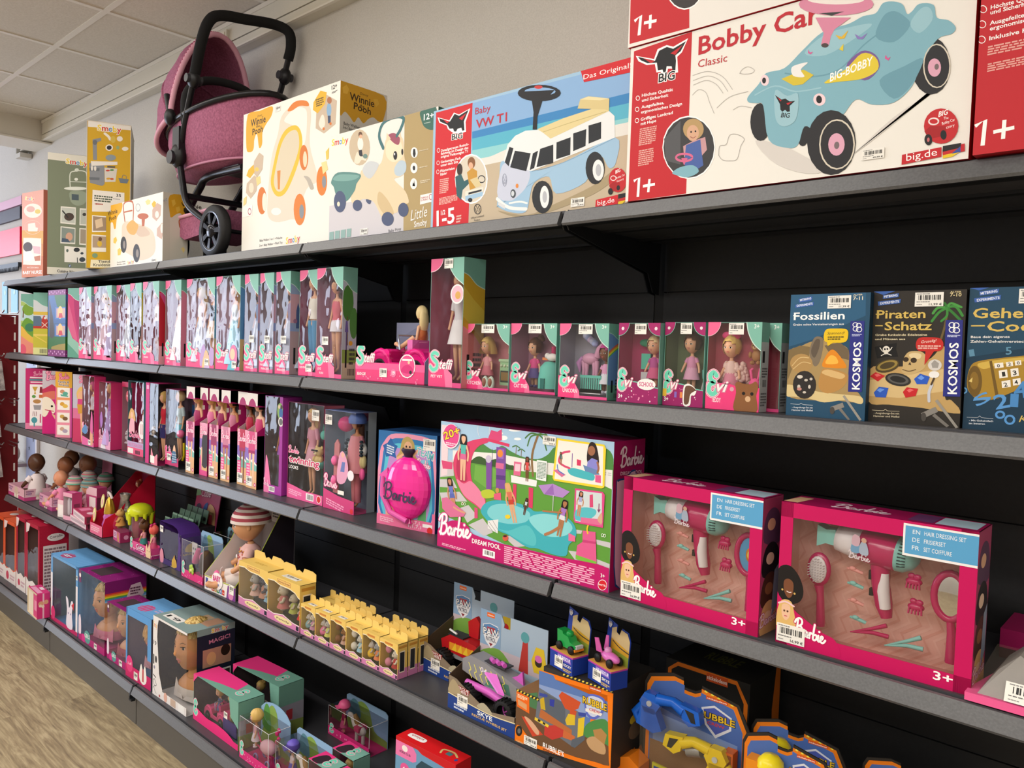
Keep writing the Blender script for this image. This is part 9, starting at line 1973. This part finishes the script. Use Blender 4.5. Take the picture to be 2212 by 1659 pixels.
for p in ((-1.845, .045, 2.48), (-1.735, .36, 2.555)): g = G(); g.T = K; g.ell(p, (.032, .022, .034), bk); g.tube([(p[0], p[1] - .03, p[2]), (p[0], p[1] + .03, p[2])], .016, M('3a3a40', .3), 12); g.build('joint', t)
g = G(); g.T = K; g.ell((-1.965, .045, 2.215), (.042, .026, .05), bk); g.tube([(-1.97, .012, 2.205), (-1.97, .05, 2.205)], .026, M('2a2a2e', .3), 16); g.box(-1.985, .03, 2.23, -1.93, .062, 2.32, bk); g.build('hub', t)
g = G(); g.T = K; fr = M('1c1c20', .28, .3)
for y in (.05, .34): g.tube(smooth_pts([(-1.965, y, 2.20), (-1.94, y, 2.12), (-1.91, y, 2.045), (-1.84, y, 1.99), (-1.70, y + .03, 1.915)], False, 4), .013, fr, 10)
for y in (.12, .29): g.tube(smooth_pts([(-2.13, y, 1.96), (-2.03, y, 2.03), (-1.94, y, 2.10), (-1.87, y, 2.135), (-1.60, y, 2.135)], False, 4), .015, fr, 10)
g.tube([(-1.70, .05, 1.915), (-1.70, .36, 1.915)], .008, fr, 8); g.tube([(-1.62, .12, 2.135), (-1.62, .29, 2.135)], .012, fr, 8); g.tube([(-1.93, .05, 2.06), (-1.93, .34, 2.06)], .012, fr, 8); g.tube([(-2.13, .12, 1.96), (-2.14, .12, 1.91)], .018, bk, 8); g.tube([(-2.13, .29, 1.96), (-2.14, .29, 1.91)], .018, bk, 8); g.box(-1.74, .11, 2.125, -1.62, .30, 2.15, bk); g.build('frame', t)
def pwheel(x, y, z, r, w):
    g = G(); g.T = K @ Matrix.Translation((x, y, z)) @ Matrix.Rotation(PI / 2, 4, 'X'); g.lathe([(r * .74, -w / 2), (r * .93, -w / 2), (r, -w * .25), (r, w * .25), (r * .93, w / 2), (r * .74, w / 2)], (0, 0, 0), M('1a1a1c', .6), 32); k = M('24242a', .15, .4); g.lathe([(r * .76, w * .5), (r * .68, w * .55), (r * .66, w * .2), (r * .76, w * .1)], (0, 0, 0), k, 32); g.lathe([(r * .22, w * .62), (r * .15, w * .7), (0, w * .7)], (0, 0, 0), k, 16); g.lathe([(r * .3, -w * .4), (r * .3, w * .5), (r * .2, w * .62)], (0, 0, 0), k, 16)
    for i in range(7): a = 2 * PI * i / 7; c, s = math.cos(a), math.sin(a); g.prism([(r * .25 * c - r * .07 * s, r * .25 * s + r * .07 * c, w * .3), (r * .7 * c - r * .1 * s, r * .7 * s + r * .1 * c, w * .3), (r * .7 * c + r * .1 * s, r * .7 * s - r * .1 * c, w * .3), (r * .25 * c + r * .07 * s, r * .25 * s - r * .07 * c, w * .3)], (0, 0, w * .2), k)
    g.build('wheel', t)
pwheel(-1.70, .065, 1.906, .096, .036); pwheel(-1.70, .335, 1.906, .096, .036); pwheel(-2.15, .13, 1.892, .082, .03); pwheel(-2.15, .29, 1.892, .082, .03)
for y in (.13, .29): g = G(); g.T = K; g.prism([(-2.165, y - .03, 1.98), (-2.12, y - .03, 1.985), (-2.06, y - .03, 1.91), (-2.11, y - .03, 1.88), (-2.17, y - .03, 1.90)], (0, .008, 0), bk); g.build('wheel_fork', t)
def ring(cx, cy, ax, ay, zl, zr, n=36): return [(cx + ax * math.cos(2 * PI * i / n), cy + ay * math.sin(2 * PI * i / n), (zl + zr) / 2 + (zr - zl) / 2 * math.cos(2 * PI * i / n)) for i in range(n)]
g = G(); g.T = K; rings = [ring(-1.90, .2, .38, .150, 2.335, 2.395), ring(-1.90, .2, .375, .152, 2.29, 2.35), ring(-1.89, .2, .345, .145, 2.22, 2.26), ring(-1.88, .2, .31, .13, 2.165, 2.175), ring(-1.88, .2, .2, .09, 2.15, 2.155)]; vs = [p for q in rings for p in q]; n = 36; g.add(vs, [(i * n + j, i * n + (j + 1) % n, (i + 1) * n + (j + 1) % n, (i + 1) * n + j) for i in range(4) for j in range(n)] + [list(range(4 * n, 5 * n))], mauve, True); g.tube(ring(-1.88, .2, .315, .134, 2.165, 2.175), .005, 'b87a94', 6, closed=True); g.build('basket', t)
g = G(); g.T = K; g.tube(ring(-1.90, .2, .385, .155, 2.338, 2.398), .0115, M('1a1a1d', .25, .2), 8, closed=True); g.build('rim', t); g = G(); g.T = K; g.add(ring(-1.9, .2, .35, .13, 2.30, 2.35), [list(range(36))], M('9a5a78', .9)); g.build('lining', t)
g = G(); g.T = K; hs = []; nh, mh = 14, 20
for i in range(nh + 1):
    a = math.radians(-12 + 112 * i / nh)      # the hood fans out from its pivot
    for j in range(mh + 1): b_ = PI * j / mh; r0 = .325 + .03 * math.sin(b_) + .008 * math.sin(i * 1.8); hs.append((-2.02 - r0 * math.sin(b_) * math.cos(a) * .98 - .10 * math.cos(a) * 0, .2 - .165 * math.cos(b_), 2.37 + r0 * math.sin(b_) * math.sin(a)))
g.add(hs, [(i * (mh + 1) + j, i * (mh + 1) + j + 1, (i + 1) * (mh + 1) + j + 1, (i + 1) * (mh + 1) + j) for i in range(nh) for j in range(mh)], mauve, True); g.build('hood', t)
g = G(); g.T = K; e_ = [hs[nh * (mh + 1) + j] for j in range(mh + 1)]; g.tube(e_, .011, trim_, 8); g.tube([hs[0 * (mh + 1) + j] for j in range(mh + 1)], .010, trim_, 8); g.tube([hs[7 * (mh + 1) + j] for j in range(mh + 1)], .006, mauve, 8)
for j in range(1, mh * 3): k = j / 3; q = Vector(e_[int(k)]).lerp(Vector(e_[min(mh, int(k) + 1)]), k - int(k)); g.ell(q + Vector((.0, -.006, .006)), .0052, 'a84a6c', 6, 4)
g.build('hood_trim', t); g = G(); g.T = K; g.tube(smooth_pts([(-1.92, .05, 2.33), (-1.93, .055, 2.44), (-1.91, .10, 2.50), (-1.90, .2, 2.52), (-1.89, .30, 2.50), (-1.90, .345, 2.42)], False, 4), .016, M('1a1a1c', .8), 10); g.build('bumper_bar', t)
g = G(); g.T = K; g.tube([(-2.02, .035, 2.38), (-2.05, .035, 2.46)], .012, bk, 8); g.ell((-2.02, .035, 2.37), (.028, .02, .034), bk); g.build('hood_joint', t)
g = G(); g.T = K; g.prism([(-2.10, .09, 1.99), (-1.74, .09, 2.0), (-1.76, .09, 1.92), (-2.0, .09, 1.90), (-2.08, .09, 1.93)], (0, .22, 0), mauve); g.tube([(-2.10, .09, 1.99), (-1.74, .09, 2.0)], .008, trim_, 7); g.build('under_basket', t)
# ================================================================ far left of the shop
t = thing('hook_panel', 'dark red slotted display panel with chrome hooks at the left edge', 'display panel', (-4.66, -.9, 0)); g = G(); g.box(0, 0, .1, .04, 1.128, 1.63, '6a0c16'); 
for i in range(14): g.box(.0395, 1.103, .22 + i * .104, .0412, 1.112, .27 + i * .104, 'e8e0dc')
g.build('panel', t)
for y in (.92, 1.0, 1.08):
    for z_ in (1.64, 1.375, 1.10, .83): g = G(); g.tube([(.04, y, z_), (.2, y, z_ - .002), (.23, y, z_ + .012)], .004, M('d8d8dc', .15, .9), 8); g.tube([(.04, y, z_ - .022), (.17, y, z_ - .024)], .003, M('d8d8dc', .15, .9), 8); g.build('hook', t)
for i, (y, z_, h) in enumerate(((.06, 1.37, .20), (.04, 1.10, .22), (.05, .83, .2))):
    t = thing('bagged_toy', 'clear hanging bag on a chrome hook, %s of three at left edge' % ('top one', 'middle one', 'lowest one')[i], 'bagged toy', (-4.545, y, z_ - .03 - h)); g = G(); g.prism([(0, -.08, 0), (0, .07, .02), (0, .05, h), (0, -.06, h + .03)], (.03, 0, 0), noisy('grey_plastic_bag', '8a8284', 'c8c0c0', 40, .3, .006)); g.build('bag', t); g = G(); g.box(.0301, -.05, .03, .031, .03, .09, ('8a2a3a', '3a2a2e', '6a2a3a')[i]); g.build('printed_card', t)
t = thing('star_panel', 'pale blue door leaf strip with small dark stars on the back wall', 'panel', (-5.04, .392, 0)); g = G(); g.box(0, 0, 0, .21, .012, 1.66, '9aa6c8'); FF = Face(g, (0, -.0003, 0), (.21, 0, 0), (0, 0, 1.66))
for i in range(24): c = (.32 + .42 * (i % 2), .05 + i * .039); FF.P('2a3048', [(c[0] + (.10 if k % 2 == 0 else .04) * math.sin(k * PI / 5), c[1] + (.0126 if k % 2 == 0 else .005) * math.cos(k * PI / 5)) for k in range(10)])
g.build('panel', t); g = G(); g.box(.21, -.004, 0, .235, .012, 1.66, 'e4e0e0'); g.build('edge_strip', t)
t = thing('red_sign', 'bright pink red sign band high on the wall at left', 'sign', (-6.4, .385, 2.07)); G().box(0, 0, 0, 1.22, .015, .19, M('e8103c', .4)).build('sign_face', t); G().box(0, .0, .245, 1.22, .02, .33, '3a3440').build('dark_band', t); G().box(0, 0, .34, 1.25, .02, .40, 'd8a8c0').build('pink_band', t)
t = thing('awning', 'dark saw toothed awning edge above pale blue pictures at left', 'awning', (-6.4, .37, 1.95)); g = G(); g.box(0, 0, .03, 1.24, .03, .06, '2a2e34'); [g.prism([(i * .031, 0, .03), (i * .031 + .018, 0, .03), (i * .031 + .009, 0, .0)], (0, .01, 0), '2a2e34') for i in range(40)]; g.build('toothed_edge', t)
for i, x in enumerate((-5.64, -5.42)): t = thing('wall_picture', 'pale blue poster on the far wall, %s of two' % ('left', 'right')[i], 'poster', (x, .398, 1.66)); g = G(); g.box(0, 0, 0, .15 if i else .12, .004, .23, '7ab8dc'); g.ell((.08, -.001, .15), (.02, .001, .02), 'b8e0d8'); g.build('poster', t)
t = thing('plush_toy', 'small white and green plush toy seen through the gap at left', 'plush toy', (-5.13, .34, .62)); g = G(); g.ell((0, 0, .06), (.05, .04, .06), 'e8dcd0'); g.ell((0, -.01, .15), (.045, .04, .045), 'ece4dc'); g.ell((.0, 0, .2), (.03, .025, .025), '8ab83a'); g.build('body', t); g = G(); g.box(-.12, -.04, -.025, .1, .06, -.002, 'd0ccc8'); g.build('ledge', t)
